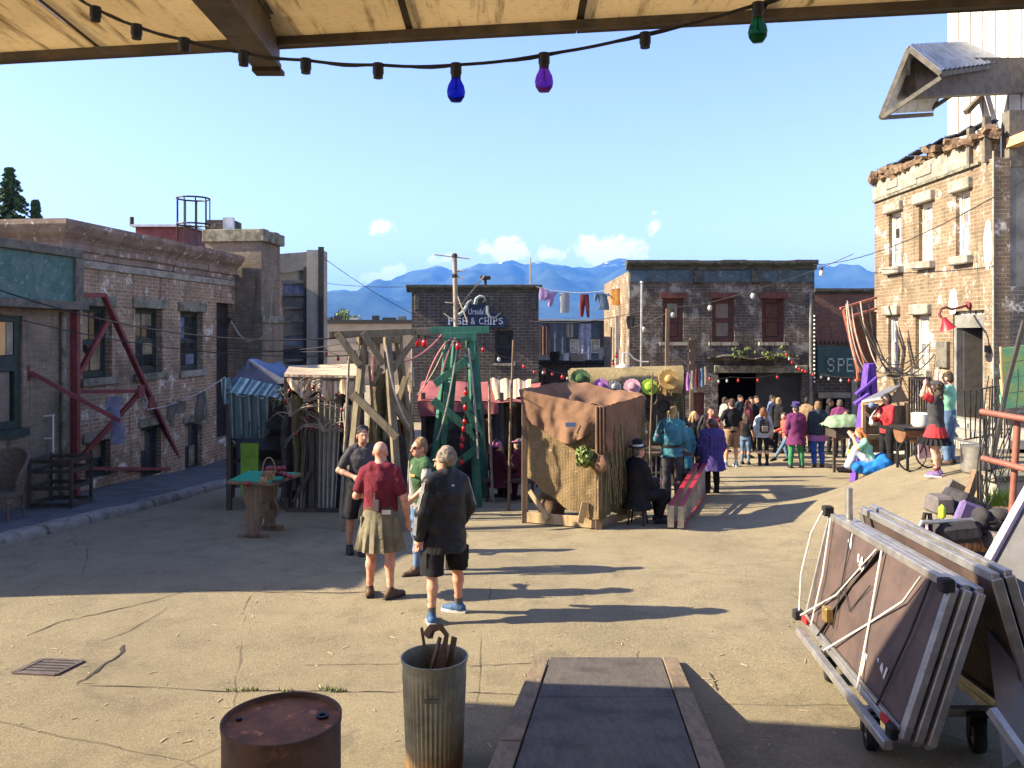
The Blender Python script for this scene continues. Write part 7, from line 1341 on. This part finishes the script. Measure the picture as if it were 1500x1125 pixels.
    if near:
        for e in (-1,1): MB_e = RB(); MB_e.ball(hp(e*.029,-.078,.008), (.011,.008,.006), 8); o = fin(MB_e).build('eye', 'eye_dark', None, True); o.parent = R
    lp = RB(); lp.ball(hp(0,-.094,-.062), (.021,.008,.0055), 8); o = fin(lp).build('mouth', 'lip', None, True); o.parent = R
    # ---- clothing
    for ti, (m_, kind, sl, hem) in enumerate(top or []):
        b = RB(); ex = .012+.013*ti+(.02 if kind in ('jacket','coat') else 0); prof = []
        torso(b, 1., (0 if hem < .93 else (1 if hem < 1.0 else 2), 7), ex)
        lowest = J['pel']+Vector((0,0,-.09))
        if kind in ('coat','jacket','dress') and hem < .86:
            fl = .02 if kind == 'jacket' else .07; b.loft([(Vector((lowest.x,lowest.y,hem+up.z)), .165*w+ex+fl, .125*w+ex+fl), (lowest.lerp(Vector((lowest.x,lowest.y,hem+up.z)),.5), .163*w+ex+fl*.5, .12*w+ex+fl*.5), (lowest+Vector((0,0,.03)), .160*w+ex, .118*w+ex)], 20)
        elif hem < .93: b.loft([(Vector((J['pel'].x,J['pel'].y,hem+up.z)), .160*w+ex, .118*w+ex), (J['pel'], .168*w+ex, .121*w+ex)], 18)
        limb(b, [J['shl']+Vector((0,0,-.02)), J['nk']+Vector((0,0,-.02 if kind != 'jacket' else .02))], [.08,.066+ex*.6 if kind == 'jacket' else .064+ex*.3])
        for d in 'LR': limb(b, [J['nk']+Vector((0,.012,-.005)), J['nk'].lerp(J['s'+d],.5)+Vector((0,.006,.012)), J['s'+d]], [.058+ex*.6,.054+ex*.7,.054+ex*.6])
        for d in 'LR':
            S_, E_, W_ = J['s'+d], J['e'+d], J['w'+d]
            if sl == 'short': limb(b, [S_, S_.lerp(E_,.4), S_.lerp(E_,.72)], [.054*w+ex*.5,.054+ex*.6,.056+ex*.7])
            elif sl == 'long': limb(b, [S_, S_.lerp(E_,.5), E_], [.055*w+ex*.6,.052+ex*.7,.048+ex*.7]); limb(b, [E_, E_.lerp(W_,.5), E_.lerp(W_,.93)], [.048+ex*.7,.044+ex*.6,.034+ex*.6])
            elif sl == 'none': limb(b, [S_], [.058*w+ex*.4])
        remesh(fin(b), 'jacket' if kind in ('jacket','vest') else kind, 'c_'+m_ if 'c_'+m_ in MATS else m_, R, vox*1.05, 4, .006 if kind != 'jacket' else .0075, rid)
    if bottom:
        m_, kind = bottom[:2]; b = RB(); mm = 'c_'+m_
        if kind in ('long','shorts','tight'):
            ex = .004 if kind == 'tight' else .016; b.loft([(J['pel']+Vector((0,0,-.12)), .155*w+ex, .115*w+ex), (J['pel'], .167*w+ex, .12*w+ex), (J['waist']+Vector((0,0,-.03)), .152*w+ex, .108*w+ex)], 18)
            for d in 'LR':
                h_, k_, a_ = J['h'+d], J['k'+d], J['a'+d]
                if kind == 'shorts': e_ = h_.lerp(k_,1.0); b.loft([(h_+Vector((0,0,.04)), .088*w+ex,.092*w+ex), (h_.lerp(k_,.5), .090*w+ex,.094*w+ex), (e_, .092*w+ex,.096*w+ex)], 16)
                else: limb(b, [h_, h_.lerp(k_,.5), k_], [.090*w+ex,.080*w+ex,.058+ex]); limb(b, [k_, k_.lerp(a_,.4), k_.lerp(a_,.93)], [.058+ex,.056+ex*1.1,.042+ex*1.2 if kind == 'long' else .038+ex])
            remesh(fin(b), 'trousers' if kind != 'shorts' else 'shorts', mm, R, vox*1.05, 2, .0055 if kind != 'tight' else .002, rid)
        else:                                                # pleated kilt or skirt
            zt, zb, fl, npl = bottom[2:6]; n = npl*5; c = J['pel']
            b.loft([(Vector((c.x,c.y,zt)), .168*w,.125*w), (Vector((c.x,c.y,zt-.12)), .188*w,.145*w), (Vector((c.x,c.y,(zt+zb)/2-.05)), .20*w+fl*.5,.16*w+fl*.5), (Vector((c.x,c.y,zb)), .205*w+fl,.165*w+fl), (Vector((c.x,c.y,zb)), .19*w+fl,.15*w+fl), (Vector((c.x,c.y,zt-.15)), .17*w,.13*w)], n, fn=lambda a, i: 1+(0,.012,.06,.10,.10,0)[i]*((a*npl/6.283) % 1-.5)*2, cap=False)
            o = fin(b).build('kilt' if kind == 'kilt' else 'skirt', mm, None, True); o.parent = R
    if sock:
        for d in 'LR': b = RB(); limb(b, [J['k'+d].lerp(J['a'+d], .62), J['a'+d]], [.044,.042]); remesh(fin(b), 'sock', sock, R, vox*1.05, 2)
    if shoes:
        for d in 'LR':
            tv = Vector(pose.get('toe'+d, (0,-1,0))).normalized(); A = J['a'+d]; b = RB(); limb(b, [A+Vector((0,0,-.035))-tv*.035, A+tv*.06+Vector((0,0,-.04)), A+tv*.165+Vector((0,0,-.052))], [.046,.046,.034]); limb(b, [A+Vector((0,0,-.03)), A+Vector((0,0,.02))], [.046,.045])
            sh = remesh(fin(b), 'shoe', shoes, R, vox, 2)
            b = RB(); sdv = Vector((tv.y,-tv.x,0)); fz = Vector((0,0,-.083)); pl = [A+fz-tv*.085-sdv*.03, A+fz-tv*.085+sdv*.03, A+fz+sdv*.047, A+fz+tv*.1+sdv*.052, A+fz+tv*.185+sdv*.03, A+fz+tv*.205, A+fz+tv*.185-sdv*.03, A+fz+tv*.1-sdv*.052, A+fz-sdv*.047]
            b.prism(pl, (0,0,.03)); o = fin(b).build('sole', 'sole_white' if shoes in ('shoe_blue','shoe_purple') else 'rubber', sh if False else None); o.parent = sh
    if hair:
        m_, kind = hair; b = RB(); rg = random.Random(rid)
        b.ball(hp(0,.02,.038), (.0815,.0945,.087), 14); b.ball(hp(0,.05,-.008), (.077,.066,.085), 12)
        if kind == 'curly':
            for k in range(70): a, e = rg.uniform(-.5,3.64), rg.uniform(-.5,1.4); b.ball(hp(.088*math.cos(a)*math.cos(e), .035+.088*math.sin(a)*math.cos(e), .035+.085*math.sin(e)), rg.uniform(.018,.03), 6)
        if kind == 'bob':
            for e in (-1,1): limb(b, [hp(e*.07,.01,.05), hp(e*.082,.02,-.03), hp(e*.075,.03,-.10)], [.03,.032,.026])
            limb(b, [hp(0,.08,.0), hp(0,.085,-.09)], [.06,.05])
            for k in range(30): a, e = rg.uniform(-.4,3.54), rg.uniform(-.6,1.3); b.ball(hp(.09*math.cos(a)*math.cos(e), .035+.09*math.sin(a)*math.cos(e), .03+.09*math.sin(e)), rg.uniform(.014,.026), 6)
        if kind in ('long','longcurly'):
            for k in range(9): x = -.075+.15*k/8; limb(b, [hp(x*.9,.06,.03), hp(x*1.05,.095,-.10), hp(x*1.15,.10+.01*math.sin(k*3),-.22), hp(x*1.1,.095,-.34)], [.03,.032,.03,.02], 8)
            for e in (-1,1): limb(b, [hp(e*.07,.0,.04), hp(e*.085,.0,-.06), hp(e*.09,.02,-.2)], [.026,.026,.02])
            if kind == 'longcurly':
                for k in range(80): b.ball(hp(rg.uniform(-.12,.12), rg.uniform(.04,.13), rg.uniform(-.33,.08)), rg.uniform(.02,.035), 6)
        if kind == 'short':
            for k in range(50): a, e = rg.uniform(-.5,3.64), rg.uniform(.4,1.45); b.ball(hp(.08*math.cos(a)*math.cos(e), .02+.085*math.sin(a)*math.cos(e), .05+.078*math.sin(e)), rg.uniform(.012,.02), 6)
        remesh(fin(b), 'hair', 'h_'+m_, R, vox, 1, .004, rid)
    if hat_:
        for nm, prof, m_, o, tilt in hat_:
            b = RB(); b.lathe(prof, (0,0,0), 22, cap=False); rt = Matrix.Rotation(tilt,3,'X'); b.v = [hc+HR_ @ (Vector(o)+rt @ p) for p in b.v]; ob = fin(b).build(nm, m_, None, True); ob.parent = R
    if extra: extra(R, J, hp, fin, vox)
    return R
PI = math.pi
def add(R, fin, b, name, m_, bevel=0, smooth=True): o = fin(b).build(name, m_, None, smooth, bevel); o.parent = R; return o
# -- the four men talking in front
def ex_polo(R, J, hp, fin, vox): 
    b = RB(); limb(b, [J['nk']+Vector((-.05,-.05,.0)), J['nk']+Vector((0,-.085,-.045)), J['nk']+Vector((.05,-.05,.0))], [.02,.022,.02], 8); limb(b, [J['nk']+Vector((-.06,.02,.015)), J['nk']+Vector((0,.06,.02)), J['nk']+Vector((.06,.02,.015))], [.02,.02,.02], 8); remesh(fin(b), 'collar', 'c_charcoal', R, vox, 2)
person('man in dark polo and shorts leaning on the timber tower', 524, 810, 624, .25, None, dict(up=(.07,.0,0), wR=(-.06,-.19,1.10), eR=(-.26,-.02,1.17), eL=(.32,.02,1.16), wL=(.12,-.18,1.06), aL=(.04,-.12,.085), kL=(.1,-.14,.5), hz=.15), 'tan', [('charcoal','shirt','short',.86)], ('black','shorts'), ('dark','short'), 'shoe_black', near=True, w=1.06, extra=ex_polo)
def ex_kilt(R, J, hp, fin, vox):
    b = RB(); p = J['pel']; b.loft([(p+Vector((0,0,.055)), .19,.143), (p+Vector((0,0,.10)), .19,.143)], 20, cap=False); add(R, fin, b, 'belt', 'shoe_brown')
    b = RB(); b.box(p+Vector((.01,.165,.12)), (.055,.04,.12)); b.tube([p+Vector((.03,.165,.18)), p+Vector((.03,.165,.26))], .008, 6); add(R, fin, b, 'radio', 'plastic_grey', 0, False)
    b = RB(); b.box(p+Vector((-.10,.15,.045)), (.10,.01,.05)); add(R, fin, b, 'belt_tag', 'white_paint', 0, False)
    b = RB(); b.box(p+Vector((.19,.06,-.08)), (.03,.10,.13)); add(R, fin, b, 'kilt_pocket', 'c_olive', .01, False); b = RB(); b.box(p+Vector((-.19,.06,-.08)), (.03,.10,.13)); add(R, fin, b, 'kilt_pocket', 'c_olive', .01, False)
    b = RB(); limb(b, [J['nk']+Vector((-.06,.0,.01)), J['nk']+Vector((0,.05,.02)), J['nk']+Vector((.06,.0,.01))], [.022,.022,.022], 8); remesh(fin(b), 'collar', 'c_maroon', R, vox, 2)
person('bald man in maroon shirt and olive kilt, seen from behind', 557, 874, 645, PI-.05, None, dict(eL=(-.0+.27,.02,1.15), wL=(.26,-.2,1.13), eR=(-.28,.03,1.13), wR=(-.31,-.03,.88), aL=(.12,.0,.085), aR=(-.13,.06,.085), toeL=(.2,-1,0), toeR=(-.7,-.7,0)), 'ruddy', [('maroon','shirt','short',.93)], ('olive','kilt',1.03,.55,.055,16), None, 'shoe_brown', near=True, w=1.1, extra=ex_kilt)
def ex_vest(R, J, hp, fin, vox):
    for e in (-1,1): b = RB(); b.ball(hp(e*.033,-.095,.006), (.027,.012,.018), 10); add(R, fin, b, 'sunglass_lens', 'eye_dark'); b = RB(); b.tube([hp(e*.055,-.085,.01), hp(e*.084,.0,.01)], .004, 5); add(R, fin, b, 'sunglass_arm', 'eye_dark')
    b = RB(); b.box(J['chest']+Vector((.11,-.155,.02)), (.085,.01,.03), Matrix.Rotation(.3,3,'Z')); add(R, fin, b, 'vest_badge', 'hat_straw', 0, False)
    b = RB(); b.loft([(J['pel']+Vector((0,-.025,-.06)), .10,.125), (J['waist']+Vector((0,-.03,0)), .09,.125), (J['chest']+Vector((0,-.035,.0)), .07,.125), (J['shl']+Vector((0,-.03,0)), .045,.10)], 12); remesh(fin(b), 'tee_shirt', 'c_grey', R, vox, 2)
person('man in green vest, sunglasses and jeans facing left', 616, 838, 641, -1.05, None, dict(eL=(.25,-.02,1.17), wL=(.16,-.18,1.02), aL=(.13,-.12,.085), kL=(.11,-.08,.5), aR=(-.1,.1,.085)), 'ruddy', [('grey','shirt','short',.9), ('green','vest','none',.93)], ('jeans','tight'), ('sandy','short'), 'shoe_brown', near=True, extra=ex_vest)
def ex_jacket(R, J, hp, fin, vox):
    for d in 'LR':
        for k in range(3):
            b = RB(); S_, E_, W_ = J['s'+d], J['e'+d], J['w'+d]; sg = 1 if d == 'L' else -1; o = Vector((sg*.085,(k-1)*.022+.01,.01)); b.tube([S_+o+Vector((0,0,.02)), S_.lerp(E_,.5)+o*1.0, E_+o*.93, E_.lerp(W_,.5)+o*.88, E_.lerp(W_,.9)+o*.75], .0042, 5); add(R, fin, b, 'sleeve_stripe', 'white_paint')
    b = RB(); limb(b, [J['nk']+Vector((-.07,.0,.03)), J['nk']+Vector((-.03,.055,.035)), J['nk']+Vector((.03,.055,.035)), J['nk']+Vector((.07,.0,.03))], [.025]*4, 8); remesh(fin(b), 'collar', 'c_blackleather', R, vox, 2)
    b = RB(); b.box(J['shl']+Vector((0,.152,-.02)), (.03,.006,.014)); add(R, fin, b, 'jacket_logo', 'white_paint', 0, False)
    b = RB(); b.tube([J['wR']+Vector((.036*math.cos(a),.036*math.sin(a),.0)) for a in [6.283*k/14 for k in range(15)]], .008, 6); add(R, fin, b, 'watch', 'shoe_black')
    for d in 'LR':
        tv = Vector((-.3 if d == 'R' else .9,-1,0)).normalized()
    for sx in (-1,1): b = RB(); b.box((J['hL' if sx > 0 else 'hR']).lerp(J['kL' if sx > 0 else 'kR'],.62)+Vector((sx*.112,.0,0)), (.02,.13,.16)); add(R, fin, b, 'cargo_pocket', 'c_black', .008, False)
person('curly grey haired man in black jacket, shorts and blue sneakers', 652, 906, 656, -2.5, None, dict(hz=.65, hx=.28, eL=(.28,.02,1.14), wL=(.29,-.03,.88), eR=(-.29,.0,1.14), wR=(-.24,-.14,.90), hL=(.11,0,.92), hR=(-.11,0,.92), kL=(.17,.02,.50), kR=(-.17,-.03,.50), aL=(.20,.06,.085), aR=(-.22,-.08,.085), toeL=(-.5,-1,0), toeR=(.6,-.9,0)), 'ruddy', [('charcoal','shirt','short',.95), ('blackleather','jacket','long',.72)], ('black','shorts'), ('grey','curly'), 'shoe_blue', near=True, w=1.12, sock='c_sock', extra=ex_jacket)
# -- around the stalls
def seat(top, y=-.42, spread=.11, leg=.08): return dict(up=(0,0,top-.87), hL=(spread*.9,0,top+.06), hR=(-spread*.9,0,top+.06), kL=(spread*1.2,y,top+.06), kR=(-spread*1.2,y,top+.06), aL=(spread*1.2,y+.03,.085), aR=(-spread*1.2,y+.03,.085))
bch = gz(P(728,0,16.3)); BN = T('low_bench', 'low plank bench under the seated women', 'bench', bch); RB().box(bch+Vector((.25,.1,.40)), (1.1,.3,.05)).build('seat', 'timber_dark', BN); 
for x in (-.2,.7): RB().box(bch+Vector((x,.1,.19)), (.05,.26,.38)).build('leg', 'timber_dark', BN)
cap = [('flower_scarf', [(.10,-.02),(.103,.03),(.09,.08),(.05,.11),(.001,.115)], 'c_pink', (0,.02,.01), -.1)]
p1 = seat(.43); p1.update(wL=(.1,-.3,.75), wR=(-.1,-.3,.75), eL=(.24,-.05,.72), eR=(-.24,-.05,.72)); person('seated woman in dark maroon coat with pink flowered headscarf', 0, 0, None, 2.3, 1.6, p1, 'fair', [('darkmaroon','coat','long',.75)], ('darkmaroon','long'), ('dark','short'), hat_=cap, loc=bch+Vector((.0,.1,0)), w=1.08)
p2 = seat(.43); p2.update(wL=(.1,-.3,.75), wR=(-.1,-.3,.75), eL=(.24,-.05,.72), eR=(-.24,-.05,.72)); person('seated woman with pink visor beside the maroon coat', 0, 0, None, -2.0, 1.62, p2, 'fair', [('wine','coat','long',.8)], ('black','long'), ('greybrown','bob'), hat_=[('visor', [(.06,.0),(.13,-.005),(.13,.005),(.06,.01)], 'c_pink', (0,-.03,.06), .1)], loc=gz(P(760,0,16.9)))
stq = gz(P(934,0,13.75)); SQ = T('stool', 'black stool under the man in the brimmed hat', 'stool', stq); RB().lathe([(.17,.42),(.18,.44),(.17,.46),(.001,.465)], stq, 16).build('seat', 'iron', SQ, True)
for k in range(4): a = k*PI/2+.4; RB().tube([stq+Vector((.19*math.cos(a),.19*math.sin(a),0)), stq+Vector((.12*math.cos(a),.12*math.sin(a),.43))], .014, 6).build('leg', 'iron', SQ)
ph = seat(.44); ph.update(wL=(.12,-.32,.72), wR=(-.12,-.32,.72), eL=(.25,-.08,.74), eR=(-.25,-.08,.74), aL=(.16,-.5,.085), aR=(-.1,-.36,.085), kL=(.16,-.46,.5)); person('seated man in black coat and grey banded brimmed hat', 0, 0, None, 2.0, 1.78, ph, 'ruddy', [('black','coat','long',.70)], ('black','long'), ('greybrown','short'), hat_=[('hat_brim', [(.085,.0),(.145,-.004),(.147,.006),(.085,.012)], 'c_black', (0,.015,.075), -.06), ('hat_band', [(.094,.01),(.092,.045)], 'c_white', (0,.015,.075), -.06), ('hat_crown', [(.091,.04),(.086,.10),(.06,.125),(.001,.115)], 'c_black', (0,.015,.075), -.06)], loc=stq, w=1.12)
def ex_belt(R, J, hp, fin, vox): b = RB(); b.loft([(J['waist']+Vector((0,0,-.07)), .205,.165), (J['waist']+Vector((0,0,-.02)), .203,.163)], 20, cap=False); add(R, fin, b, 'belt', 'shoe_black')
person('blonde woman in teal jacket with black belt at hat stall', 984, 736, 593, PI-.15, None, dict(eL=(.26,-.02,1.15), wL=(.14,-.24,1.1), eR=(-.25,.0,1.15), wR=(-.12,-.22,1.12)), 'fair', [('teal','jacket','long',.84)], ('charcoal','long'), ('blond','bob'), extra=ex_belt)
person('person in blue hooded coat at the teal jacket woman side', 0, 0, None, PI+.4, 1.62, {}, 'fair', [('teal','coat','long',.6)], ('black','long'), ('dark','short'), loc=gz(P(1002,0,17.6)))
person('blonde woman with sunglasses on her head facing us', 0, 0, None, .3, 1.68, dict(hz=.5), 'fair', [('cream','shirt','short',.9), ('black','vest','none',.9)], ('black','long'), ('blond','long'), loc=gz(P(1017,0,19.6)))
person('dark haired woman in white blouse and black vest', 0, 0, None, 1.4, 1.64, dict(hx=.2), 'fair', [('cream','shirt','long',.9), ('black','vest','none',.9)], ('black','long'), ('dark','long'), loc=gz(P(1031,0,18.6)))
person('dark haired bare armed young man beside the blonde woman', 0, 0, None, -.5, 1.75, dict(hz=.8), 'tan', [('wine','shirt','none',.9)], ('black','long'), ('dark','short'), loc=gz(P(1042,0,20.4)))
person('short woman in wide purple plaid coat seen from behind', 1043, 722, 613, PI+.1, None, dict(eL=(.30,.0,1.13), wL=(.30,-.10,.9), eR=(-.30,.0,1.13), wR=(-.28,-.12,.92)), 'fair', [('plaid','coat','long',.55)], ('black','long'), ('greybrown','curly'), w=1.45)
person('tall man in black tee shirt and brown shorts, hand on hip', 1072, 683, 584, PI+.1, None, dict(eL=(.34,.08,1.17), wL=(.19,-.04,1.0), kL=(.14,0,.5), aL=(.17,.02,.085)), 'ruddy', [('black','shirt','short',.9)], ('brown','shorts'), ('brown','short'), 'shoe_blue', sock='c_white', w=1.06)
person('woman in dark top and jeans right of black tee man', 1092, 680, 604, 2.6, None, {}, 'tan', [('black','shirt','short',.95)], ('jeans','tight'), ('brown','long'))
for k, (x, Y, m_, hm, lab) in enumerate(((1100,25.5,'black','dark','dark dressed onlooker left in the garage shade'),(1108,26,'charcoal','brown','charcoal dressed onlooker in the garage shade'),(1084,26.5,'navy','dark','navy dressed onlooker behind the black tee man'),(1131,26.5,'slate','dark','onlooker in slate coat behind the backpack woman'),(1215,25,'black','dark','dark dressed onlooker left of the sage tarp'),(1096,24.2,'wine','auburn','wine dressed onlooker in front of the garage shade'),(1062,25.5,'grey','brown','grey dressed onlooker left of the black tee man'),(1140,25.2,'black','blond','fair haired onlooker in black behind the coral child'),(1182,25.6,'brown','dark','brown coated onlooker between plum coat and dark jacket'),(1230,24.5,'plum','greybrown','plum dressed onlooker behind the sage tarp cart'))): person(lab, 0, 0, None, .3*k, 1.68, {}, 'tan', [(m_,'jacket','long',.85)], ('black','long'), (hm,'short'), loc=gz(P(x,0,Y)))
def ex_pack(R, J, hp, fin, vox): b = RB(); b.box(J['chest']+Vector((0,.19,-.08)), (.30,.16,.42), None, 0, .85); add(R, fin, b, 'backpack', 'fabric_black', .05, False); b = RB(); b.box(J['chest']+Vector((0,.28,-.16)), (.2,.05,.18)); add(R, fin, b, 'backpack_pocket', 'plastic_grey', .02, False)
person('long auburn haired woman wearing a black backpack', 1118, 681, 596, PI-.1, None, {}, 'fair', [('pale','jacket','long',.85)], ('black','tight'), ('auburn','long'), extra=ex_pack)
person('child in coral top and jeans striding left', 1152, 676, 604, -1.3, None, dict(kL=(.1,-.28,.52), aL=(.1,-.55,.16), toeL=(0,-1,-.2), kR=(-.1,.02,.5), aR=(-.1,.12,.085), lean=.12, wL=(.2,-.3,1.1), wR=(-.2,-.3,1.1)), 'fair', [('coral','shirt','long',.88)], ('jeans','tight'), ('brown','short'))
person('man in plum velvet tailcoat, green trousers and purple hat', 1166, 685, 592, PI, None, dict(aL=(.16,.03,.085), aR=(-.16,.03,.085), kL=(.13,0,.5), kR=(-.13,0,.5)), 'ruddy', [('plum','coat','long',.66)], ('forest','long'), ('greybrown','short'), hat_=[('hat_brim', [(.08,.0),(.14,.012),(.14,.02),(.08,.012)], 'c_purple', (0,.015,.075), -.15), ('hat_crown', [(.086,.005),(.098,.06),(.108,.115),(.09,.12),(.001,.1)], 'c_purple', (0,.015,.075), -.15)], w=1.15)
person('man in dark jacket with mauve shirt tail and cobalt trousers', 1198, 684, 588, PI+.05, None, {}, 'ruddy', [('mauve','coat','none',.72), ('navy','jacket','long',.90)], ('cobalt','long'), ('sandy','short'), 'shoe_brown', w=1.06)
person('man in slate blue coat and yellow trousers leaning left', 1252, 689, 594, -1.45, None, dict(up=(0,.0,-.08), lean=.3, wL=(.2,-.5,.92), wR=(-.18,-.45,.9), eL=(.24,-.25,1.05), eR=(-.24,-.22,1.05), kL=(.1,-.2,.5), aL=(.1,-.05,.085), aR=(-.1,.15,.085), kR=(-.1,.0,.48)), 'brown', [('slate','coat','long',.5)], ('yellow','long'), ('dark','short'), 'shoe_brown')
bxs = gz(P(1298,0,18.3)); BX = T('seat_box', 'low stone block used as a seat by the cart', 'block', bxs); RB().box(bxs+Vector((.05,.1,.22)), (.5,.4,.46)).build('block', 'stone', BX, bevel=.02)
def ex_bag(R, J, hp, fin, vox): b = RB(); b.box(J['pel']+Vector((-.24,-.12,.18)), (.12,.34,.24), None, 0, .85); add(R, fin, b, 'handbag', 'c_white', .04, False); b = RB(); b.tube([J['pel']+Vector((-.26,-.2,.30)), J['sR']+Vector((-.02,-.06,.05)), J['sR']+Vector((-.02,.06,.05)), J['pel']+Vector((-.26,.0,.30))], .012, 6); add(R, fin, b, 'bag_strap', 'c_white')
person('dark haired woman in red jumper with white handbag', 0, 0, None, -1.25, 1.62, dict(wL=(.12,-.26,1.25), wR=(-.12,-.26,1.2), eL=(.24,-.1,1.12), eR=(-.24,-.1,1.12), hx=.1), 'fair', [('red','shirt','long',.86)], ('black','long'), ('dark','bob'), loc=gz(P(1299,0,17.6)), extra=ex_bag)
po = dict(up=(0,0,-.74), hL=(.1,0,.2), hR=(-.1,0,.2), kL=(.12,-.35,.48), kR=(-.1,-.33,.50), aL=(.12,-.5,.085), aR=(-.12,-.52,.085), lean=.35, eL=(.2,-.3,.55), wL=(.08,-.38,.75), eR=(-.2,-.3,.52), wR=(-.05,-.4,.78), hx=.3)
def ex_wrap(R, J, hp, fin, vox):
    b = RB(); limb(b, [Vector((.02,.16,.32)), Vector((.06,.2,.18)), Vector((.1,-.05,.12)), Vector((.16,-.3,.14))], [.14,.2,.18,.12]); remesh(fin(b), 'blue_wrap', 'c_sky', R, vox, 3, .02, 3)
person('ginger haired woman crouched on the ground with blue wrap', 0, 0, None, -1.9, 1.65, po, 'fair', [('mint','shirt','short',.86)], ('pale','long'), ('orange','long'), 'shoe_brown', loc=gz(P(1278,0,16.6)), extra=ex_wrap)
person('dark jacketed man behind the roofed handcart', 0, 0, None, -.4, 1.7, dict(up=(0,0,-.2), lean=.2), 'tan', [('charcoal','jacket','long',.8)], ('black','long'), ('dark','short'), loc=gz(P(1312,0,19.8)))
def ex_skirt(R, J, hp, fin, vox):
    b = RB(); n = 64; c = J['pel']; b.loft([(Vector((c.x,c.y,.98)), .18,.135), (Vector((c.x,c.y,.80)), .24,.19), (Vector((c.x,c.y,.74)), .27,.21), (Vector((c.x,c.y,.80)), .22,.17)], n, fn=lambda a, i: 1+(0,.02,.06,0)[i]*math.sin(a*16), cap=False); add(R, fin, b, 'red_ruffle', 'c_red')
    b = RB(); b.ball(hp(0,.03,.08), (.11,.12,.07), 12); add(R, fin, b, 'dark_cap', 'c_charcoal')
person('curly haired woman in red blouse and layered skirt, arms raised', 1371, 687, None, -2.2, 1.66, dict(eL=(.30,-.18,1.52), wL=(.12,-.16,1.72), eR=(-.30,-.18,1.52), wR=(-.12,-.16,1.70), toeL=(.1,-1,0)), 'fair', [('red','shirt','short',.95), ('charcoal','vest','none',.90)], ('black','skirt',.95,.60,.10,18), ('brown','longcurly'), 'shoe_purple', sock='c_wine', extra=ex_skirt, loc=gz(P(1371,0,14.4)))
person('person in mint shirt and jeans behind the skirted woman', 1389, 676, None, -2.4, 1.70, dict(eL=(.30,-.1,1.5), wL=(.15,-.14,1.72), eR=(-.26,.0,1.16)), 'fair', [('mint','shirt','short',.9)], ('jeans','long'), ('brown','short'), 'shoe_brown', loc=gz(P(1389,0,15.2)))
